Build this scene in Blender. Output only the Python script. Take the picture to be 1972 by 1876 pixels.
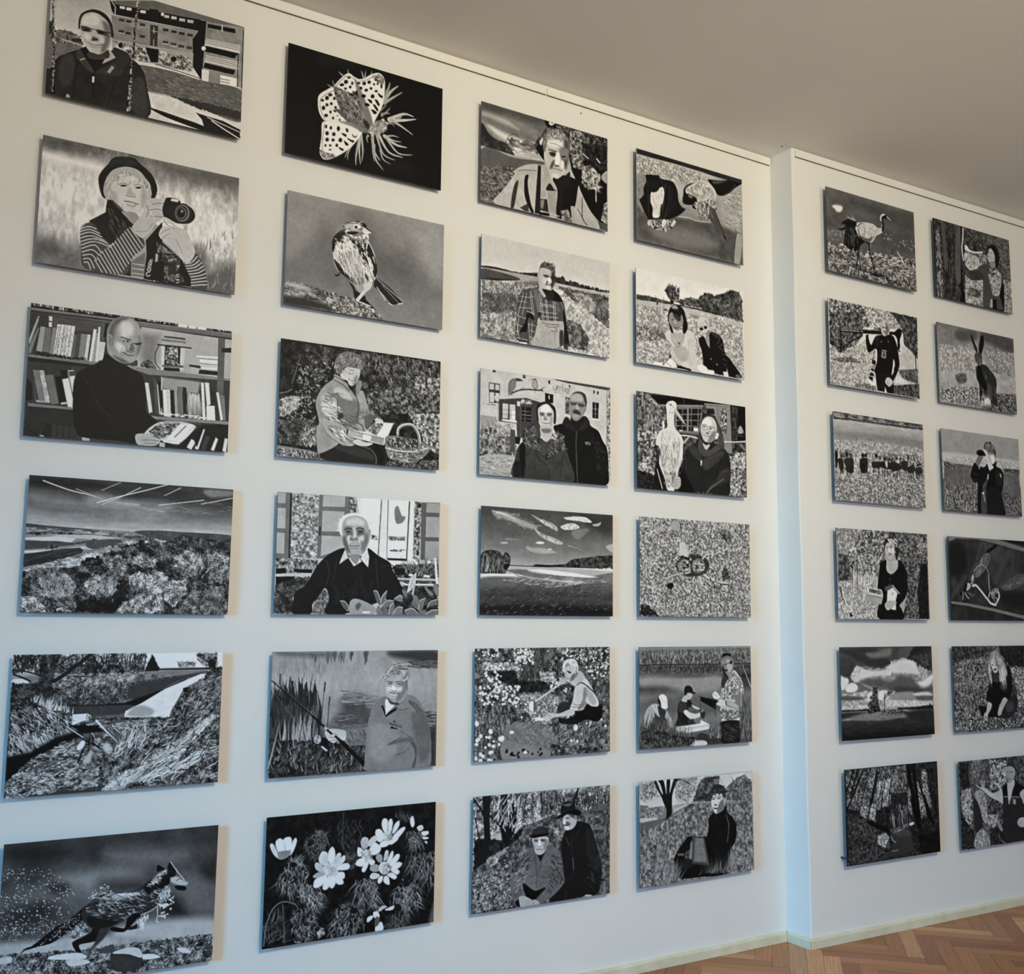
import bpy, bmesh, math, random
import numpy as np
from mathutils import Matrix, Vector

for o in list(bpy.data.objects): bpy.data.objects.remove(o)
SC = bpy.context.scene
COL = SC.collection

# ---------------------------------------------------------------- camera
EYE = Vector((0.0, -3.29196, 1.375))
yaw, pitch, roll = -0.5421454, 0.1211233, -0.0098734
R = Matrix.Rotation(yaw, 3, 'Z') @ Matrix.Rotation(pitch, 3, 'X') @ Matrix.Rotation(roll, 3, 'Y')
right, fwd, up = R.col[0], R.col[1], R.col[2]
cd = bpy.data.cameras.new('camera'); cam = bpy.data.objects.new('camera', cd); COL.objects.link(cam)
cd.sensor_fit = 'HORIZONTAL'; cd.sensor_width = 36.0; cd.lens = 36.0 * 1985.4 / 1972.0; cd.clip_start = 0.05
M = Matrix((right, up, -fwd)).transposed().to_4x4(); M.translation = EYE
cam.matrix_world = M
SC.camera = cam

# ---------------------------------------------------------------- world, lights, exposure
w = bpy.data.worlds.new('daylight'); SC.world = w; w.use_nodes = True
bg = w.node_tree.nodes['Background']; bg.inputs[0].default_value = (0.55, 0.72, 1.0, 1); bg.inputs[1].default_value = 0.3
SC.view_settings.view_transform = 'Standard'; SC.view_settings.look = 'None'
SC.view_settings.exposure = 0.0; SC.view_settings.gamma = 1.0; SC.view_settings.use_curve_mapping = False

def lamp(name, kind, loc, energy, color, aim=None, **kw):
    d = bpy.data.lights.new(name, kind); d.energy = energy; d.color = color
    for k, v in kw.items(): setattr(d, k, v)
    o = bpy.data.objects.new(name, d); COL.objects.link(o); o.location = loc
    if aim is not None: o.rotation_euler = (Vector(aim) - Vector(loc)).to_track_quat('-Z', 'Y').to_euler()
    return o
# ceiling lamp above and behind the viewer: the hard shadows of the panels
lamp('ceiling_lamp_light', 'AREA', (1.3, -4.1, 3.2), 46, (1.0, 0.90, 0.68), aim=(3.3, 0, 1.9), shape='DISK', size=0.22, spread=math.radians(125))
lamp('ceiling_fill', 'AREA', (1.3, -4.1, 3.0), 56, (1.0, 0.97, 0.86), aim=(1.31, -4.0, 4.0), shape='DISK', size=0.3)  # added upward fill to brighten the ceiling, not a second lamp
# deep blue sky through the window at the left end of the room
lamp('left_window_skylight', 'AREA', (-3.42, -2.9, 1.7), 38, (0.04, 0.50, 1.0), aim=(3.2, -0.6, -0.2), shape='RECTANGLE', size=1.2, size_y=1.3, spread=math.radians(62))
# window behind the viewer on the right: sky, and an added warm fill aimed up, standing for ground bounce
lamp('rear_window_skylight', 'AREA', (3.8, -6.3, 1.9), 44, (0.38, 0.57, 0.95), aim=(3.6, 0, 0.9), shape='RECTANGLE', size=1.25, size_y=1.7)
lamp('rear_window_up_fill', 'AREA', (3.8, -6.28, 1.9), 12, (1.0, 0.74, 0.24), aim=(3.2, 0, 4.6), shape='RECTANGLE', size=1.25, size_y=1.6, spread=math.radians(80))
# window behind the viewer on the left: a weak added fill aimed up at the wall
lamp('rear_window_up_fill', 'AREA', (-0.6, -6.28, 1.9), 6, (1.0, 0.95, 0.85), aim=(0.0, 0, 4.6), shape='RECTANGLE', size=1.25, size_y=1.6, spread=math.radians(80))

# ---------------------------------------------------------------- materials
def mat(name, col, rough=0.6, spec=0.5, metal=0.0):
    m = bpy.data.materials.new(name); m.use_nodes = True; nt = m.node_tree; b = nt.nodes['Principled BSDF']
    b.inputs['Base Color'].default_value = (*col, 1); b.inputs['Roughness'].default_value = rough
    b.inputs['Specular IOR Level'].default_value = spec; b.inputs['Metallic'].default_value = metal
    return m, nt, b
def noisy(m3, scale, lo, hi, bump=0.0, bscale=None, detail=6, stretch=None):
    m, nt, b = m3; N = nt.nodes; L = nt.links
    tc = N.new('ShaderNodeTexCoord'); src = tc.outputs['Object']
    if stretch:
        mp = N.new('ShaderNodeMapping'); mp.inputs['Scale'].default_value = stretch; L.new(src, mp.inputs[0]); src = mp.outputs[0]
    n = N.new('ShaderNodeTexNoise'); n.inputs['Scale'].default_value = scale; n.inputs['Detail'].default_value = detail; L.new(src, n.inputs['Vector'])
    r = N.new('ShaderNodeValToRGB'); r.color_ramp.elements[0].color = (*lo, 1); r.color_ramp.elements[1].color = (*hi, 1)
    r.color_ramp.elements[0].position = 0.3; r.color_ramp.elements[1].position = 0.7
    L.new(n.outputs['Fac'], r.inputs[0]); L.new(r.outputs[0], b.inputs['Base Color'])
    if bump:
        n2 = N.new('ShaderNodeTexNoise'); n2.inputs['Scale'].default_value = bscale or scale; n2.inputs['Detail'].default_value = 3; L.new(src, n2.inputs['Vector'])
        bp = N.new('ShaderNodeBump'); bp.inputs['Strength'].default_value = bump; bp.inputs['Distance'].default_value = 0.002
        L.new(n2.outputs['Fac'], bp.inputs['Height']); L.new(bp.outputs[0], b.inputs['Normal'])
    return m
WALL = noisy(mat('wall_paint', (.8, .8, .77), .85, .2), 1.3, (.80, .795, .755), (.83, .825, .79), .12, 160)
CEIL = noisy(mat('ceiling_paint', (.6, .58, .54), .9, .1), 0.9, (.80, .79, .76), (.86, .845, .815), .35, 7)
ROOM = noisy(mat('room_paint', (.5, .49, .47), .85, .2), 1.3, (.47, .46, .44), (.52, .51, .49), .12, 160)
RAIL = noisy(mat('rail_paint', (.82, .81, .76), .5, .3), 6, (.80, .79, .73), (.85, .84, .79))
SLOT_SHADE = noisy(mat('slot_shade', (.06, .055, .05), .7, .2), 20, (.10, .09, .075), (.16, .14, .12))  # slot tone with the shadow under the rail put into the colour
BASE = noisy(mat('baseboard_paint', (.6, .6, .47), .6, .3), 9, (.66, .62, .42), (.80, .75, .58), .5, 30)
EDGE = noisy(mat('panel_edge', (.06, .06, .06), .5, .4), 30, (.035, .035, .037), (.07, .07, .072))
SPACER = noisy(mat('spacer_plastic', (.05, .05, .05), .6, .3), 30, (.03, .03, .03), (.06, .06, .06))
FRAME = noisy(mat('window_paint', (.8, .8, .78), .5, .4), 5, (.78, .78, .76), (.84, .84, .82))
HOLE = noisy(mat('nail_head', (.08, .06, .05), .8, .2), 50, (.05, .04, .03), (.12, .1, .08))
gm, gnt, gb = mat('window_glass', (.9, .95, .95), .02, .5); gb.inputs['Transmission Weight'].default_value = 1.0; gb.inputs['IOR'].default_value = 1.01
GLASS = gm

# print surface: grey tone stored on the sheet, satin ink
pm, nt, b = mat('printed_ink', (.5, .5, .5), .5, .14); N, L = nt.nodes, nt.links
at = N.new('ShaderNodeAttribute'); at.attribute_name = 'tone'; L.new(at.outputs['Color'], b.inputs['Base Color'])
tc = N.new('ShaderNodeTexCoord'); gn = N.new('ShaderNodeTexNoise'); gn.inputs['Scale'].default_value = 900; L.new(tc.outputs['Object'], gn.inputs['Vector'])
bp = N.new('ShaderNodeBump'); bp.inputs['Strength'].default_value = .04; bp.inputs['Distance'].default_value = .0005
L.new(gn.outputs['Fac'], bp.inputs['Height']); L.new(bp.outputs[0], b.inputs['Normal'])
INK = pm

# oak parquet: each block has its own tone, grain runs along the block
fm, nt, b = mat('oak_parquet', (.2, .1, .05), .42, .3); N, L = nt.nodes, nt.links
at = N.new('ShaderNodeAttribute'); at.attribute_name = 'block'
uv = N.new('ShaderNodeUVMap'); uv.uv_map = 'grain'
mp = N.new('ShaderNodeMapping'); mp.inputs['Scale'].default_value = (3.5, 90, 1); L.new(uv.outputs[0], mp.inputs[0])
n1 = N.new('ShaderNodeTexNoise'); n1.inputs['Scale'].default_value = 1.6; n1.inputs['Detail'].default_value = 8; n1.inputs['Roughness'].default_value = .65; L.new(mp.outputs[0], n1.inputs['Vector'])
mx = N.new('ShaderNodeMix'); mx.data_type = 'RGBA'; mx.blend_type = 'MULTIPLY'; mx.inputs['Factor'].default_value = .75
r = N.new('ShaderNodeValToRGB'); r.color_ramp.elements[0].position = .3; r.color_ramp.elements[0].color = (.5, .42, .36, 1); r.color_ramp.elements[1].position = .68; r.color_ramp.elements[1].color = (1.05, 1.03, 1, 1)
L.new(n1.outputs['Fac'], r.inputs[0]); L.new(at.outputs['Color'], mx.inputs['A']); L.new(r.outputs[0], mx.inputs['B']); L.new(mx.outputs['Result'], b.inputs['Base Color'])
bp = N.new('ShaderNodeBump'); bp.inputs['Strength'].default_value = .12; bp.inputs['Distance'].default_value = .001
L.new(n1.outputs['Fac'], bp.inputs['Height']); L.new(bp.outputs[0], b.inputs['Normal'])
FLOOR = fm
GAP = noisy(mat('parquet_gap', (.03, .015, .01), .9, .1), 20, (.02, .01, .006), (.045, .025, .015))

# ---------------------------------------------------------------- helpers
def link(name, bm, m, parent=None, smooth=False):
    me = bpy.data.meshes.new(name); bm.to_mesh(me); bm.free(); me.materials.append(m)
    if smooth: me.shade_smooth()
    o = bpy.data.objects.new(name, me); COL.objects.link(o); o.parent = parent
    return o
def box(bm, x0, x1, y0, y1, z0, z1, T=None):
    v = [bm.verts.new((x, y, z)) for x in (x0, x1) for y in (y0, y1) for z in (z0, z1)]
    for f in ((0, 1, 3, 2), (4, 6, 7, 5), (0, 4, 5, 1), (2, 3, 7, 6), (0, 2, 6, 4), (1, 5, 7, 3)): bm.faces.new([v[i] for i in f])
    if T:
        for q in v: q.co = T @ q.co
    return v
def struct(name, bm, m, parent=None):
    o = link(name, bm, m, parent)
    if parent is None: o['kind'] = 'structure'
    return o
def panel_with_holes(bm, P, U, V, N, w, h, holes, t):
    """wall slab from P spanning w along U and h along V, thickness t along N, rectangular openings"""
    us = sorted({0, w, *[a for q in holes for a in (q[0], q[1])]}); vs = sorted({0, h, *[a for q in holes for a in (q[2], q[3])]})
    for i in range(len(us) - 1):
        for j in range(len(vs) - 1):
            uc, vc = (us[i] + us[i + 1]) / 2, (vs[j] + vs[j + 1]) / 2
            if any(q[0] < uc < q[1] and q[2] < vc < q[3] for q in holes): continue
            T = Matrix((U, V, N)).transposed().to_4x4(); T.translation = P
            box(bm, us[i], us[i + 1], vs[j], vs[j + 1], 0, t, T)

# ---------------------------------------------------------------- the room
H = 3.493                                   # ceiling height
CX = 3.385                                  # where the wall steps forward
SLOPE = -0.0216175                          # the projecting wall is not quite parallel
GAP_Y = 0.028                               # panel faces stand this far off the plaster
def wall_y(x): return GAP_Y if x < CX else -0.0901 + SLOPE * (x - 1.5) + GAP_Y
XL, XR, YF = -3.5, 7.5, -6.4
bm = bmesh.new(); box(bm, XL - .1, CX + .1, GAP_Y, 0.22, -.02, H + .02); struct('wall_back', bm, WALL)
bm = bmesh.new()
ya, yb = wall_y(CX + 1e-6), wall_y(XR)
pts = []
NZ = 60
random.seed(4)
for i in range(NZ + 1):                     # plastered arris, slightly wavy
    z = -.02 + (H + .04) * i / NZ
    dx = .0015 * math.sin(z * 9) + random.uniform(-.0009, .0009)
    pts.append((CX + .006 + dx + .006 * abs(z - 1.9) / 1.9 * (1 if z < 1.9 else .4), z))
ring = []
for dx, z in pts:
    ring.append([bm.verts.new(p) for p in ((CX + 0.004, GAP_Y, z), (dx, ya + .004, z), (dx + .004, ya - .0002, z), (XR, yb, z), (XR, .2, z), (CX + .004, .2, z))])
for i in range(NZ):
    for j in range(6):
        bm.faces.new((ring[i][j], ring[i][(j + 1) % 6], ring[i + 1][(j + 1) % 6], ring[i + 1][j]))
bm.faces.new(ring[0][::-1]); bm.faces.new(ring[-1]); bmesh.ops.recalc_face_normals(bm, faces=bm.faces)
struct('wall_back_right', bm, WALL)
bm = bmesh.new(); box(bm, XL - .2, XR + .2, YF - .2, .22, H, H + .2); struct('ceiling', bm, CEIL)
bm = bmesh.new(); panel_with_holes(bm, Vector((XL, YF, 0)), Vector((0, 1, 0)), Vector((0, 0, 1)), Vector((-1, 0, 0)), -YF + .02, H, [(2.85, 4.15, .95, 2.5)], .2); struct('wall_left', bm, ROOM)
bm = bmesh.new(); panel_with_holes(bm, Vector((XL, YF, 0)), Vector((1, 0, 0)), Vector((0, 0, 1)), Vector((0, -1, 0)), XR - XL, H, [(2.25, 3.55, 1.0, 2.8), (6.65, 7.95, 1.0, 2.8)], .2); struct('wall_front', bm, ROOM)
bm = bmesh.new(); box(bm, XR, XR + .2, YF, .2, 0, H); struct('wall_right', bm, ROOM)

def window(name, P, U, w, h):
    Nn = U.cross(Vector((0, 0, 1)))
    T = Matrix((U, Nn, Vector((0, 0, 1)))).transposed().to_4x4(); T.translation = P
    bm = bmesh.new()
    for a in ((0, .06, 0, h), (w - .06, w, 0, h), (0, w, 0, .06), (0, w, h - .06, h), (w / 2 - .04, w / 2 + .04, 0, h), (0, w, h * .68, h * .68 + .05)):
        box(bm, a[0], a[1], .10, .15, a[2], a[3], T)
    o = struct(name, bm, FRAME)
    bm = bmesh.new(); box(bm, .05, w - .05, .122, .126, .05, h - .05, T); link('pane', bm, GLASS, o)
window('window_1', Vector((XL, -2.25, .95)), Vector((0, -1, 0)), 1.3, 1.55)
window('window_2', Vector((-1.25, YF, 1.0)), Vector((1, 0, 0)), 1.3, 1.8)
window('window_3', Vector((3.15, YF, 1.0)), Vector((1, 0, 0)), 1.3, 1.8)

# floor: herringbone parquet laid at 45 degrees to the wall, blocks 40 x 6.7 cm
me = bpy.data.meshes.new('floor'); vs, fs, cols, uvs = [], [], [], []
LB, WB, g = .402, .067, .0005
rnd = random.Random(11); c45 = math.sqrt(.5)
def turn(x, y): return (c45 * (x - y) + 2.0, c45 * (x + y) - 2.6)
for m_ in range(-26, 27):
    for k in range(-150, 151):
        ox, oy = k * WB + m_ * LB, k * WB - m_ * LB
        for kind in (0, 1):
            a, b_, c, d = (ox, ox + LB, oy, oy + WB) if kind == 0 else (ox, ox + WB, oy + WB, oy + WB + LB)
            mx_, my_ = turn((a + b_) / 2, (c + d) / 2)
            if not (XL - .3 < mx_ < XR + .3 and YF - .3 < my_ < .35): continue
            t = rnd.random(); u0 = rnd.uniform(0, 40); base = rnd.choice([(.46, .215, .092), (.40, .175, .075), (.50, .24, .11), (.35, .15, .062), (.44, .20, .085), (.66, .36, .18)])
            col = [q * (0.86 + .24 * t) for q in base]
            q = [(a + g, c + g), (b_ - g, c + g), (b_ - g, d - g), (a + g, d - g)]
            i0 = len(vs); dz = rnd.uniform(0, .0006)
            for x, y in q: X, Y = turn(x, y); vs.append((X, Y, dz - .0006))
            fs.append((i0, i0 + 1, i0 + 2, i0 + 3)); cols.append((*col, 1))
            uvs += [(u0 + (p[0] - a if kind == 0 else p[1] - c), u0 + (p[1] - c if kind == 0 else p[0] - a)) for p in q]
nb = len(fs); i0 = len(vs)
vs += [(XL - .3, YF - .3, -.0018), (XR + .3, YF - .3, -.0018), (XR + .3, .35, -.0018), (XL - .3, .35, -.0018),
       (XL - .3, YF - .3, -.03), (XR + .3, YF - .3, -.03), (XR + .3, .35, -.03), (XL - .3, .35, -.03)]
for f in ((0, 1, 2, 3), (7, 6, 5, 4), (0, 4, 5, 1), (1, 5, 6, 2), (2, 6, 7, 3), (3, 7, 4, 0)): fs.append(tuple(i0 + q for q in f))
me.from_pydata(vs, [], fs); me.materials.append(FLOOR); me.materials.append(GAP)
ca = me.attributes.new('block', 'FLOAT_COLOR', 'FACE')
ca.data.foreach_set('color', np.array(cols + [(.03, .02, .01, 1)] * 6, dtype=np.float32).ravel())
ul = me.uv_layers.new(name='grain'); uvs += [(0, 0)] * 24
ul.data.foreach_set('uv', np.array(uvs, dtype=np.float32).ravel())
me.polygons.foreach_set('material_index', np.array([0] * nb + [1] * 6, dtype=np.int32))
fl = bpy.data.objects.new('floor', me); COL.objects.link(fl); fl['kind'] = 'structure'

# baseboards: low cream skirting with a worn, uneven top
def skirting(name, A, B, out, mitre=(0, 0)):
    A, B, out = Vector(A), Vector(B), Vector(out); d = B - A; n = max(2, int(d.length / .03)); u = d.normalized()
    bm = bmesh.new(); rings = []; rr = random.Random(name)
    for i in range(n + 1):
        s = i / n; h = .040 + .0012 * math.sin(i * .37) + rr.uniform(-.0006, .0006)
        P = A + d * s; e = (mitre[0] if i == 0 else 0) + (mitre[1] if i == n else 0)
        prof = ((-.004, 0, 0), (.015, 0, 1), (.016, h * .8, 1), (.013, h * .96, 1), (.004, h, .4), (-.004, h, 0))
        rings.append([bm.verts.new(P + out * p[0] + u * e * p[2] * .015 + Vector((0, 0, p[1]))) for p in prof])
    for i in range(n):
        for j in range(6): bm.faces.new((rings[i][j], rings[i][(j + 1) % 6], rings[i + 1][(j + 1) % 6], rings[i + 1][j]))
    bm.faces.new(rings[0]); bm.faces.new(rings[-1]); bmesh.ops.recalc_face_normals(bm, faces=bm.faces)
    return struct(name, bm, BASE)
skirting('baseboard_back', (XL, GAP_Y, 0), (CX + .004, GAP_Y, 0), (0, -1, 0), (0, -1))
skirting('baseboard_corner', (CX + .006, GAP_Y, 0), (CX + .006, ya, 0), (-1, 0, 0), (1, 1))
skirting('baseboard_back_right', (CX + .010, ya, 0), (XR, yb, 0), (0, -1, 0), (-1, 0))

# picture rail in three lengths just under the ceiling, with a dark strip below for the hook slot and its shadow
def rail(name, A, B, out):
    A, B, out = Vector(A), Vector(B), Vector(out); u = (B - A).normalized(); ln = (B - A).length
    T = Matrix((u, out, Vector((0, 0, 1)))).transposed().to_4x4(); T.translation = A
    bm = bmesh.new(); box(bm, 0, ln, -.002, .009, .004, .034, T)
    bmesh.ops.bevel(bm, geom=[e for e in bm.edges], offset=.0012, segments=2, affect='EDGES'); o = struct(name, bm, RAIL)
    bm = bmesh.new(); box(bm, .002, ln - .002, -.002, .006, .0028, .005, T); s = link('slot_shade_strip', bm, SLOT_SHADE, o); s['label'] = 'dark strip of slot and shadow under the rail'
ZR = 3.449
rail('trim_1', (XL, GAP_Y, ZR), (2.1405, GAP_Y, ZR), (0, -1, 0))
rail('trim_2', (2.1425, GAP_Y, ZR), (CX - .004, GAP_Y, ZR), (0, -1, 0))
ang = math.atan(SLOPE); ux = Vector((math.cos(ang), math.sin(ang), 0)); ox = Vector((math.sin(ang), -math.cos(ang), 0))
P0 = Vector((CX + .022, wall_y(CX + .022), ZR))
rail('trim_3', P0, P0 + ux * 4.05, ox)

# small nails left in the plaster
def nail(label, loc, axis, r):
    bm = bmesh.new(); bmesh.ops.create_uvsphere(bm, u_segments=12, v_segments=8, radius=r)
    for v in bm.verts: v.co = Vector((v.co.x, v.co.y, v.co.z)) * 1.0
    o = link('nail', bm, HOLE, None, True); o.location = loc; s = [1, 1, 1]; s[axis] = .5; o.scale = s
    o['label'] = label; o['category'] = 'nail'
nail('small dark nail head in the wall just under the rail joint', (2.314, .0275, 3.423), 1, .0035)
nail('tiny dark nail head high on the narrow corner face of the wall', (CX + .006, -.013, 3.399), 0, .0025)
nail('small dark nail head in the ceiling near the wall corner', (3.345, -.0906, H), 2, .0045)

# ---------------------------------------------------------------- drawing the pictures of the prints
class Canvas:
    """One photographic print drawn in memory: grey tones 0-255 on a grid, drawn in sheet units (1200 x 800, origin top left)."""
    def __init__(self, w, h, seed):
        self.W, self.H, self.k = w, h, w / 1200.0
        self.A = np.full((h, w), 128.0)
        self.r = random.Random(seed)
        self.n = np.random.RandomState(seed)
        self.cache = {}
    def box(self, p, m):
        x0 = max(0, int((p[:, 0].min() - m) * self.k)); x1 = min(self.W, int((p[:, 0].max() + m) * self.k) + 2)
        y0 = max(0, int((p[:, 1].min() - m) * self.k)); y1 = min(self.H, int((p[:, 1].max() + m) * self.k) + 2)
        return x0, x1, y0, y1
    def dist(self, p, b, closed=True):
        x0, x1, y0, y1 = b
        X, Y = np.meshgrid((np.arange(x0, x1) + .5) / self.k, (np.arange(y0, y1) + .5) / self.k)
        d = np.full(X.shape, 1e9); ins = np.zeros(X.shape, bool); tt = np.zeros(X.shape)
        n = len(p); m = n if closed else n - 1
        for i in range(m):
            ax, ay = p[i]; bx, by = p[(i + 1) % n]
            ex, ey = bx - ax, by - ay
            t = np.clip(((X - ax) * ex + (Y - ay) * ey) / (ex * ex + ey * ey + 1e-9), 0, 1)
            q = (X - ax - t * ex) ** 2 + (Y - ay - t * ey) ** 2
            c = q < d
            d = np.where(c, q, d)
            if closed:
                if (ay > by) != (ay < by) or ay == by: pass
                s = ((ay > Y) != (by > Y)) & (X < (bx - ax) * (Y - ay) / ((by - ay) or 1e-9) + ax)
                ins ^= s
            else: tt = np.where(c, (i + t) / m, tt)
        d = np.sqrt(d)
        return (np.where(ins, d, -d) if closed else d), tt
    def spline(self, p, closed, sub=5):
        n = len(p); o = []
        for i in range(n if closed else n - 1):
            if closed: a, b, c, d = p[i - 1], p[i], p[(i + 1) % n], p[(i + 2) % n]
            else: a, b, c, d = p[max(i - 1, 0)], p[i], p[i + 1], p[min(i + 2, n - 1)]
            for j in range(sub):
                t = j / sub
                o.append(.5 * ((2 * b) + (c - a) * t + (2 * a - 5 * b + 4 * c - d) * t * t + (3 * b - a - 3 * c + d) * t ** 3))
        if not closed: o.append(p[-1])
        return np.array(o)
    def put(self, b, cov, v):
        x0, x1, y0, y1 = b
        S = self.A[y0:y1, x0:x1]; S += cov * (v - S)
    def fill(self, v, blur, p, smooth=False, jag=0):
        if smooth: p = self.spline(p, True)
        bl = max(blur, 1.1 / self.k); b = self.box(p, bl + jag)
        if b[1] <= b[0] or b[3] <= b[2]: return None
        d, _ = self.dist(p, b)
        if jag: d = d + (self.noise(b, jag) - .5) * 2.5 * jag
        c = np.clip(.5 + d / bl, 0, 1); c = c * c * (3 - 2 * c)
        if v is not None: self.put(b, c, v)
        return b, c
    def stroke(self, v, w, p, curve=False, taper=False):
        if curve and len(p) > 2: p = self.spline(p, False, 4)
        b = self.box(p, w + 1.5 / self.k)
        if b[1] <= b[0] or b[3] <= b[2]: return
        d, t = self.dist(p, b, False)
        hw = w * .5 * ((1 - .85 * t) if taper else 1)
        pk = 1 / self.k
        self.put(b, np.clip((hw - d) / pk + .5, 0, 1) * np.clip(hw * 2 / pk, .25, 1), v)
    def ell(self, v, blur, cx, cy, rx, ry, a=0):
        t = np.arange(16) * math.pi / 8; ca, sa = math.cos(a), math.sin(a)
        self.fill(v, blur, np.stack([cx + rx * np.cos(t) * ca - ry * np.sin(t) * sa, cy + rx * np.cos(t) * sa + ry * np.sin(t) * ca], 1))
    def lattice(self, size, ax=1.0):
        key = (round(size, 2), ax)
        if key not in self.cache:
            gx, gy = int(1200 / (size * ax)) + 3, int(800 / size) + 3
            g = self.n.rand(gy, gx)
            X = (np.arange(self.W) + .5) / self.k / (size * ax); Y = (np.arange(self.H) + .5) / self.k / size
            xi, yi = X.astype(int), Y.astype(int); fx, fy = X - xi, Y - yi
            fx = fx * fx * (3 - 2 * fx); fy = fy * fy * (3 - 2 * fy)
            r0 = g[yi][:, xi] * (1 - fx) + g[yi][:, xi + 1] * fx
            r1 = g[yi + 1][:, xi] * (1 - fx) + g[yi + 1][:, xi + 1] * fx
            self.cache[key] = r0 * (1 - fy[:, None]) + r1 * fy[:, None]
        return self.cache[key]
    def noise(self, b, size, ax=1.0):
        x0, x1, y0, y1 = b
        N = .5 * self.lattice(size, ax) + .3 * self.lattice(size * .5, ax) + .2 * self.lattice(size * .25, ax)
        return N[y0:y1, x0:x1]
    def foliage(self, lo, hi, size, p, gamma=1.15, ax=1.0, con=2.1):
        b, c = self.fill(None, 2, p, jag=size * .5)  or (None, None)
        if b is None: return
        x0, x1, y0, y1 = b
        f = max(size * .3, 1.3 / self.k)
        N = .4 * self.lattice(size, ax)[y0:y1, x0:x1] + .6 * (.55 * self.lattice(f, ax) + .45 * self.lattice(f * .6, ax))[y0:y1, x0:x1]
        N = np.clip((N - .5) * con + .5, 0, 1) ** gamma
        self.put(b, c, lo + (hi - lo) * N)
    def mottle(self, amp, size, p, ax=1.0):
        b, c = self.fill(None, size * .5, p) or (None, None)
        if b is None: return
        x0, x1, y0, y1 = b
        self.A[y0:y1, x0:x1] += c * (self.noise(b, size, ax) - .5) * 2 * amp
    def pick(self, n, p):
        m = len(p); xa, ya = p.min(0); xb, yb = p.max(0); o = []; g = 0
        while len(o) < n and g < n * 30:
            g += 1; x, y = self.r.uniform(xa, xb), self.r.uniform(ya, yb); s = False
            for i in range(m):
                ax, ay = p[i]; bx, by = p[i - 1]
                if (ay > y) != (by > y) and x < (bx - ax) * (y - ay) / (by - ay) + ax: s = not s
            if s: o.append((x, y))
        return sorted(o, key=lambda q: q[1])
    def strokes(self, n, ang, spread, ln, w, lo, hi, p):
        u = self.r.uniform
        for x, y in self.pick(n, p):
            a = math.radians(ang + u(-spread, spread)); l = ln * u(.5, 1.3); bend = u(-.13, .13)
            dx, dy = math.cos(a) * l, -math.sin(a) * l
            q = np.array([(x, y), (x + dx * .5 - dy * bend, y + dy * .5 + dx * bend), (x + dx, y + dy)])
            self.stroke(u(lo, hi), w * u(.7, 1.3), q, False, True)
    def dots(self, n, r0, r1, lo, hi, p, soft=0):
        for x, y in self.pick(n, p):
            r = self.r.uniform(r0, r1)
            self.ell(self.r.uniform(lo, hi), max(soft, r * .5), x, y, r, r * self.r.uniform(.7, 1))
    def run(self, text):
        full = np.array([(-20, -20), (1220, -20), (1220, 820), (-20, 820)], float)
        for line in text.strip().splitlines():
            o, *a = line.split()
            a = [float(t) for t in a]
            P = lambda k: np.array(a[k:]).reshape(-1, 2) if len(a) > k else full
            if o == 'g':
                y = (np.arange(self.H) + .5) / self.k
                self.A[:] = np.interp(y, a[0::2], a[1::2])[:, None]
            elif o == 'p': self.fill(a[0], a[1], P(2))
            elif o == 's': self.fill(a[0], a[1], P(2), True)
            elif o == 'j': self.fill(a[0], 3, P(2), jag=a[1])
            elif o == 'l': self.stroke(a[0], a[1], P(2))
            elif o == 'c': self.stroke(a[0], a[1], P(2), True)
            elif o == 't': self.stroke(a[0], a[1], P(2), True, True)
            elif o == 'e': self.ell(*a)
            elif o == 'f': self.foliage(a[0], a[1], a[2], P(3))
            elif o == 'w': self.foliage(a[0], a[1], a[2], P(4), ax=a[3])
            elif o == 'm': self.mottle(a[0], a[1], P(2))
            elif o == 'n': self.mottle(a[0], a[1], P(3), ax=a[2])
            elif o == 'x': self.strokes(int(a[0]), *a[1:7], P(7))
            elif o == 'b': self.dots(int(a[0]), *a[1:5], P(5))
        return np.clip(self.A, 0, 255)

def soften(A, r):
    for ax in (0, 1):
        P = np.pad(A, [(r + 1, r) if q == ax else (0, 0) for q in (0, 1)], mode='edge')
        C = np.cumsum(P, axis=ax); n = A.shape[ax]
        A = (np.take(C, range(2 * r + 1, 2 * r + 1 + n), ax) - np.take(C, range(0, n), ax)) / (2 * r + 1)
    return A
def finish(A, seed):
    """paper texture, crisp local contrast and fine grain, the way the printed photographs look"""
    h, w = A.shape
    c = Canvas(w, h, seed + 7)
    mid = np.clip((A - 12) / 60, 0, 1) * np.clip((250 - A) / 80, 0, 1)
    A = A + mid * ((c.lattice(9) - .5) * 8 + (c.lattice(24) - .5) * 7 + (c.lattice(70) - .5) * 9)
    A = A + .22 * (A - soften(soften(A, 2), 2)) + .14 * (A - soften(soften(A, 9), 9))
    return np.clip(A + c.n.randn(h, w) * 1.8, 0, 255)

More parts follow.
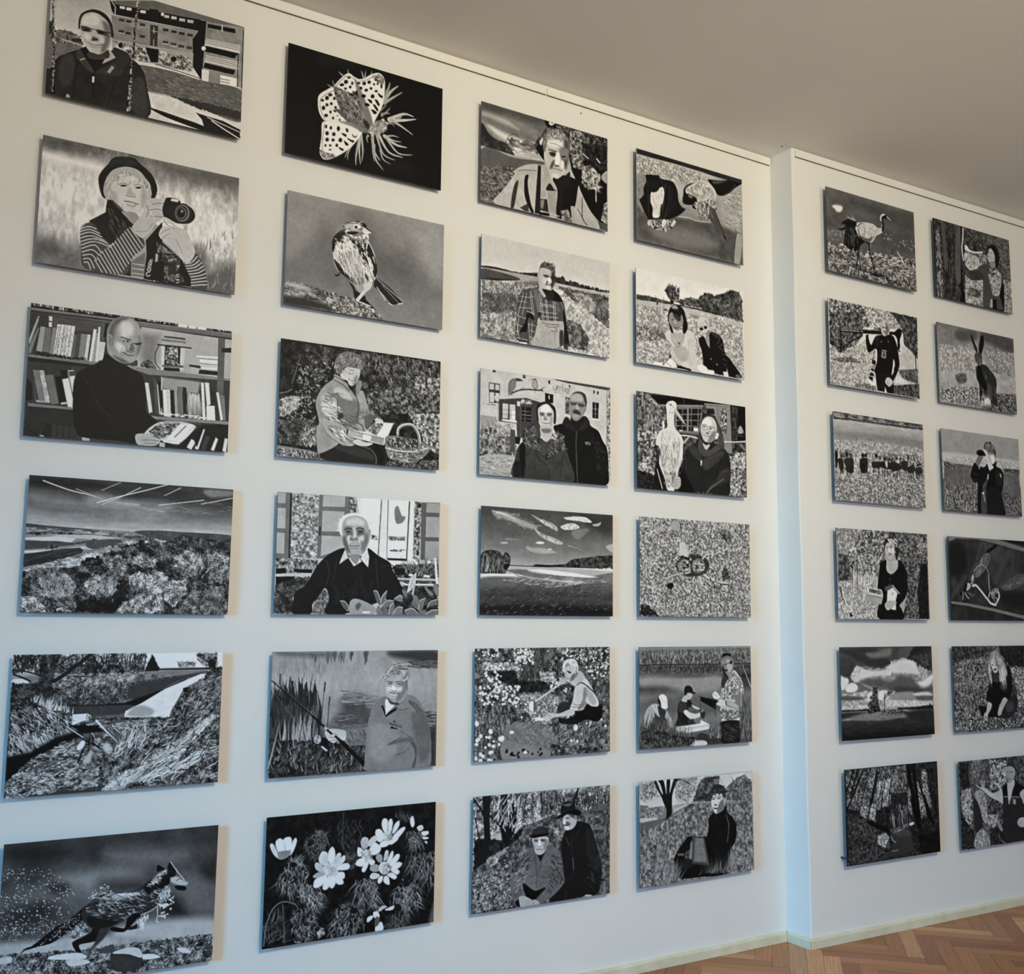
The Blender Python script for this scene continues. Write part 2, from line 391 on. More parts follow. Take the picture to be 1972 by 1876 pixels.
# every picture: one drawing step per line, in sheet units (half millimetres)
ART = {}
ART['11'] = '''
g 0 150 300 175 420 190 800 190
f 45 130 26 -15 387 71 368 134 364 180 380 195 440 -4 483
f 25 70 22 -19 324 13 336 41 392 -13 436
s 105 2.6 -17 465 88 456 215 449 316 536 65 604 -7 652
x 260 5 20 26 4 60 140 -17 465 215 449 189 570 -5 693
l 180 5.3 81 430 195 436
p 50 1.3 124 407 187 392 191 416 131 426
p 128 1.4 354 181 896 124 872 391 370 405
n 22 40 4 354 181 896 124 872 391 370 405
p 28 1.4 337 89 377 84 909 34 903 121 367 173 353 151
p 100 1.4 377 76 635 -5 1201 -3 1202 29 909 38 364 103
l 200 4.2 350 89 375 122 374 175
p 130 1.5 917 47 1201 1 1199 434 917 462 889 149
m 20 60 917 47 1201 1 1199 434 917 462
p 22 1.5 880 43 946 38 931 458 872 383 861 188 896 124
p 190 0.7 401 105 432 101 431 118 400 122
p 200 0.7 442 101 472 96 472 115 440 120
p 205 0.7 527 93 560 87 558 106 526 111
p 175 0.7 676 78 706 74 705 92 675 96
p 175 0.7 721 72 754 68 752 86 719 92
p 165 0.7 772 70 808 65 807 84 771 90
p 165 0.7 824 64 862 58 860 78 823 84
e 225 2 664 78 13 9 1.92
p 55 0.7 400 189 433 185 433 203 399 207
p 55 0.7 443 185 475 181 475 199 442 203
p 60 0.7 526 181 561 176 560 195 526 200
p 50 0.7 401 267 434 262 434 281 400 285
p 50 0.7 443 265 475 261 475 278 442 283
p 55 0.7 529 261 563 256 562 274 528 279
p 50 0.7 670 171 707 166 706 185 670 191
p 50 0.7 723 167 759 163 758 181 722 187
p 50 0.7 772 164 810 159 809 179 771 184
p 50 0.7 826 160 864 155 863 173 825 179
p 70 0.7 673 256 709 251 708 270 672 276
p 70 0.7 723 255 760 249 759 269 722 274
p 65 0.7 773 253 811 248 810 267 772 273
p 65 0.7 825 248 862 243 861 263 824 268
l 215 3.5 402 285 435 281
l 215 3.6 671 277 710 271
l 215 3.6 723 275 761 271
p 60 1.4 590 173 640 165 641 320 596 321
l 190 4.3 615 184 616 222
l 180 3.6 603 210 636 207
l 170 3.6 617 267 618 311
p 30 1.4 581 65 637 56 636 132 591 135
p 150 1.4 367 339 870 285 866 415 648 437 511 438 378 446
f 40 225 17 374 352 481 343 583 336 586 432 491 436 404 424
f 40 225 17 652 335 857 319 859 417 655 428
p 15 1.4 566 334 652 324 651 414 606 426
e 20 1 417 365 20 14 1.83
e 20 1 746 362 22 17 2.30
p 190 2.1 505 462 579 434 717 426 718 455 513 474
l 60 5.7 634 430 788 436 917 447
l 50 5.7 642 454 845 459
p 185 1.5 948 159 1179 138 1176 195 941 207
p 15 1.5 945 210 1165 198 1143 243 935 251
p 180 1.5 950 274 1177 257 1177 312 944 322
p 15 1.5 947 328 1151 323 1140 360 937 366
l 70 3.8 944 167 1178 147
l 70 3.8 945 179 1178 160
l 70 3.8 945 191 1178 174
l 70 3.7 946 284 1179 267
l 70 3.7 947 296 1179 281
l 70 3.7 947 309 1179 295
e 200 1 935 232 17 13 2.18
p 20 1.5 954 52 1140 31 1141 63 954 79
l 200 6.1 1051 34 1052 73
p 195 1.5 930 379 977 374 975 458 931 454
p 130 1.5 981 384 1047 378 1044 444 982 452
p 215 1.5 1051 384 1163 378 1163 439 1052 449
l 40 4.5 1053 411 1114 406
l 40 4.5 1054 430 1114 425
l 25 6.2 1166 201 1168 434
l 25 6.2 1194 27 1197 449
p 150 2.3 1070 444 1199 441 1199 472 1063 477
s 95 2.1 492 473 718 448 931 458 1199 457 1200 678 935 652 599 627 569 540
x 700 -8 14 30 4 50 150 513 474 931 458 1199 464 1200 678 864 655 599 634
p 195 25.2 596 628 757 616 935 675 1200 685 1201 798 797 804 601 786
m 14 30 596 628 757 616 935 675 1200 685 1201 798 797 804 601 786
j 55 10 722 617 935 660 1200 663 1200 602 1006 605
s 22 2.1 602 731 691 735 795 746 901 757 980 768 1200 776 1200 800 952 800 796 782 692 764
p 28 2.2 900 687 957 692 1081 699 1199 731 1196 801 966 793 943 725
l 195 7.3 1008 717 1081 751 1200 798
l 190 5.1 979 701 1199 750
s 38 1.9 -7 659 23 630 62 549 171 468 215 449 290 543 376 403 464 422 554 485 592 607 604 799 328 810 106 803 1 802
m 10 60 -7 659 62 549 378 446 554 485 604 799 1 802
s 58 23.7 75 559 142 512 155 650 109 733 68 673
s 60 29.1 497 603 556 543 593 643 601 786 510 772
l 15 5.3 175 546 158 650 155 790
l 16 4.8 397 586 381 683 359 795
p 150 2.6 115 794 123 771 139 780 137 795
c 12 8.1 253 581 268 620 272 711 280 752
p 190 1.3 261 618 274 618 272 658 261 658
p 22 2 183 458 214 434 261 464 350 417 347 484 316 528 261 601 220 555 187 528
s 62 2.7 160 507 184 465 211 507 266 578 254 595 201 560
s 55 2.7 292 578 399 484 440 516 410 575 318 585
s 48 3.5 376 395 463 407 472 464 408 539 392 471
p 155 2.1 356 412 392 457 315 521
l 200 4 187 532 212 514
l 205 4.1 350 566 374 520
l 205 4.1 360 568 383 523
s 40 2 165 268 185 218 248 176 314 185 356 232 373 316 347 331 177 330 165 333
s 168 2 178 271 198 225 243 199 289 204 336 238 352 292 356 357 337 421 300 461 248 468 207 422 178 344
s 105 29.1 304 241 347 257 355 343 337 414 306 452 309 378 320 317
s 190 28.7 193 245 250 213 284 239 266 281 195 295
s 70 16.3 183 310 221 306 242 321 223 334 187 334
s 60 16.5 273 305 306 302 339 311 320 327 281 328
l 35 5.4 180 311 254 310 274 312 352 303
l 25 3.4 187 337 239 330
l 25 3.4 281 328 334 327 350 326
e 30 3 213 325 17 6 2.82
e 25 3 300 317 19 6 2.83
s 80 4.1 247 360 257 379 286 377 279 361
e 60 5 258 378 16 7 2.81
c 75 4.1 221 405 246 412 278 409 310 394
c 120 3.4 233 423 266 426 298 413
t 110 4.1 212 381 206 401 217 419
t 100 4.1 309 364 326 377 324 403
s 190 20.4 204 351 237 356 232 386 206 386
s 180 20.6 295 346 321 353 316 383 290 384
s 60 4.1 235 465 300 464 344 426 353 468 289 500 230 502
c 20 12.1 15 191 14 235 21 283 19 334 26 375
c 20 11.9 26 375 24 432 33 486 35 542
c 15 11.8 36 542 34 613 44 680 47 790
x 90 80 40 18 5 110 200 8 193 21 189 40 491 44 791 38 793 27 474
c 20 11.5 508 35 506 81 501 143 503 188 498 234 499 279 498 338 497 413
c 12 15.4 485 445 490 503 483 577 489 648 477 709 484 793
x 100 70 50 18 5 120 210 501 37 515 33 506 187 492 458 494 790 474 795 485 460 494 228
'''
ART['12'] = '''
g 0 110 90 130 200 190 420 205 560 195 640 150 800 130
n 35 60 0.4
n 22 150 0.5
m 14 40
s 90 122.7 0 4 193 -31 281 22 230 72 132 81 3 84
m 30 50 0 4 306 -30 376 36 178 100 3 98
s 215 102.1 3 98 152 99 337 99 339 166 180 166 5 149
s 90 133.7 688 14 1201 -4 1195 62 990 77 762 67
s 100 100.6 -1 673 80 650 152 680 250 712 279 795 3 795
m 30 70 -2 652 250 690 279 795 3 795
s 95 113.2 919 532 1000 547 1033 667 1198 589 1202 794 1006 796
x 60 90 12 60 7 110 150 940 520 1193 351 1201 786 1005 780
s 150 2.1 238 545 270 502 322 476 455 411 593 412 735 444 927 561 988 659 1021 793 816 790 534 786 279 788 248 654
p 30 2.1 286 484 400 393 559 442 527 524 414 614 351 560
s 22 2.8 385 328 425 327 524 412 553 466 459 560 419 583 383 479
x 60 -60 15 40 5 50 90 386 366 455 411 526 487 446 563 389 477
p 35 2.8 480 788 546 694 548 791
s 72 2.1 242 559 276 501 323 506 393 603 434 610 525 472 622 566 552 670 507 784 279 788 248 654
c 225 4.2 242 545 284 521 330 527
c 225 4.2 239 564 291 538 351 552
c 225 4.2 241 582 298 555 365 572
c 225 4.2 243 603 305 576 379 591
c 225 4.2 247 624 319 592 393 603
c 225 4.2 250 646 326 609 421 628
c 225 4.2 254 667 327 631 368 675
c 225 4.2 257 689 315 663 356 692
c 225 4.2 261 710 309 694 343 724
c 225 4.2 267 731 303 724 332 778
c 225 4.2 271 752 294 748 312 789
l 225 4.3 529 479 612 583
l 225 4.3 512 493 599 605
l 225 4.3 499 511 585 626
l 225 4.3 486 529 572 648
l 225 4.3 473 547 559 669
l 225 4.3 458 564 545 690
l 225 4.3 444 582 532 712
l 225 4.3 430 600 519 733
l 225 4.2 417 617 506 754
l 225 4.2 402 633 493 775
l 225 4.2 388 649 476 789
l 225 4.2 371 663 456 793
l 225 4.2 359 684 432 793
l 225 4.2 346 705 406 794
l 225 4.2 333 726 379 795
s 72 2.2 870 642 934 568 995 650 1021 793 917 796 886 708
c 225 4.5 874 649 914 634 949 588
c 225 4.5 879 665 929 646 965 609
c 225 4.5 885 681 940 660 980 622
c 225 4.5 892 698 951 677 991 643
c 225 4.5 899 715 959 695 999 665
c 225 4.5 907 732 967 713 1007 691
c 225 4.5 913 750 971 732 1011 716
c 225 4.5 917 768 975 751 1016 740
c 225 4.5 921 786 976 772 1018 764
p 110 2.2 549 693 627 618 631 792 552 791
l 215 3.6 553 708 622 706
l 215 3.6 554 738 623 736
l 215 3.6 555 768 624 767
l 215 3.6 555 790 624 789
p 15 2.2 625 543 720 401 730 522 690 622 684 798 625 793 634 625
p 18 2.2 723 531 855 629 916 742 917 796 695 803 705 642
f 10 130 34 702 543 833 618 888 770 709 793
p 12 1.5 678 677 741 650 751 786 681 791
p 45 1.5 769 660 819 647 821 728 772 744
p 12 2.2 841 639 916 742 888 785 835 702
l 180 3.7 769 645 819 628
l 170 3.7 732 598 796 594
c 225 4.4 660 741 644 750 639 764 648 772 662 764
c 225 3.6 652 736 645 735 645 724 655 719 663 721 662 732 652 736
l 225 3.6 663 718 648 718
c 225 3.6 666 708 650 710 650 701 667 696
c 225 3.6 653 692 652 683 663 678 668 684 664 692 653 692
c 225 3.6 672 672 659 673 658 666 673 660
c 225 3 842 666 831 672 835 683
l 225 3.7 836 725 822 735
l 225 3.7 840 740 823 747
l 225 3.7 840 759 824 766
l 225 3.7 841 779 824 785
s 25 2.1 326 214 339 158 378 96 404 52 458 28 527 22 569 50 641 103 679 179 673 242 646 271 628 160 515 94 406 135 368 234 384 321 350 306
s 45 2.9 378 104 417 49 478 26 548 48 535 74 445 80
l 90 2.1 352 155 392 108 500 75
s 160 2.1 359 266 374 188 413 126 487 89 564 98 621 161 648 232 625 276 589 276 398 325 371 309
x 120 -105 30 60 4 100 215 367 204 487 101 614 163 638 234 573 188 422 207 384 306
s 185 2.9 408 218 448 178 516 140 587 169 612 209 618 277 598 335 557 378 509 377 453 344 411 285
x 40 -100 25 55 4 130 215 407 180 487 108 586 139 559 176 449 208
s 155 42.7 396 266 438 279 453 351 488 381 454 359 411 315
s 160 26.3 587 184 616 224 615 301 591 336 582 262
e 40 3 475 216 21 7 2.90
e 35 3 565 209 19 7 2.89
e 30 2 567 210 7 6 2.36
c 70 3.6 443 217 476 198 504 203
c 80 3.6 539 199 566 189 594 198
s 158 17.4 511 221 536 249 551 267 523 274 498 267
c 85 4.3 492 274 520 280 551 273
c 80 6.5 487 315 521 312 570 318
c 150 4.3 474 339 481 375 509 384
s 130 21.6 501 333 535 333 556 321 543 341
s 140 4.3 475 384 564 380 580 438 546 453 503 416
l 130 3.6 384 298 405 316
s 175 2.9 604 311 645 263 716 256 728 292 726 369 685 416 651 477 603 532 540 484 566 426 599 373
c 90 3.7 653 300 688 285 720 279
c 90 3.7 640 341 682 325 725 327
c 85 3.7 648 378 684 374 726 369
c 85 3.7 619 315 633 343 621 391
c 110 2.9 664 421 630 481 561 495
c 225 2.9 648 347 652 369 670 377
s 178 3 730 368 755 371 814 413 872 432 911 502 934 568 899 636 863 635 811 583 745 535 705 497 714 449 742 427 792 425
c 80 3.7 727 384 756 417 800 431
c 90 2.9 708 488 736 460 771 437
c 90 2.9 723 516 744 489 772 468
c 100 3 809 499 839 547 854 583
p 165 2.3 850 398 878 384 880 431 858 427
s 25 2.2 724 277 744 234 816 234 824 263 768 329 733 368 718 325
p 190 2.2 773 234 820 234 810 252 766 252
s 30 2.2 781 272 832 254 898 271 925 320 907 362 871 385 806 391 755 371 733 360 732 306
e 45 2 844 317 68 53 1.87
e 125 2 842 318 57 43 1.80
e 40 2 840 318 51 38 1.82
e 110 2 837 319 40 30 1.81
e 18 2 835 319 35 26 1.79
e 120 5 840 306 11 8 1.84
l 160 3.7 720 405 849 390
'''
ART['13'] = '''
g 0 60 800 60
p 165 2.1 633 54 1203 58 1209 328 585 304
p 80 16 80 69 443 59 432 127 248 131 83 140
p 120 64.3 641 97 745 90 723 288 646 267
p 60 39.6 -1 60 118 57 121 149 -2 236
p 45 2 12 626 276 614 282 792 5 801
m 14 120 -4 349 255 345 257 416 4 404
p 150 21.7 767 357 1010 359 998 444 776 430
p 25 0.7 2 -0 1200 0 1200 20 3 28
x 150 92 6 24 8 60 200 2 21 482 13 1200 12 1200 -4 481 -1 2 7
p 215 0.7 856 -1 917 -2 914 18 857 21
p 225 0.7 921 -2 972 -0 968 18 921 19
p 215 0.7 979 -2 1037 -2 1034 16 979 18
p 105 1.3 3 30 1200 16 1201 44 4 59
p 50 1.3 3 45 462 34 463 45 4 59
l 150 2.6 3 33 1200 18
p 118 1.3 1 313 384 307 385 329 2 330
p 35 1.3 2 327 345 330 346 348 2 355
p 160 1.3 1 222 43 75 52 77 5 256
p 60 1.3 43 82 81 87 67 135 50 113
p 120 1.3 3 271 45 145 52 151 16 304 4 309
p 60 1.3 19 290 52 151 47 286
p 150 1.3 44 286 60 136 86 136 75 289
p 110 1.3 75 289 88 139 120 138 113 299
p 190 1.3 102 66 121 67 120 131 104 130
p 60 0.7 103 94 121 95 120 102 103 103
p 130 1.3 113 306 127 134 146 134 133 307
p 205 0.7 135 303 151 109 170 107 154 308
p 215 0.7 158 307 172 107 189 107 173 309
p 190 0.7 175 308 191 107 209 106 195 310
p 212 0.7 196 309 210 107 228 107 215 311
p 200 0.7 215 311 229 107 250 107 233 310
l 70 2.7 144 288 161 121
l 60 2 156 304 172 109
l 60 2 175 305 191 109
l 60 2 195 306 209 109
l 60 2 215 307 229 109
x 110 80 10 14 3 80 150 144 273 152 123 241 117 227 298
p 100 0.7 233 310 246 160 263 159 254 311
p 80 0.7 254 311 265 150 287 150 276 310
p 130 0.7 276 311 287 148 319 148 305 310
p 190 0.7 309 310 321 146 340 147 328 309
p 205 0.7 338 312 355 108 373 109 355 311
p 150 0.7 355 311 372 131 385 132 374 310
p 200 0.7 374 310 383 90 394 90 392 308
p 90 0.7 389 256 403 65 423 66 412 253
p 30 0.7 412 151 420 63 443 63 439 147
p 190 0.7 384 300 393 183 427 182 417 296
j 40 10 38 291 113 292 227 298 266 297 318 294 319 310 190 314 38 312
p 60 1.3 14 360 26 401 60 594 48 598 14 430
p 120 0.7 32 404 63 402 107 585 75 588
p 90 0.7 36 442 60 580 72 589 57 590
p 170 0.7 66 403 91 399 135 586 110 592
m 50 14 66 403 91 399 135 586 110 592
p 110 0.7 101 427 142 419 182 588 142 599
p 20 0.7 155 428 187 421 227 583 189 602
p 215 0.7 182 386 217 378 261 559 260 605 234 604
p 20 0.7 179 386 217 378 228 430 194 441
p 205 0.7 224 384 256 377 286 520 261 537
p 70 0.7 227 388 262 380 273 407 235 419
p 180 0.7 195 583 227 576 228 587 195 594
p 150 0.7 60 580 91 583 135 586 135 593 60 594
p 30 0.7 -4 447 32 485 41 582 1 593
p 118 1.3 17 605 263 605 263 619 18 622
p 150 0.7 88 794 114 722 139 726 110 799
p 35 0.7 91 787 117 714 152 718 154 795
p 55 0.7 154 795 155 718 280 724 288 791
l 20 3.3 177 716 180 793
l 20 3.4 215 719 218 794
l 20 3.4 251 720 253 793
l 20 3.3 3 746 79 795
p 165 1.4 323 781 366 785 366 799 324 799
p 125 1.4 558 308 1202 310 1202 329 690 351 586 326
l 190 2.8 572 310 1202 312
s 65 2.1 571 284 591 260 618 271 619 304 578 309
s 60 2.1 640 290 660 269 687 258 716 281 730 309 647 306
f 30 130 26 640 290 660 269 687 258 716 281 730 309 647 306
p 25 0.7 779 157 881 147 885 268 779 281
p 190 0.7 760 156 781 155 781 310 764 309
p 185 0.7 878 148 907 144 900 296 878 299
f 20 215 30 789 163 857 151 863 263 789 272
p 40 0.7 733 148 946 142 946 152 733 158
p 120 0.7 756 111 909 109 910 122 757 126
p 70 0.7 773 90 905 87 905 100 774 102
p 90 0.7 768 278 899 266 899 281 768 291
p 25 0.7 779 292 878 287 879 310 779 314
c 30 5.8 744 158 724 213 729 272 758 306
p 205 0.7 980 191 1135 179 1135 195 981 206
p 215 0.7 999 212 1158 203 1158 234 1000 238
p 190 0.7 1000 242 1155 238 1155 254 1000 257
l 60 3 984 206 1154 198
l 60 3 1000 238 1158 234
p 210 0.7 1011 260 1159 253 1159 265 1012 275
p 50 0.7 935 254 1007 253 1008 272 935 269
p 30 0.7 1001 280 1126 277 1156 304 994 308
p 95 1.5 1113 55 1158 56 1160 434 1119 431
p 35 1.5 1137 121 1200 109 1201 144 1138 148
p 20 1.5 1123 622 1157 619 1155 695 1122 698
p 190 0.7 670 405 691 403 724 584 703 594
p 60 0.7 690 362 714 363 742 590 724 592
p 80 0.7 718 363 743 393 766 595 742 590
p 205 0.7 743 404 761 410 784 597 766 595
p 30 0.7 743 375 771 394 785 504 773 594
p 200 0.7 768 357 775 360 776 445 770 438
p 205 0.7 779 434 804 433 819 605 794 604
p 190 0.7 804 431 824 431 837 607 819 605
p 30 0.7 824 433 846 434 862 605 837 607
p 150 0.7 847 408 864 409 883 603 864 604
p 110 0.7 867 405 896 406 915 599 885 602
p 40 0.7 899 405 924 406 944 600 915 603
p 140 0.7 929 432 950 432 966 602 944 602
p 90 0.7 952 434 1012 435 1027 604 966 602
x 60 -88 3 180 3 170 200 940 439 1005 435 1009 458 947 457
p 200 0.7 1014 362 1032 362 1053 605 1035 605
p 215 0.7 1039 359 1065 359 1080 496 1058 514
p 220 0.7 1054 510 1106 505 1115 599 1060 603
p 50 0.7 1070 406 1111 416 1109 501 1087 495
p 200 0.8 1114 416 1129 414 1163 587 1149 600
p 120 0.8 1133 429 1167 433 1182 593 1164 595
x 40 0 5 26 7 190 215 780 579 1052 583 1053 601 780 594
p 130 1.4 718 611 1201 599 1202 618 718 629
p 30 1.4 761 655 1202 622 1198 799 765 803
p 85 43.7 874 652 1017 639 947 713 877 779
p 200 0.7 942 789 969 734 998 746 971 801
p 190 0.7 992 792 1040 660 1051 666 1014 798
p 20 0.7 987 747 1028 645 1043 659 1006 783
p 190 0.7 1094 792 1122 709 1137 720 1113 798
p 190 0.8 1168 793 1181 708 1200 714 1191 799
p 60 0.7 1029 797 1055 704 1085 709 1058 798
p 170 0.7 775 772 806 773 807 799 775 798
s 20 2 258 459 282 385 346 341 410 297 429 251 490 287 545 309 627 344 663 384 680 500 689 588 753 641 707 704 666 723 633 791 532 785 333 780 287 749 264 630
m 7 60 270 415 628 358 689 588 666 723 633 791 287 749
c 40 5.5 309 410 363 476 391 545 433 599 494 651
c 10 6.9 395 653 503 715 625 733
s 150 2.1 434 163 437 89 469 33 522 4 577 10 619 49 638 105 641 164 624 226 605 272 565 296 517 294 469 268 442 235
s 90 37.6 441 103 476 29 529 6 549 14 490 67 472 128 460 196
s 195 42.2 510 50 550 29 585 54 580 113 519 136
s 195 25.2 493 169 534 186 542 214 515 232 488 207
s 195 17 565 189 582 187 589 212 572 218
s 120 21.4 621 108 641 164 624 226 611 242 616 182
s 140 3.5 433 141 445 125 466 144 460 196 440 191
c 60 3.5 442 140 456 152 450 182
l 35 6.3 516 135 574 147
l 35 5.7 588 168 639 156
e 50 3 547 158 19 7 3.00
e 205 1 544 160 6 4 2.83
e 45 3 619 167 18 6 3.00
s 110 4.3 581 165 596 192 589 215 565 211
c 70 4.2 549 213 576 223 600 214
c 60 5.6 532 230 563 245 594 241
c 120 3.5 528 201 519 232 529 253
s 90 21 476 259 517 291 571 295 550 279 503 263
s 18 2.1 422 259 449 263 504 300 551 309 545 339 437 315
s 185 1.4 761 648 887 628 981 642 982 672 891 770 792 760 680 736
f 40 190 22 761 651 887 636 895 658 826 723 771 758 693 728
p 225 1.5 895 643 983 642 898 758 813 751
l 60 5.9 931 654 865 731
p 220 0.7 792 756 891 759 981 657 982 672 891 774 799 769
s 165 2.1 629 740 666 726 707 734 770 750 778 765 751 793 682 802 640 791
c 80 3.5 667 767 722 762 771 765
c 90 2.8 681 784 723 784 757 781
s 150 2.2 781 642 816 631 880 629 888 640 803 647
'''
ART['14'] = '''
g 0 60 80 68 180 100 280 165 340 205 380 215 800 60
p 35 98.7 -8 -6 347 5 485 59 355 120 155 71 4 83
s 120 98.4 -7 98 288 117 490 131 292 174 -2 167
s 150 124.2 353 91 627 121 841 128 701 190 357 162
s 55 109 727 25 1200 1 1205 102 912 93 765 74
s 60 63 448 11 620 11 694 72 556 97 458 61
n 18 40 5
c 170 6.7 76 28 220 73 353 98 456 126 628 136
c 150 9.8 449 127 559 141 771 170
l 215 4.8 382 139 488 99 657 45 797 -4
l 190 4.2 410 148 521 92 628 29
l 160 3.5 404 62 509 6
l 165 4.4 772 69 870 13
l 190 4.4 740 131 912 100 1015 81
l 190 4.5 1001 107 1203 54
l 150 4.1 258 63 421 118
s 120 27.2 1018 16 1200 9 1202 40 1058 59
x 30 0 4 140 3 110 150 490 131 1204 79 1209 171 494 204
p 130 2.6 -0 285 107 289 366 298 603 302 782 348 785 407 2 581 -6 375
p 75 3.3 -0 284 43 286 94 292 366 302 501 308 2 316
w 60 170 12 6 1 306 433 308 745 335 642 369 504 362 4 347
f 25 120 15 3 337 109 327 110 344 48 351
f 20 110 14 166 327 250 326 251 340 174 343
p 185 2.6 -1 368 174 351 278 360 241 390 0 378
p 170 2.7 123 344 368 334 544 346 370 362 226 356
p 75 2.6 1 385 176 379 280 388 268 399 116 424 4 437
f 25 110 16 114 403 177 397 179 421 116 431
f 25 110 16 267 385 318 375 396 353 397 371 280 395
p 185 3.9 2 444 179 428 320 404 387 418 322 428 3 457
p 55 2.6 -1 464 179 428 301 412 322 428 310 447 184 491 2 540
x 50 10 2 170 5 25 95 0 471 180 442 283 430 183 484 2 533
s 80 3.4 332 385 423 359 531 357 506 391 374 419
w 90 225 16 3 4 560 184 491 375 440 481 414 509 434 316 542 125 563 4 567
f 110 225 18 506 384 640 340 754 364 749 386 547 396
f 50 190 18 400 410 573 373 640 333 781 333 769 378 575 402
s 78 2.8 604 306 707 289 894 289 1201 295 1203 341 927 355 782 348
m 22 30 638 297 1201 295 1203 341 783 362
p 55 2.9 776 363 895 308 968 315 1149 336 1201 310 1206 402 785 407
f 18 115 22 776 363 895 308 998 321 1203 341 1210 463 788 451
f 8 90 60 -5 567 252 558 326 492 482 435 642 369 784 392 971 360 1195 341 1206 805 5 798
f 12 125 34 -5 567 314 514 508 420 643 377 1002 381 1199 402 1206 805 5 798
f 55 195 26 606 459 667 438 739 460 756 504 672 521 615 494
f 55 200 24 845 448 930 407 1004 426 1038 493 1011 546 939 571 865 536
f 50 190 24 1035 440 1108 406 1193 433 1201 585 1087 566
f 50 170 24 417 467 523 448 581 489 559 576 489 550
f 60 205 22 334 619 384 568 492 585 534 620 512 692 432 701 352 681
f 50 170 24 66 613 144 562 240 572 296 627 275 697 200 727 110 701 57 661
f 75 220 20 586 575 646 544 703 571 700 630 632 646 589 618
f 75 225 20 696 571 779 532 817 575 801 671 718 687 686 630
f 60 200 22 562 741 661 674 788 686 807 773 738 796 532 795
f 60 200 22 797 598 926 586 945 667 863 758 804 715
f 70 225 20 -1 710 60 702 119 749 135 793 4 792
f 60 190 20 172 782 222 768 274 791
f 40 150 26 959 667 1165 617 1205 797 880 794
x 50 70 30 60 4 90 200 347 611 505 592 498 692 392 702
x 50 85 35 60 4 80 190 78 612 255 593 262 705 136 714
x 60 80 35 60 4 60 190 859 433 1184 418 1164 602 903 580
x 40 75 40 40 4 120 225 585 561 794 554 793 773 564 777
f 8 50 30 291 557 423 566 333 597 293 592
f 6 40 30 522 635 561 619 592 669 531 777 505 792 499 706
f 6 45 26 740 482 789 473 807 524 750 533
f 6 45 30 302 725 499 706 505 792 307 791
'''
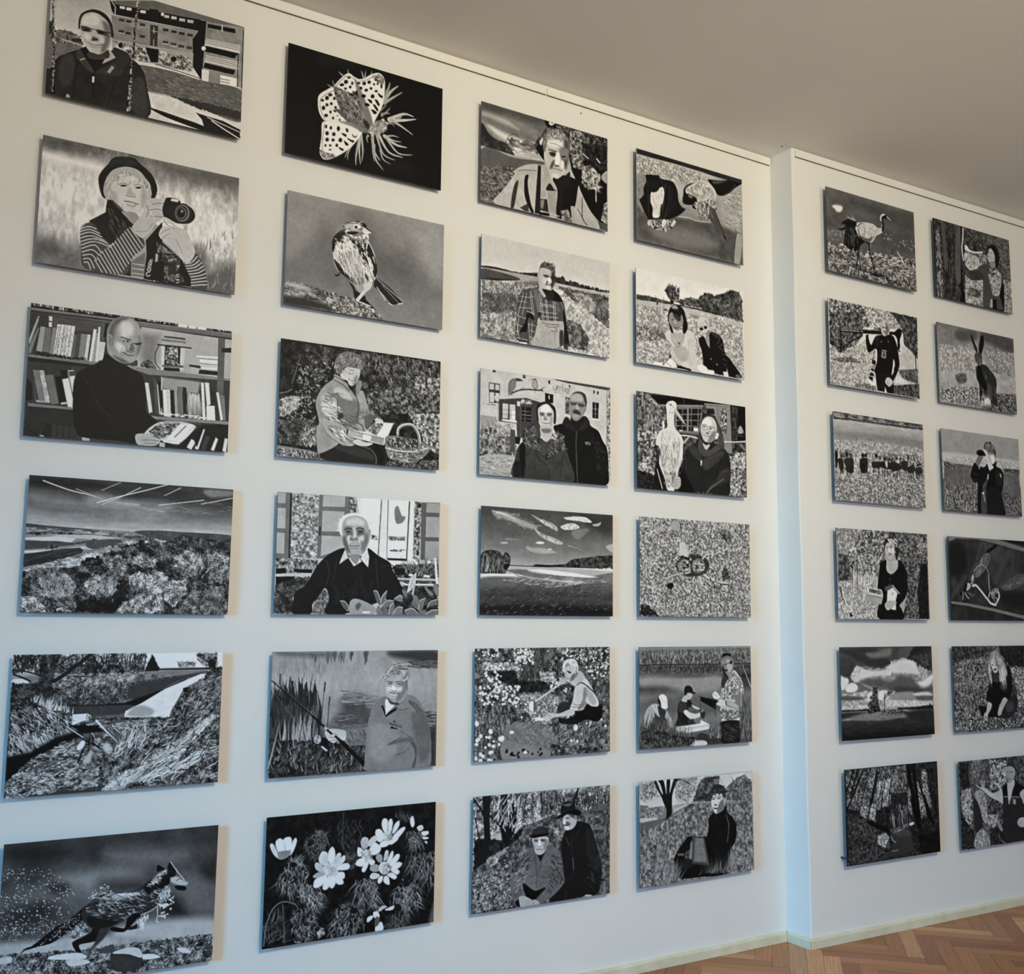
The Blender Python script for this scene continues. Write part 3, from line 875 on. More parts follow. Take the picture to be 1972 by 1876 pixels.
ART['15'] = '''
g 0 200 80 190 110 150 200 110 800 60
f 50 210 34 -2 -1 744 1 735 115 4 109
x 160 88 14 90 5 15 70 3 96 61 37 745 23 735 115 127 112
f 20 120 26 237 61 430 58 726 72 728 118 433 122 252 109
p 215 16.8 723 1 1195 1 1199 97 810 88
f 20 75 22 728 115 768 9 813 88 811 117
p 30 2.1 731 111 746 58 772 12 802 67 815 113
f 30 170 18 1034 6 1165 5 1176 90 1110 95 1050 58
j 28 8 1108 51 1137 41 1161 67 1158 100 1118 99
f 60 190 14 921 55 1036 57 1030 93 930 91
p 45 2.1 810 95 1199 94 1199 109 811 106
p 125 2.8 707 111 1103 106 1068 124 715 130
s 118 2.5 6 156 127 119 317 124 579 128 783 116 1096 113 1104 132 926 177 789 244 587 293 390 298 198 277
f 70 175 20 215 128 784 123 925 149 787 195 583 209 220 210
f 35 120 26 206 196 649 169 925 141 789 244 587 293 390 298 217 284
s 60 20.6 617 210 820 160 1068 124 1097 124 926 177 789 251 688 283
x 160 60 40 30 4 80 190 222 142 647 141 653 253 229 264
p 12 15.6 198 280 390 298 621 294 858 218 983 158 969 179 790 259 690 325 457 329
p 20 2 211 284 455 305 655 296 790 259 710 326 391 319
p 62 15.7 224 291 390 302 655 306 710 319 590 363 355 365 289 335
p 205 3.4 630 343 723 298 858 218 1068 134 1101 135 1098 157 971 215 899 349 886 391 625 378
m 8 60 630 343 723 298 1068 134 1101 135 971 215 886 391
s 150 24.8 644 358 669 324 723 312 794 344 761 381 645 372
p 200 4 328 350 418 348 459 377 408 409 331 412
x 20 -85 8 50 6 40 90 406 354 458 356 459 384
s 195 3.2 3 142 54 137 92 158 8 189
f 20 140 26 893 377 918 321 985 223 1069 167 1140 96 1199 97 1204 421 936 407
x 120 40 40 60 4 60 200 920 349 1099 168 1192 105 1203 391 936 407
p 20 2.9 964 215 999 216 986 244 961 236
p 38 2.6 128 2 171 3 188 94 205 40 203 4 260 3 231 61 217 162 216 264 154 275 158 174 144 72
f 18 90 20 134 2 171 5 188 94 210 13 247 5 217 162 216 271 157 275
c 34 22.3 223 156 291 110 365 50 415 3
c 36 9.2 232 74 286 28 324 4
c 30 8.3 3 89 77 98 146 120
c 25 10.2 10 113 54 130 98 152
c 25 7.9 250 61 290 90 339 56
c 30 5.4 377 37 429 38 484 73
c 25 4.6 317 128 408 134 460 125
c 25 3.9 220 210 320 193 383 161 434 128
c 28 4 291 124 344 160 359 194
x 60 200 60 50 4 15 60 240 109 442 24 460 135 246 224
c 22 8.1 435 17 457 73 446 121
c 22 8.1 474 18 490 67 459 115
c 22 5.5 533 5 590 69 612 112
c 22 5.6 710 8 678 71 633 112
c 22 4.8 628 13 617 63 626 112
c 20 6.4 29 9 57 70 53 104
x 90 80 35 70 5 15 60 4 109 126 99 122 11 -1 9
f 14 110 34 -3 202 149 167 160 262 211 297 328 350 332 418 208 479 199 532 5 572
x 240 -50 30 60 5 60 215 3 308 199 290 329 364 307 444 177 477 2 533
x 120 -65 25 70 5 90 225 10 454 224 426 222 507 5 572
x 60 80 30 50 5 140 230 98 259 199 290 341 344 200 317
f 15 90 24 1 162 142 160 152 234 5 249
p 10 26.5 -1 572 119 554 246 481 384 442 399 477 274 530 151 582 64 669 4 723
w 30 170 24 2 115 600 310 499 438 479 529 470 600 571 491 769 5 802 3 717
x 260 15 25 34 5 120 225 153 609 299 532 364 556 476 727 414 784 11 796 13 730
x 220 -20 30 26 4 15 70 152 596 311 519 458 631 451 753 11 796 13 737
s 200 4 370 536 394 504 413 512 402 545 377 557
s 175 20.2 513 538 545 526 560 555 534 581
s 170 20 430 581 455 562 445 630 406 627
l 20 9.4 450 466 459 521 493 551
l 20 10.6 403 559 380 625
l 25 6.7 437 465 435 561
f 10 110 22 395 394 472 374 865 390 1036 412 938 450 730 454 411 457 331 412
x 180 -15 45 80 5 40 190 408 395 866 397 903 441 410 443
p 12 2.6 325 411 474 419 515 456 398 463 358 433
t 220 12.1 469 391 528 456 598 526
f 18 150 28 497 633 677 479 764 455 1008 411 1195 362 1198 805 506 801
x 160 35 40 80 5 60 225 600 571 764 455 1008 418 1196 391 1198 805 545 794
f 100 230 18 506 801 606 703 726 677 805 599 942 536 1080 429 1151 382 1196 391 1111 460 1014 569 947 651 808 662 709 739 611 807
x 120 35 12 80 5 90 235 544 774 773 653 1011 497 1151 382 1082 473 877 660 611 793
x 60 60 35 90 5 130 230 596 474 757 455 736 580 576 611
x 90 30 14 130 6 140 235 663 770 948 665 1046 629 1021 713 745 776
x 60 20 50 90 5 10 60 732 510 1186 507 1196 769 812 761
l 100 4 427 533 537 643 631 795
l 190 4.6 306 417 399 483
'''
ART['16'] = '''
g 0 62 200 70 330 95 430 80 560 80 610 110 650 165 800 170
m 22 160
s 40 92.8 40 13 223 23 352 73 230 126 45 96
s 105 119 547 90 816 101 1030 154 892 210 618 176
s 130 114.8 298 210 553 183 756 230 695 331 431 302
s 60 118.2 525 259 793 274 763 338 562 323
s 45 76 257 244 339 253 341 292 266 284
s 50 110.8 63 349 244 332 287 414 131 471 44 422
s 38 103 889 392 974 416 1051 520 911 516
s 45 106.2 1106 231 1207 219 1206 331 1125 322
s 100 125.1 965 265 1186 370 1193 482 1047 451
s 170 80.2 706 518 1197 552 1197 676 645 602
s 165 54.8 15 531 258 551 407 532 577 567 647 629 327 649 21 606
b 320 1.5 3.5 150 235 -12 128 270 156 393 311 386 400 314 456 194 504 14 506
b 200 1.5 3 120 220 8 418 351 448 468 475 472 540 258 551 15 518
f 45 190 14 357 532 454 460 484 536 397 563
b 60 2 4 150 235 458 331 558 263 602 334 473 359
f 25 165 24 -98 583 325 617 581 633 747 629 1195 641 1202 841 802 981 -76 899
x 300 30 60 30 4 20 220 -26 785 20 600 747 636 1195 655 1200 793 657 788 27 694
s 195 3.8 283 637 414 639 473 664 449 679 290 657
s 190 3.8 373 675 455 680 495 705 394 710
s 200 4 778 706 847 709 889 735 800 733
s 190 4.1 984 698 1034 702 1071 734 1021 727
s 180 14.6 21 612 74 608 82 640 23 644
s 75 3.3 537 646 581 626 620 625 623 665 570 664
s 160 3.3 665 605 698 596 713 625 673 626
s 60 3.3 604 688 622 658 701 649 769 665 787 727 763 784 656 781 615 749
s 185 4 623 665 701 651 769 669 783 720 704 689 630 676
s 22 2.6 370 450 425 405 462 383 478 431 429 470 356 525 284 567 217 577 151 587 139 592 221 540 303 480
t 30 14.9 168 577 139 585 121 615
x 80 40 25 30 5 10 70 370 450 463 396 356 512 223 571
b 70 1.5 3 140 230 352 461 463 409 357 532 199 581
s 26 2.6 460 461 496 511 478 541 404 570 392 588 414 629 446 640 431 600 488 594 546 583 588 529 592 490 531 463
s 60 15.7 547 504 594 517 565 579 516 624 491 647 479 645 514 598
s 48 2.6 438 406 486 360 536 336 602 330 695 337 761 311 820 277 877 296 921 342 888 379 858 443 798 469 730 474 691 489 614 519 548 524 483 509 441 459
s 90 23.4 474 372 563 342 695 341 749 336 738 375 632 390 538 366
x 220 -25 30 45 5 20 190 450 395 550 348 736 348 828 291 899 326 857 429 730 461 612 493 481 477
x 80 -10 20 40 5 120 215 498 348 563 336 729 344 737 362 565 369
s 22 20.3 775 319 847 273 897 285 892 325 831 345 805 363
s 28 19.5 466 449 571 475 638 496 574 521 496 511
c 205 3.4 738 482 811 464 864 430 895 373
s 18 2.7 736 462 691 483 680 528 668 539 614 523 594 530 609 548 669 561 701 544 739 502 764 478
s 40 3.3 695 543 754 524 762 548 709 555
x 60 -100 30 30 4 170 235 739 495 812 478 776 553
s 95 2.7 820 277 853 247 893 230 949 229 987 267 1010 303 1047 328 1041 348 1013 352 999 364 957 352 922 362 888 365 851 334
s 170 16.6 938 276 981 287 1010 310 1033 326 1012 338 962 326 925 301
s 25 3.4 888 257 925 288 907 340 858 335 828 298 854 260
s 18 2.1 955 332 1012 341 1024 363 1000 367 964 354
s 20 2.1 845 239 843 205 857 203 893 230 873 235
s 28 2.1 902 258 906 211 919 189 941 208 957 243 952 277 917 280
l 215 4.2 922 191 964 251
l 215 3.5 964 251 995 288 1010 307
x 70 -80 25 40 4 120 225 866 349 919 314 929 356 865 444
x 60 -20 30 26 4 130 225 853 253 894 234 856 294 775 326
c 20 3.5 961 305 981 294 996 302
b 50 3 7 170 240 868 390 957 359 955 441 904 516 868 498
c 220 4.1 858 443 861 497 856 523 870 532
c 205 3.4 791 468 773 513 769 552
'''
ART['21'] = '''
g 0 14 800 12
s 28 121.2 242 21 517 -41 518 14 243 88
s 26 125.9 672 651 890 633 966 727 709 731
t 130 28.4 729 188 758 125 770 76
t 150 31.2 730 216 780 139 835 82
t 145 24.1 727 245 795 184 867 123
t 165 28.5 769 358 886 285 964 286
t 170 31.3 776 363 886 334 984 300
t 150 24.2 783 358 872 387 962 427
t 140 15.8 842 332 864 312 874 281
t 140 17 742 497 800 475 851 476
t 150 22.6 734 492 800 510 870 506
t 165 28.3 742 497 830 537 915 537
t 150 19.8 749 502 846 596 961 582
t 160 23.9 691 496 772 606 883 621
t 150 19.7 677 506 729 631 824 656
t 145 15.5 707 609 730 672 792 695
t 165 25.2 641 502 657 621 705 685
t 150 21 656 580 672 685 735 753
t 145 16.8 641 522 650 643 665 708
t 150 20.7 549 532 523 680 521 765
t 160 20.7 549 532 544 648 556 750
t 150 18 556 530 572 641 566 731
t 140 13.7 501 591 461 689 458 743
t 130 13.7 501 598 454 684 437 735
t 140 16.7 609 523 599 546 610 578
t 130 15.5 710 346 753 300 775 266
t 120 14.1 702 307 731 271 749 252
t 130 15.6 710 332 761 312 772 316
t 130 14.2 762 388 798 385 812 406
t 130 15.1 401 123 384 115 373 104
t 120 12.4 446 96 442 77 437 68
t 130 15.4 562 97 551 66 542 48
t 120 12.6 573 94 576 59 577 36
t 120 12.2 348 226 334 203 330 177
t 130 13.5 328 235 307 231 288 222
t 120 11.3 626 58 622 38 625 23
s 200 2 341 235 381 163 443 97 492 111 527 128 508 209 453 265 397 267
s 205 2.1 499 143 562 104 626 51 683 27 724 58 729 147 716 261 667 378 646 425 596 404 551 279
s 200 2 225 368 234 319 281 272 341 235 384 324 456 447 346 486 279 497 237 445
s 205 2 262 518 319 493 456 461 562 474 569 506 487 635 392 725 312 775 271 774 250 727 261 618
c 60 3.4 342 242 382 180 436 120 485 126 514 152
c 60 3.4 282 486 247 422 245 349 288 297 342 255
c 60 3.3 279 520 271 615 270 715 298 761
c 70 3.5 521 140 591 103 648 59 705 42 717 94
f 40 190 15 626 58 683 31 724 58 725 106 648 93
f 40 190 15 253 719 297 728 365 725 365 748 298 775 264 763
s 95 16.3 341 228 424 239 522 246 595 335 639 420 626 492 570 513 484 460 428 448 371 341
f 50 150 18 348 240 424 239 523 259 595 335 639 420 626 492 555 510 470 450 414 411 378 340
x 160 -55 14 70 4 50 190 355 238 452 224 559 304 639 420 619 480 498 443 400 388
x 40 -40 14 40 3 30 60 411 276 495 308 553 374 511 405 455 366
s 120 20.8 500 156 521 150 624 355 632 428 582 407
s 120 20.4 387 475 477 462 583 475 569 506 485 487
s 50 20.8 568 425 596 417 626 464 597 472
e 60 3 431 420 18 14 2.16
s 90 4.1 352 394 386 385 442 417 414 438 386 418
f 90 200 15 639 420 725 363 762 388 741 462 655 505 598 499
x 80 0 180 24 3 120 210 639 420 740 366 755 445 655 512
e 30 1 429 166 19 14 2.32
e 35 1 399 197 19 11 2.70
e 35 1 477 163 14 9 1.80
e 30 1 427 218 12 9 2.53
e 30 1 462 196 13 10 2.10
e 30 1 393 234 9 5 2.72
e 30 1 487 226 10 7 2.47
e 30 1 473 249 20 9 2.81
e 45 1 450 129 15 8 2.75
e 30 1 568 138 17 13 2.17
e 30 1 606 118 16 12 2.35
e 40 1 526 149 16 8 2.78
e 30 1 544 181 14 11 2.34
e 30 1 585 185 16 11 2.51
e 30 1 622 161 13 10 2.45
e 30 1 645 123 10 8 2.21
e 30 1 673 111 11 8 2.08
e 20 1 566 235 20 14 2.58
e 25 1 636 218 18 14 2.19
e 20 1 662 171 14 9 2.65
s 20 1.4 675 179 700 189 715 192 712 211 686 204
s 20 1.4 597 249 629 250 633 273 615 271
s 20 1.4 652 239 672 235 694 267 680 278 662 255
s 20 1.4 576 289 601 279 616 295 587 307
s 20 1.4 640 278 658 277 684 308 674 321 652 299
s 20 1.4 627 320 648 318 674 331 656 350 638 338
e 60 1 703 119 21 9 1.61
e 40 1 315 296 18 12 2.58
e 35 1 291 326 18 14 2.14
e 35 1 259 352 13 10 2.50
e 30 1 346 314 14 10 1.92
e 30 1 293 376 14 11 2.09
e 30 1 325 359 13 10 1.98
e 30 1 357 378 12 9 2.06
e 35 1 268 406 18 13 1.86
e 30 1 321 422 13 9 1.88
s 30 1.4 341 397 362 404 359 415 345 412
e 30 1 289 456 16 12 2.48
e 30 1 341 462 11 9 2.06
e 30 1 391 461 9 6 1.98
e 30 1 373 435 7 4 2.78
e 35 1 353 274 10 7 1.80
e 35 1 291 537 15 9 1.71
e 35 1 327 538 14 10 1.91
e 20 1 383 529 20 12 1.69
s 20 1.4 437 513 454 512 458 534 444 538
e 30 1 300 585 17 13 1.96
e 30 1 350 579 16 13 2.13
s 20 1.4 410 553 444 558 441 576 413 566
e 30 1 302 631 16 13 2.12
e 30 1 346 623 14 11 2.34
e 25 1 400 610 18 14 2.00
s 20 1.4 452 580 480 586 504 587 494 606 459 592
s 20 1.4 428 606 459 622 460 635 439 637
s 20 1.4 486 538 507 556 528 540 514 564 493 559
e 30 1 326 668 11 8 2.33
e 25 1 375 655 14 10 1.91
s 20 1.4 391 665 426 670 423 685 398 680
e 30 1 326 700 10 6 2.74
e 40 1 291 677 11 8 1.82
'''
ART['22'] = '''
g 0 138 300 122 500 112 800 128
s 100 245.6 449 73 589 77 699 259 956 347 959 520 668 470 520 159
s 108 178.9 215 224 329 200 389 455 352 595 223 520
s 138 155.5 3 138 180 165 120 375 5 463
s 148 173.1 951 68 1201 87 1207 441 1031 333
s 110 2.6 -34 658 17 641 88 639 206 641 300 660 435 673 532 683 638 713 695 750 725 793 747 837 -22 842
w 60 170 26 2 -2 646 127 639 300 664 330 797 131 797 -2 755
f 25 215 16 286 659 435 673 532 683 638 713 725 793 605 819 330 797
x 160 -30 30 26 4 20 225 300 664 532 690 710 762 718 794 397 786
s 170 30.9 17 649 94 648 180 659 128 681 17 668
p 55 34.6 -3 749 129 733 302 756 357 793 197 799 -1 807
p 20 2 505 695 552 653 602 678 645 711 674 737 574 696
s 45 2.7 411 511 453 557 496 623 511 680 553 693 609 690 645 718 602 698 587 647 531 643 502 588 460 562
s 150 3.4 488 564 550 566 593 605 573 643 531 616
s 25 2 503 621 573 649 602 692 553 693 511 680
c 25 8.1 422 522 397 513 384 536 364 540
c 25 5.4 391 515 384 529 357 534
p 40 2.1 640 495 690 507 777 553 881 644 874 659 845 664 780 682 728 616 642 563
l 200 3.5 676 509 881 641
l 190 3.5 699 594 787 677
l 190 2.8 712 544 852 660
l 210 7.1 845 664 877 652
l 200 6.3 769 670 798 679
l 160 8.3 677 570 743 654
s 185 2 332 333 334 279 370 238 411 209 522 227 585 227 614 262 651 330 674 421 672 490 634 544 599 564 530 573 481 558 418 523 377 497 348 436
s 30 2.7 334 279 383 215 424 200 405 251 358 301 346 370 332 359
s 40 3.5 600 259 636 313 670 401 675 469 654 500 631 409 601 333
s 35 3.4 348 423 376 491 418 523 502 568 557 565 515 552 445 511 389 455
s 110 28.5 480 532 570 522 564 563 509 573
x 130 -75 25 50 9 15 60 344 264 494 246 593 267 638 374 596 388 510 310 387 375
x 60 -50 25 50 9 215 235 344 277 495 259 442 351 360 380
x 170 -68 12 60 5 90 225 353 382 566 326 633 476 571 549 494 542 390 468
x 70 -70 14 70 8 20 60 538 305 636 299 654 473 571 528
x 60 -72 12 60 7 215 235 545 317 644 338 641 516 570 522
e 20 1 574 415 10 6 1.64
s 185 2.7 571 569 634 537 628 586 594 619 560 665 536 696 518 686 552 640 579 594
c 200 6.8 525 691 574 703 631 714
s 120 2 403 198 413 155 450 130 505 112 554 111 590 138 623 172 591 192 592 240 523 261 439 244 384 235
s 30 3.4 407 183 430 145 505 113 561 117 590 138 555 145 506 129 451 154
x 50 15 20 40 5 150 225 403 164 491 121 576 134 562 151 424 193
s 205 3.4 485 153 499 137 527 138 541 155 507 176 486 173
e 15 1 505 160 14 11 2.49
e 220 1 509 154 3 2 2.37
s 200 3.4 424 207 452 194 494 233 591 192 592 246 494 246
s 30 3.4 438 207 493 196 521 197 501 214 452 224
c 210 4.1 445 196 493 185 542 182
s 205 2.1 552 170 576 151 619 173 612 184 581 194 556 186
s 25 2.1 566 150 583 146 624 170 612 171
c 120 2.8 552 173 584 173 612 174
x 50 -80 25 26 5 50 120 466 225 591 199 593 267 495 273
x 40 200 30 30 7 20 60 344 277 424 193 425 247 359 327
'''
ART['23'] = '''
g 0 20 800 30
f 8 60 30
f 10 110 26 149 17 1196 6 1199 262 945 223 625 294 629 458 770 497 1202 468 595 527 589 199 381 62 254 305
x 260 -70 40 34 8 50 150 585 14 1196 13 1198 165 945 223 859 260 628 81
x 200 0 180 20 9 60 165 120 162 382 95 319 271 244 434 260 535 99 563 3 523 125 320
x 200 0 180 20 9 50 140 625 274 1199 207 1021 405 663 455
f 12 150 18 625 287 1198 165 1201 372 948 412 649 456
f 25 225 16 0 423 63 391 146 381 147 445 66 516 4 535
f 25 225 16 948 412 1201 386 1204 687 1099 648 1053 551
f 20 200 16 1003 134 1198 124 1199 262 990 252
f 12 120 20 4 554 273 533 274 597 199 718 2 710
x 100 0 180 24 5 130 220 13 422 146 381 128 466 16 522
c 90 6.4 138 95 115 194 86 300
c 110 6.3 2 376 55 360 87 337
x 90 90 60 34 6 110 200 164 607 274 572 264 725 174 720
p 125 1.2 -0 726 232 744 344 769 345 798 2 800
f 30 190 12 66 745 233 753 234 797 67 795
f 30 190 12 0 741 57 743 58 792 2 794
f 40 170 14 239 759 357 756 358 794 240 800
p 80 2 740 777 1205 735 1200 803 740 804
f 20 140 12 740 777 1205 728 1200 803 740 804
s 35 1.9 298 754 356 698 435 672 598 664 689 676 787 681 795 733 782 800 670 802 345 798
s 55 23.5 396 701 530 683 654 712 690 768 531 748
c 120 3.3 585 679 668 698 711 753 708 799
s 18 4.1 688 670 759 690 768 775 726 798 711 734
s 148 1.9 257 420 281 340 319 284 378 232 384 199 438 218 494 263 563 295 597 291 627 366 649 437 622 499 638 563 610 578 501 576 433 582 435 672 304 754 278 724 268 585 286 545
m 14 60 280 302 590 278 638 563 304 747
s 115 23.8 415 364 565 373 561 518 432 543
s 178 23.8 400 288 481 304 523 365 455 359 387 328
s 172 19.5 295 364 387 341 404 482 324 490
c 60 5.3 378 238 453 268 495 303
c 60 5.3 384 211 439 231 487 251
s 60 3.3 501 269 542 271 550 336 522 312
s 130 2.7 548 231 589 226 577 293 550 336
c 50 6 550 336 569 399 561 505 603 540 610 578
x 90 -20 16 60 5 70 120 294 339 414 325 420 570 326 554
x 60 -15 14 60 6 195 215 283 404 415 390 446 542 326 554
x 60 -10 14 50 5 80 120 417 454 560 466 555 571 419 532
x 30 60 14 40 5 80 120 566 439 635 445 622 499 567 491
c 70 4.6 411 351 421 480 459 541 501 576
s 60 4 417 480 451 464 458 495 425 509
l 110 3.2 297 429 410 436
l 110 3.3 429 414 558 400
s 95 2.7 615 473 656 456 719 452 755 485 720 489 685 486 658 535 624 551
x 30 -60 14 26 4 50 130 622 466 734 461 651 535
s 185 2 692 485 713 470 755 485 748 499 713 499
s 160 1.9 300 556 352 526 432 543 480 571 495 615 543 637 544 676 503 689 449 684 354 628
x 60 -30 20 60 5 80 120 326 554 432 550 501 615 530 664 449 671
x 30 -30 20 50 6 195 215 339 565 460 580 516 652 435 646
c 60 3.2 299 550 354 628 449 681 503 689
s 185 2 536 650 570 634 625 649 681 651 667 665 626 678 564 674
p 200 1.3 501 576 624 577 699 498 837 494 766 660 495 622
p 165 1.3 508 582 610 588 604 625 498 618
p 225 0.7 612 585 670 596 660 633 603 625
p 150 1.4 673 599 768 610 762 657 663 636
p 225 1.4 770 500 837 496 765 610 715 602
f 60 190 16 638 569 699 504 763 504 708 596
l 60 3.3 507 578 765 610
l 50 3.3 495 622 766 660
s 120 2.1 775 609 828 585 900 585 1024 594 1114 627 1122 667 1063 726 983 765 896 759 802 739
s 60 16.5 800 614 936 588 1054 618 1025 668 901 672 808 660
x 160 -70 30 24 6 120 215 786 608 936 582 1114 633 1063 726 954 768 809 739
x 60 10 14 50 5 40 80 794 681 1099 675 997 758 824 738
c 185 8.2 780 675 880 687 996 684 1114 647
c 130 20.8 871 574 877 527 928 495 986 496 1031 553 1043 619 1040 680
c 185 8.3 867 568 877 520 928 492 993 492 1038 552 1050 619
s 185 2 424 174 450 144 532 127 574 135 571 182 555 223 521 263 494 257 480 232 438 218
s 110 2 382 127 408 65 461 31 530 28 579 61 597 119 581 147 560 137 518 136 484 133 457 150 431 193 397 177
x 120 -110 40 50 5 50 190 382 121 448 40 537 27 593 93 588 146 504 118 424 180 397 171
s 140 16.1 534 199 561 189 548 237 521 260
c 90 2.7 454 154 485 179 506 183
e 110 1 509 174 17 10 2.95
e 195 1 509 174 13 8 2.96
e 110 1 552 177 15 9 2.96
e 190 1 552 177 12 7 2.97
c 80 3.3 495 158 512 153 529 157
c 60 2.7 499 179 513 180 523 176
c 130 2.7 523 188 530 206 517 215
c 60 4 489 218 514 231 541 222
c 215 3.3 500 227 514 235 531 231
s 35 2.7 480 239 501 266 528 266 522 299 494 283
'''
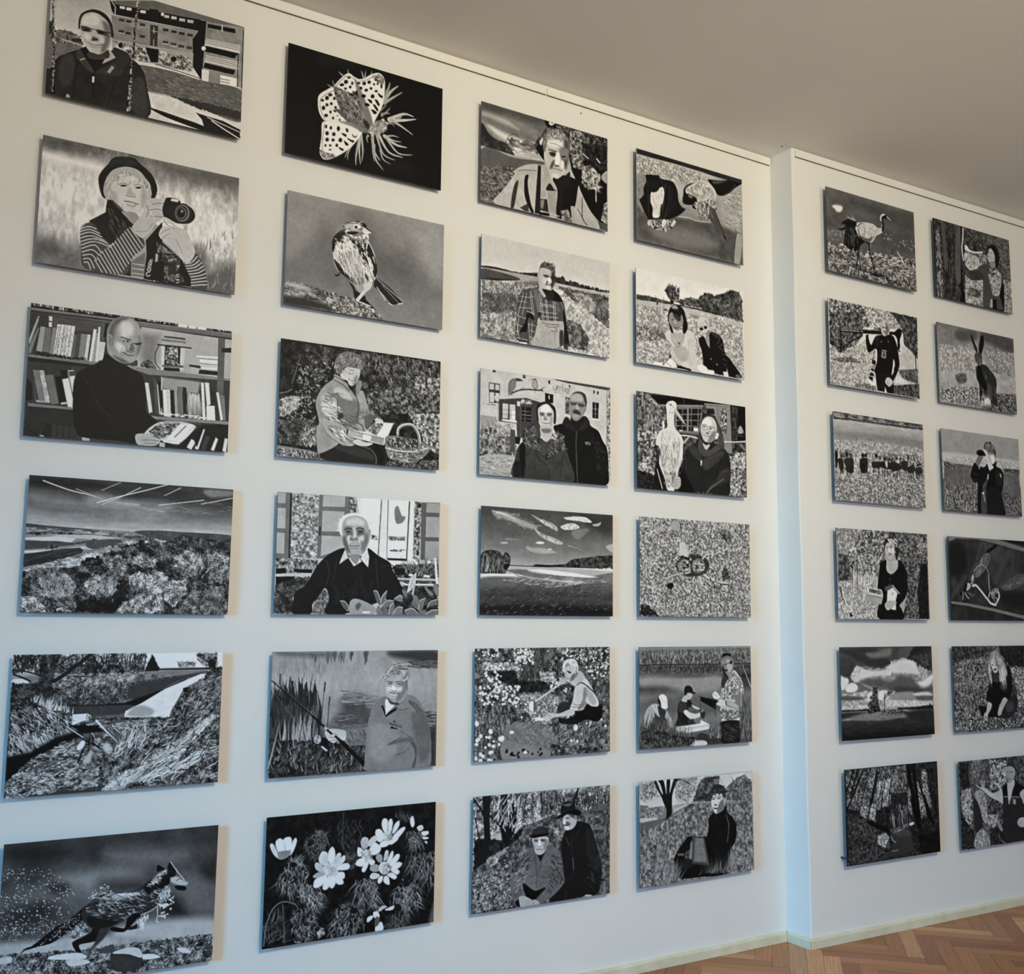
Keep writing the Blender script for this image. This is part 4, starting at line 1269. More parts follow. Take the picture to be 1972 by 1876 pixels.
ART['24'] = '''
g 0 175 800 175
p 110 1.3 -3 -2 88 -1 93 437 -1 433
p 160 1.3 3 4 55 4 54 74 4 75
p 165 1.3 3 106 58 106 58 239 4 241
p 165 1.3 3 270 56 271 56 406 5 405
p 45 1.3 85 2 101 3 102 436 86 437
p 190 1.3 101 1 287 -1 283 431 102 430
f 70 225 14 101 1 287 -1 283 431 102 430
p 110 1.3 287 -1 509 -1 508 124 449 270 452 426 283 431
p 165 1.3 315 4 474 1 472 74 314 79
p 165 1.3 313 108 471 106 469 243 314 247
p 168 1.3 313 276 456 276 471 360 311 414
p 60 1.4 505 -1 516 -2 515 123 506 124
p 40 1.3 295 219 305 218 305 276 294 277
f 40 200 14 509 2 561 2 560 108 511 110
p 205 2 561 2 987 -3 963 444 661 439 585 159
p 218 2 584 4 735 5 724 391 631 355
p 60 1.4 740 5 747 4 731 397 724 391
p 50 1.4 790 5 796 5 795 415 790 409
p 212 2.1 796 8 957 5 941 404 795 409
s 120 4.2 844 72 869 44 900 110 929 115 908 157 857 163
n 7 22 3 582 7 957 5 941 404 631 381
f 60 190 12 672 258 721 259 718 285 672 284
f 60 190 12 804 259 931 258 928 285 804 285
x 10 0 4 30 7 40 70 809 352 918 348 918 358 809 362
p 50 1.4 953 5 963 5 948 431 939 431
p 215 1.4 968 5 998 3 993 450 782 449 789 429 963 430
p 30 2.8 795 409 948 411 945 428 796 425
f 40 200 14 998 6 1050 7 1044 408 992 409
e 25 3 1036 28 15 10 1.60
e 25 3 1029 368 18 10 1.57
p 95 1.4 1050 7 1198 1 1196 424 1052 414
p 150 1.4 1092 8 1198 5 1197 74 1091 76
p 155 1.4 1091 107 1197 105 1197 249 1089 252
p 150 1.4 1087 281 1197 280 1196 417 1087 417
f 20 190 18 2 433 119 436 290 443 278 507 239 534 82 537 5 533
x 110 80 45 34 6 60 210 11 502 278 469 278 507 82 525
p 20 2.5 3 505 69 500 76 538 4 542
p 175 2.5 4 542 82 534 252 530 240 550 89 553 5 558
p 25 1.9 127 505 258 505 252 530 128 527
p 20 2.5 5 558 141 552 122 581 6 614
p 70 1.9 6 614 142 568 240 553 202 636 125 693 128 797 -0 797
f 20 105 22 6 614 148 561 233 553 189 636 125 693 128 797 -0 797
p 215 0.7 239 384 269 390 263 412 235 408
f 15 130 20 832 454 1195 437 1196 594 951 611 855 547
x 120 85 30 50 5 50 170 912 445 1052 428 1195 437 1196 526 920 532
p 25 2.1 854 480 934 478 935 525 855 527
p 170 1.4 870 546 1196 546 1196 560 877 559
p 190 1.4 892 566 936 598 1174 594 1174 582 950 586
p 210 1.4 996 406 1037 442 1022 452 989 416
p 205 0.7 839 444 861 447 858 463 838 461
p 220 1.4 1160 398 1175 394 1196 580 1177 584
e 200 1 1119 429 12 12 1.99
p 205 1.4 1083 518 1128 524 1128 541 1079 535
e 205 1 979 524 18 9 3.12
f 15 90 24 878 599 1197 601 1199 800 738 801 807 666
f 60 150 14 259 796 289 685 348 627 383 691 352 799
s 25 1.9 132 693 144 656 208 610 265 514 304 456 383 389 478 353 521 411 639 394 652 347 731 397 817 441 840 494 907 599 922 665 865 699 793 693 729 720 494 799 352 793 377 697 348 627 303 685 264 736 252 799 128 797
m 8 50 132 687 383 389 803 442 908 652 487 792 134 793
c 50 6.6 351 442 373 524 348 621
c 45 5.3 425 426 413 530 388 607
c 50 6.8 710 418 719 516 734 615
c 45 6.9 754 483 789 462 825 468
x 60 -88 3 120 4 34 46 400 556 705 550 708 694 404 697
p 200 1.3 485 360 507 418 443 463 465 406
p 205 1.4 641 348 660 406 654 480 597 421
p 205 1.3 507 418 549 475 605 441 590 415
l 110 2.7 492 385 466 425
l 110 2.7 500 398 473 438
l 110 2.7 645 380 618 421
l 110 2.7 653 406 633 446
p 30 1.3 500 424 553 478 598 447 564 527 495 489
s 218 4 430 193 453 146 501 117 584 113 641 137 684 181 671 234 643 262 649 209 585 146 501 150 468 185 469 269 442 257
x 40 160 60 40 5 200 235 433 193 480 138 468 204 449 257
x 40 20 60 40 5 190 235 606 138 670 168 671 234 643 236
s 158 2 458 198 481 151 543 128 606 138 642 176 657 235 651 301 631 348 604 388 555 403 513 391 485 347 463 296
s 190 32.3 488 164 557 141 613 158 614 191 502 196
s 105 36.2 475 217 516 208 538 227 586 212 621 223 615 263 559 266 490 268
s 95 28.1 463 296 483 269 498 320 520 385 485 360
s 120 28.5 615 263 650 249 651 314 617 381 603 343
s 190 20.1 497 281 518 267 525 306 505 320
s 190 20.3 587 271 615 263 616 296 581 311
s 185 20.2 537 214 558 213 563 272 542 279
c 45 6 475 230 496 216 527 221
c 45 6.1 558 220 586 209 618 220
e 35 2 502 243 15 5 3.10
e 35 2 592 238 17 5 3.10
c 90 2.7 483 259 504 261 524 254
c 90 2.7 570 255 594 257 615 250
c 60 4.7 511 300 539 293 574 294
s 120 4 518 274 539 286 566 278 570 295 518 300
c 50 4.7 516 336 547 338 585 333
c 100 4 519 352 547 354 575 350
c 80 3.4 498 307 491 333 506 359
c 80 3.4 595 297 609 329 596 356
s 150 2.7 650 229 667 221 665 268 651 301
s 130 4 520 398 590 395 590 422 563 461 521 424
p 185 1.4 951 651 972 551 1023 503 1017 583 980 631
l 60 2.8 980 611 1009 530
p 165 1.4 1002 584 1017 583 1003 664 988 664
s 150 3.3 528 786 527 721 561 695 624 708 694 740 730 772 695 801 556 802
s 95 16.1 569 740 596 721 610 740 583 773
s 90 2 458 712 492 715 521 754 514 779 486 760
c 205 3.3 458 712 492 715 521 754 514 779
s 95 2 700 641 728 641 750 706 751 739 722 707
c 210 3.4 700 641 728 644 754 713
s 100 2 751 733 757 680 799 637 793 680 772 726
c 210 3.4 754 726 764 680 799 637
s 110 2 765 739 800 706 850 705 837 739 794 752
c 205 3.4 765 739 800 706 850 705
s 105 2 773 801 769 752 794 745 816 801
s 110 2.1 816 801 829 739 851 725 859 765 845 801
c 210 3.4 816 801 829 739 852 722
s 120 2 731 801 723 765 744 739 773 801
s 115 2.1 845 801 880 751 920 751 910 801
c 205 3.4 845 801 880 750 922 751
s 115 2.1 857 692 901 665 915 685 916 711 879 705
c 205 3.5 857 692 901 665 917 685
s 110 2.1 915 632 944 638 952 678 930 665
s 110 2.1 938 771 997 757 1034 791 1027 801 953 797
c 205 3.5 938 771 997 756 1038 791
s 105 2.1 989 724 1025 677 1048 717 1041 764
s 110 2.1 1041 764 1055 704 1092 686 1085 737 1063 770
c 205 3.5 1041 764 1055 704 1094 685
s 115 2.1 996 671 1025 667 1055 717 1026 724
s 110 2.1 1042 801 1056 770 1101 770 1101 800
s 105 2.1 1101 797 1146 770 1198 766 1199 800
c 205 3.5 1101 797 1146 769 1198 766
s 100 2.1 1112 750 1137 710 1190 692 1194 729 1145 736
c 205 3.5 1112 750 1137 708 1194 691
s 120 2.1 1084 602 1121 622 1159 655 1129 662
s 120 2.1 1159 581 1197 614 1197 668 1167 642
p 210 2.7 618 779 681 779 674 792 625 793
'''
ART['25'] = '''
g 0 150 100 148 200 158 400 140 800 120
n 10 60 0.5
s 60 61.5 844 5 1203 2 1204 116 997 72 852 44
x 40 0 3 140 8 60 110 924 71 1196 89 1197 135 968 111
s 95 56.4 41 2 408 13 395 38 106 28
x 12 -90 3 60 26 80 115 275 11 738 10 738 36 276 36
s 78 97.9 497 318 565 295 668 311 690 363 720 427 694 515 422 503 434 453 486 393
x 60 -3 6 110 7 95 160 482 254 702 286 719 389 485 343
x 50 0 5 100 8 70 120 413 415 719 402 694 515 409 502
x 40 2 5 90 7 45 110 1091 416 1202 434 1196 552 1122 535
p 60 37.5 1137 536 1200 532 1200 800 1149 797
n 14 16 4 1136 497 1199 499 1200 800 1149 797
x 24 90 2 140 5 110 140 34 156 369 69 334 225 48 187
s 60 92.7 2 301 284 311 342 474 346 598 8 639
x 110 90 5 200 12 25 80 6 579 3 338 286 373 355 475 320 596
x 30 92 4 120 22 30 60 21 302 311 312 312 349 29 351
x 60 88 5 170 6 120 180 12 580 291 533 346 598
l 45 10 58 144 58 205
l 50 5 58 205 84 292
l 40 12.6 144 195 140 257
l 40 12.7 238 204 235 297
l 40 14.1 295 230 284 298
l 40 10.3 367 207 362 263
l 50 4.5 362 263 348 443
l 40 9 403 302 399 352
l 50 5.8 399 352 392 495
l 45 8.9 206 209 204 259
f 18 80 28 5 555 385 587 669 628 674 804 326 805 2 803
x 200 70 50 50 7 30 150 6 591 386 612 670 653 667 803 1 794
t 150 11 -1 741 37 581 70 431
t 140 7.5 165 612 159 527 165 423
l 18 7.4 4 186 288 422
l 90 3.1 26 192 288 413
l 20 14 288 422 383 504
l 160 19.2 379 501 396 520
l 18 16.7 396 520 519 613
l 16 28.5 492 593 666 759
p 16 2 631 745 679 748 687 798 645 764
l 160 1.9 6 247 152 423 287 582
e 25 2 345 585 58 27 -3.06
e 150 1 325 572 30 26 1.28
l 230 5.1 312 565 345 582
l 20 5.1 331 548 319 590
e 20 2 372 605 23 18 -2.92
l 170 11.5 360 623 394 650
p 15 1.9 390 649 414 657 411 691 396 693
c 20 7.7 384 563 399 613 407 657
s 118 1.9 517 526 612 518 673 508 700 490 697 617 614 625 546 621 512 582
x 40 -65 18 70 5 70 100 517 526 673 521 683 616 546 615
s 175 1.9 377 525 422 509 490 518 524 532 518 588 471 580 439 603 398 576 384 556
c 90 3.2 410 545 443 541 464 554
c 90 3.2 404 564 437 565 464 567
c 90 3.2 418 586 445 584 471 576
l 18 14.1 393 517 423 540
l 18 15.5 451 560 519 613
s 122 2 680 489 705 401 739 345 780 314 822 309 972 301 1060 350 1106 423 1144 536 1161 674 1149 803 1011 807 687 798 665 741 669 615
s 100 37.1 1004 439 1106 430 1152 576 1154 706 1082 767 1044 635
s 80 16.4 985 606 1036 635 1052 700 1039 790 1018 795 1038 699
s 140 59.8 707 490 862 530 901 692 762 747 690 648
s 95 24.1 837 637 892 608 1007 595 1022 621 936 623
c 85 4.7 920 545 978 580 1014 608
c 85 4.7 829 636 899 602 935 591
c 90 4.7 880 709 951 694 1008 659
l 20 5.5 977 344 1051 424
p 95 2.1 976 337 1039 362 1098 423 1051 428
s 128 2.7 895 396 922 332 965 294 980 340 967 398 924 407
c 60 3.4 895 396 931 407 974 396
p 15 2 771 365 788 366 810 418 846 407 895 383 888 408 811 450 789 405
p 205 2 801 328 837 329 887 363 811 434
s 120 2 760 359 780 321 815 316 795 353 781 372
l 60 2.7 811 450 784 484
p 25 0.7 865 485 875 472 886 489
l 40 2.7 840 490 933 510
l 25 5.4 840 496 930 523
x 8 -12 3 12 12 20 40 848 516 898 528 894 534 847 522
s 165 2 799 218 805 186 854 161 926 156 963 196 964 268 951 320 909 357 858 349 822 322 804 277
s 120 28.7 913 228 963 203 961 281 930 332 887 350 893 305
s 135 2.7 791 173 804 134 846 109 881 90 932 88 969 118 984 171 970 216 942 229 934 176 883 168 833 174 809 199 806 225
x 110 -150 50 50 6 70 215 790 160 867 97 954 91 980 164 963 216 926 156 840 174 806 206
s 195 28.4 814 251 842 239 857 265 829 284
s 195 28.6 885 253 928 248 921 280 885 279
c 40 5.4 816 209 834 213 856 215
c 40 5.5 877 217 906 213 931 217
e 60 2 838 225 17 4 -3.11
e 60 2 902 228 19 4 -3.11
c 100 2.7 821 238 838 243 856 239
c 100 2.7 885 243 906 247 924 241
s 205 4.1 853 239 870 240 885 266 868 275 851 268
c 60 3.4 850 268 868 280 889 271
c 55 4.7 832 277 857 291 904 292
c 220 3.4 843 296 865 303 893 300
c 110 3.4 822 316 858 336 901 325
s 60 16.2 822 322 858 349 901 357 902 370 845 362
s 110 3.4 953 222 967 210 971 255 961 281
'''
ART['26'] = '''
g 0 10 800 14
f 4 34 30
x 130 -90 60 60 5 40 120 274 130 364 115 425 168 396 272 318 300 264 212
x 50 40 80 50 4 50 130 325 111 404 124 405 172 326 147
x 120 -90 40 60 5 25 85 474 52 643 67 647 225 554 264 471 172
x 160 -90 60 70 5 50 170 115 302 227 267 295 356 273 459 185 495 69 413
x 60 60 80 50 5 60 170 158 272 240 268 242 327 166 319
x 140 -80 60 70 5 60 180 246 433 363 458 417 547 406 592 289 566 211 510
x 180 -80 60 60 5 50 160 200 555 341 584 370 669 323 802 208 786 177 633
x 180 -95 60 60 5 50 165 485 614 686 639 689 746 583 803 425 770
x 60 70 80 40 4 50 150 511 593 685 609 679 656 512 629
x 150 -85 50 90 5 50 165 613 451 763 455 794 592 754 647 616 547
x 170 -80 60 90 5 50 165 958 490 1101 506 1104 679 991 689 863 625
x 160 -90 50 100 5 40 150 969 331 1192 328 1196 554 1058 501
x 120 -90 50 80 5 40 140 980 170 1081 180 1111 270 1011 285
x 60 60 80 50 5 30 100 892 63 1007 73 1008 123 922 116
x 120 -95 50 60 5 30 120 851 696 1020 717 993 799 840 790
x 80 90 80 50 5 40 110 541 275 622 295 611 379 558 385
x 70 60 60 90 6 30 110 4 639 152 629 153 801 11 792
e 25 9 987 517 29 24 -2.72
e 25 9 615 648 27 20 -2.84
e 25 8 927 669 32 24 -2.81
e 20 7 184 309 23 17 -2.86
e 25 7 251 573 22 17 -2.78
e 20 7 1141 323 22 16 -2.91
c 120 4.7 10 781 23 658 63 561 130 529 212 556
c 90 6 145 777 133 627 124 546
c 60 7.7 520 8 517 141 530 256
c 45 4.8 152 789 179 679 193 554
s 90 40 1164 797 1198 672 1204 796
f 60 190 14 359 749 384 724 410 733 412 768 373 786
s 185 1.8 26 174 47 167 88 241 82 258 49 226
s 205 1.8 62 157 90 136 122 163 130 216 100 236 74 205
s 215 1.8 112 150 140 132 166 144 168 202 143 223 124 204
s 215 1.8 165 202 179 157 197 144 202 171 181 227 157 248
s 130 2.4 81 223 118 215 156 219 166 237 132 263 88 264
c 110 2.4 122 163 131 222
s 190 1.9 363 269 382 247 415 262 423 323 385 336 357 304
s 210 1.9 423 311 421 257 447 224 467 256 466 315 443 337
s 185 1.9 456 326 481 275 508 272 502 319 470 352
s 195 1.9 477 340 515 296 538 290 536 323 497 354
s 215 1.9 484 359 536 338 570 350 564 379 504 379
s 175 1.9 332 319 358 316 398 356 386 384 340 355
s 160 1.9 322 394 360 375 412 387 400 409 335 408
s 215 1.8 327 463 335 419 387 402 419 399 388 455 350 471
s 215 1.9 389 479 401 427 439 407 453 445 416 490
s 222 1.9 441 479 433 419 465 404 480 448 461 484
s 220 1.9 472 411 505 409 533 460 507 471 480 454
s 215 1.9 485 395 531 394 539 430 499 438
s 200 18.7 397 332 450 326 497 366 479 412 426 412 392 373
x 70 0 180 30 3 60 235 411 345 477 352 479 412 419 405
s 215 2 795 104 809 78 837 90 838 158 818 168 800 136
s 215 2 844 103 865 83 876 111 867 166 846 171
s 215 2 874 173 894 119 925 103 922 140 888 181
s 218 2 881 199 937 154 972 151 945 192 903 219
s 215 2 847 239 868 210 924 203 910 232 869 253
s 205 2 752 180 755 147 789 147 818 193 798 228 764 218
s 215 2 785 239 826 218 861 234 841 259 792 264
e 205 5 839 195 37 33 -2.39
x 60 0 180 26 3 60 200 818 168 874 173 875 229 819 224
s 170 1.9 647 213 667 185 701 200 696 254 662 263
s 185 1.9 695 242 715 201 756 181 763 206 737 246
s 215 1.9 710 268 750 229 792 264 779 299 731 307
s 220 1.9 628 248 662 263 690 290 670 306 629 302
s 215 1.9 614 355 630 326 670 318 691 339 658 372
s 215 1.9 659 396 678 349 698 340 706 365 680 410
s 210 1.9 698 333 732 331 753 357 726 373
e 200 5 690 302 38 33 1.04
x 80 0 180 28 3 25 210 655 256 723 257 732 343 664 348
s 150 1.9 759 322 780 305 804 320 802 363 774 353
s 180 2 815 352 828 292 849 294 843 342
s 205 2 836 366 870 302 887 304 878 352 844 391
s 215 2 858 381 905 324 934 327 920 363 872 401
s 220 2 865 412 914 374 953 385 928 413 880 420
s 205 2 873 425 914 417 936 438 915 454
s 215 2 845 446 880 438 916 466 895 482
s 220 1.9 819 486 825 456 853 459 864 509 840 507
s 205 1.9 777 487 783 458 811 449 811 479 791 498
s 185 1.9 718 444 741 423 790 440 770 462 735 462
s 150 1.9 720 402 726 373 767 371 796 405 762 419
e 190 5 823 401 45 39 0.90
x 70 0 180 28 3 40 215 809 369 872 376 873 450 811 443
s 185 2.7 1007 98 1028 81 1040 132 1026 156 1011 136
s 180 2.7 1059 159 1094 146 1109 170 1081 186
s 195 2.7 1095 193 1146 192 1146 211 1110 220
s 190 2.7 1103 226 1147 233 1143 243 1111 242
s 175 2.7 1118 258 1140 260 1137 276
s 205 1.9 705 725 714 702 748 698 742 718 715 735
s 215 1.9 751 677 782 675 796 707 783 726 755 707
s 170 1.9 782 669 815 643 850 653 823 665 796 677
s 185 1.9 837 670 899 653 892 677 851 678
s 210 1.9 768 799 771 769 811 745 826 795 785 801
s 90 2.6 764 768 769 709 797 719 791 760
'''
ART['31'] = '''
g 0 95 300 150 450 180 800 130
n 26 70 3
s 70 97.8 -4 1 557 -1 587 23 339 39 -3 51
s 165 58.7 11 85 211 92 339 134 311 161 198 153 11 128
s 110 58.6 4 111 268 140 513 185 528 213 339 204 4 149
s 190 43.2 59 177 240 211 513 243 513 294 340 318 254 277 128 234
s 120 44.2 254 81 411 83 520 118 469 145 339 128
w 70 200 60 3 212 237 528 219 520 292 297 329
s 45 23.4 1 180 73 248 149 279 219 286 255 314 297 367 199 379 -1 367
f 30 90 26 2 292 129 284 226 290 269 349 297 370 -1 373
t 20 6.5 4 180 32 210 53 254
c 30 4 212 300 247 228 297 190 339 204
x 50 50 50 70 4 30 70 60 302 255 314 269 336 60 327
s 150 3.9 2 360 297 367 579 348 579 371 297 386 2 391
s 92 3.9 2 388 297 386 579 355 601 420 484 512 270 612 131 793 2 809
f 45 140 20 0 527 283 458 312 552 145 790 2 809
x 120 -10 30 34 5 25 200 0 564 297 493 270 575 145 790 2 803
p 15 4.2 572 4 1196 1 1198 797 1010 652 842 362 767 53 601 58
f 5 120 28 601 -0 1196 8 1200 209 935 241 820 171 744 46
f 20 190 16 828 24 936 -4 950 270 997 325 857 332 812 173
f 10 60 20 951 98 1195 62 1193 278 1012 308
f 25 200 22 942 312 1028 271 1123 328 1122 455 1011 480 941 437
x 60 -40 60 40 7 130 220 942 325 1107 325 1121 482 949 468
s 150 2.9 1138 345 1171 297 1199 290 1198 384 1162 379
l 200 7.2 1082 478 1085 569
p 160 2.2 1168 571 1201 544 1199 744 1135 717
f 60 200 14 1168 571 1201 557 1199 744 1135 717
p 75 2.2 1104 731 1199 744 1198 800 1119 793
s 205 2.1 620 17 639 -3 676 -8 661 19 639 30
e 90 2 650 6 11 6 2.75
c 200 7.2 951 191 1005 217
c 200 10.2 1092 202 1123 228
s 20 2.7 491 242 513 178 542 151 579 90 601 77 601 330 572 337 528 297
x 50 120 50 40 5 20 150 498 253 528 168 601 77 661 42 631 89 542 190
s 190 2.1 535 198 557 157 564 171 546 221
s 165 2.6 121 789 200 672 298 530 287 508 340 457 426 411 506 389 572 401 601 574 630 593 705 615 704 782 557 788 341 797
m 14 60 121 789 298 530 528 393 705 589 704 782 341 797
s 25 3.4 397 520 433 498 426 576 455 721 484 785 455 791 397 671
p 35 2.7 520 388 550 394 542 791 491 796 506 570
s 60 4 298 618 340 564 312 740 298 793 270 793
p 60 3.3 355 781 426 728 441 794 398 797
p 20 2 287 508 305 510 298 530
c 90 5.4 340 483 412 459 506 443
p 155 2.7 557 386 594 357 653 498 698 533 660 561 601 574
s 40 2.8 631 516 675 557 705 563 630 580 594 576
p 145 2.1 608 585 697 571 697 784 630 785
p 45 2 542 664 608 656 623 761 535 761
s 120 16.4 549 675 579 669 571 734 549 739
p 150 2.1 549 599 597 588 593 640 549 656
p 18 2 535 774 630 766 630 791 535 799
s 18 4.2 660 470 781 416 918 436 918 489 886 718 704 782 705 563
p 28 2.8 712 542 758 512 749 747 712 781
s 160 2.8 910 477 933 524 1010 639 1119 793 901 799 855 750 887 613
c 50 8.6 948 567 948 731 994 786
c 40 7.1 902 675 963 754
f 40 190 16 742 723 810 695 848 797 749 798
l 190 4.1 630 766 727 771
p 150 1.4 833 664 871 656 878 797 848 797
s 172 2.8 579 168 601 116 654 70 714 54 774 78 812 134 816 211 804 306 773 392 713 458 675 460 631 426 586 359 575 272
s 75 33.9 767 93 812 134 816 225 804 306 781 364 751 293 736 231 766 185
s 120 33.7 721 209 804 188 796 282 743 282
s 30 4.2 675 473 728 467 781 416 826 379 811 500 705 537
s 110 3.5 564 184 579 129 639 68 706 43 767 60 812 107 782 115 729 90 661 114 609 160 590 255 572 260
x 80 -70 60 60 6 60 190 572 118 691 47 782 76 751 123 631 128 579 232
s 195 20.8 616 171 706 135 751 162 706 200 616 210
c 90 4.2 631 180 691 178 766 198
c 60 9.7 620 238 661 237 706 239
s 60 16.7 631 258 676 247 698 267 661 289 631 277
e 45 3 664 267 20 7 2.86
e 45 5 764 263 25 8 2.87
s 205 16.8 698 241 721 248 728 325 698 345 676 324
s 80 20.8 646 345 676 312 668 359 631 400
s 80 4.2 675 354 717 350 713 361 683 365
c 60 4.9 642 388 690 382 751 387
s 200 21 736 310 766 302 766 354 735 362
s 190 25 653 433 705 421 713 445 675 454
'''
ART['32'] = '''
g 0 182 400 195 800 190
s 40 3.2 2 251 125 238 306 245 405 232 505 218 520 247 406 263 195 261 3 263
f 25 75 22 2 251 125 241 306 245 405 232 519 215 520 253 406 263 195 261
p 150 2.6 3 263 125 257 520 247 521 285 266 322 5 360
s 75 3.2 3 275 126 269 265 278 349 293 266 322 5 357
s 40 3.8 5 348 196 320 350 302 127 342
f 30 80 26 658 220 709 210 739 197 762 238 814 215 919 233 1197 239 1197 258 920 272 666 275
s 60 4.1 721 258 717 221 739 197 761 212 765 243
p 165 2.7 666 263 920 265 1197 261 1197 311 920 310 667 301
f 85 190 24 8 360 127 349 521 278 774 554 854 884 -10 872
x 560 75 25 46 5 60 215 2 385 521 303 526 585 809 866 -3 871
f 60 150 30 11 457 310 412 341 562 18 619
x 160 75 40 40 6 40 110 11 469 310 425 312 548 18 619
f 55 135 28 696 289 845 286 1197 284 1201 558 999 464 846 401 742 369
f 100 185 26 830 314 996 309 1074 372 1044 455 922 413
f 120 225 20 667 307 726 308 831 378 922 400 1201 571 1220 860 808 828 775 580 757 424
x 260 70 40 50 6 110 230 772 421 922 413 1197 585 1196 793 815 776 774 548
f 40 150 24 782 540 909 556 1002 669 988 774 800 766
s 75 2.6 309 722 313 598 345 418 422 354 479 349 521 310 594 334 667 332 727 372 765 454 774 542 807 739 748 749 745 585 526 585 486 717 416 803 317 770
p 75 2 338 420 422 360 521 328 667 332 750 406 760 557 512 600 459 796 317 776 313 598
l 205 3.3 408 394 369 575
l 205 3.3 380 393 327 595
l 205 3.3 436 376 461 559
l 205 3.3 450 367 476 569
l 205 3.4 522 372 555 592
l 205 3.4 537 376 570 590
l 205 3.4 581 418 599 591
l 205 3.4 592 422 613 589
l 205 3.4 654 417 664 580
l 205 3.4 669 414 679 577
l 205 2.7 720 399 751 469
l 205 3.3 340 518 453 510
l 205 3.4 524 460 669 452
l 205 3.4 531 474 677 464
l 205 3.4 525 522 692 512
l 205 3.4 540 557 700 545
l 205 3.3 320 584 405 600
l 205 3.3 315 653 371 668
l 205 3.3 312 709 358 713
l 205 3.3 324 762 416 766
l 205 3.3 411 537 483 549
l 200 3.3 442 687 485 692
l 200 3.3 443 736 472 744
l 200 3.3 427 640 491 641
l 205 3.3 313 598 345 765
l 205 3.3 341 593 323 744
l 205 3.3 427 627 444 792
l 205 3.3 462 621 451 785
l 200 3.3 352 429 437 426
l 200 3.3 339 469 410 468
l 200 3.3 437 413 480 412
s 20 2.7 411 555 468 558 476 600 426 590 414 692 372 711 344 716 398 620
p 25 2.7 743 458 774 516 811 739 763 746 753 583
p 105 2 464 352 507 344 539 514 511 531
p 95 2 669 414 705 414 721 494 692 493
p 40 2 511 531 547 528 540 564 519 564
s 20 3.4 567 421 623 341 667 332 727 378 742 407 661 416 595 396
p 165 2 521 310 536 307 595 384 566 402 515 349
s 160 2.7 512 587 533 571 541 589 701 573 752 577 751 710 719 766 646 797 459 796 486 717 506 645
m 12 40 512 600 752 577 719 773 466 789
c 75 5.4 556 605 628 611 709 597
c 60 4 578 626 643 631 709 610
c 70 4.1 636 660 695 657 672 629
c 110 3.3 501 739 559 805
c 100 4.1 673 673 675 780
s 60 16.4 717 653 750 647 748 749 719 766
p 60 2 755 748 796 741 793 792 756 785
p 200 1.3 338 791 416 787 416 800 353 804
s 40 2.6 331 780 430 776 359 787
s 172 2.7 512 217 533 168 576 147 635 148 668 192 666 256 645 311 616 336 572 338 528 308 513 248
s 50 32.7 642 172 669 205 666 269 638 319 629 263
s 90 3.4 519 197 532 143 576 119 634 116 664 149 672 191 650 183 606 167 547 166 526 183 523 221
x 50 60 60 40 5 40 150 525 157 590 119 664 155 657 182 576 160
c 30 5.4 540 136 568 117 605 129 562 150 540 136
c 30 5.4 605 132 649 113 664 142 635 154 605 135
s 160 2.7 505 225 519 209 527 245 528 289 513 280
s 60 16.2 563 219 607 217 621 227 578 235
s 50 16.3 629 225 665 218 658 239 629 238
l 50 6.8 559 223 603 227
l 40 6.8 632 228 665 228
s 205 16.3 610 229 629 238 637 268 615 273 600 263
s 190 24.3 549 254 585 247 586 278 557 290
s 110 4.1 593 264 607 268 593 296 579 298
c 50 4.7 590 296 622 290 652 291
s 185 4.1 586 310 630 304 623 322 594 327
s 40 4 551 335 623 334 660 321 654 398 610 419 580 380
'''
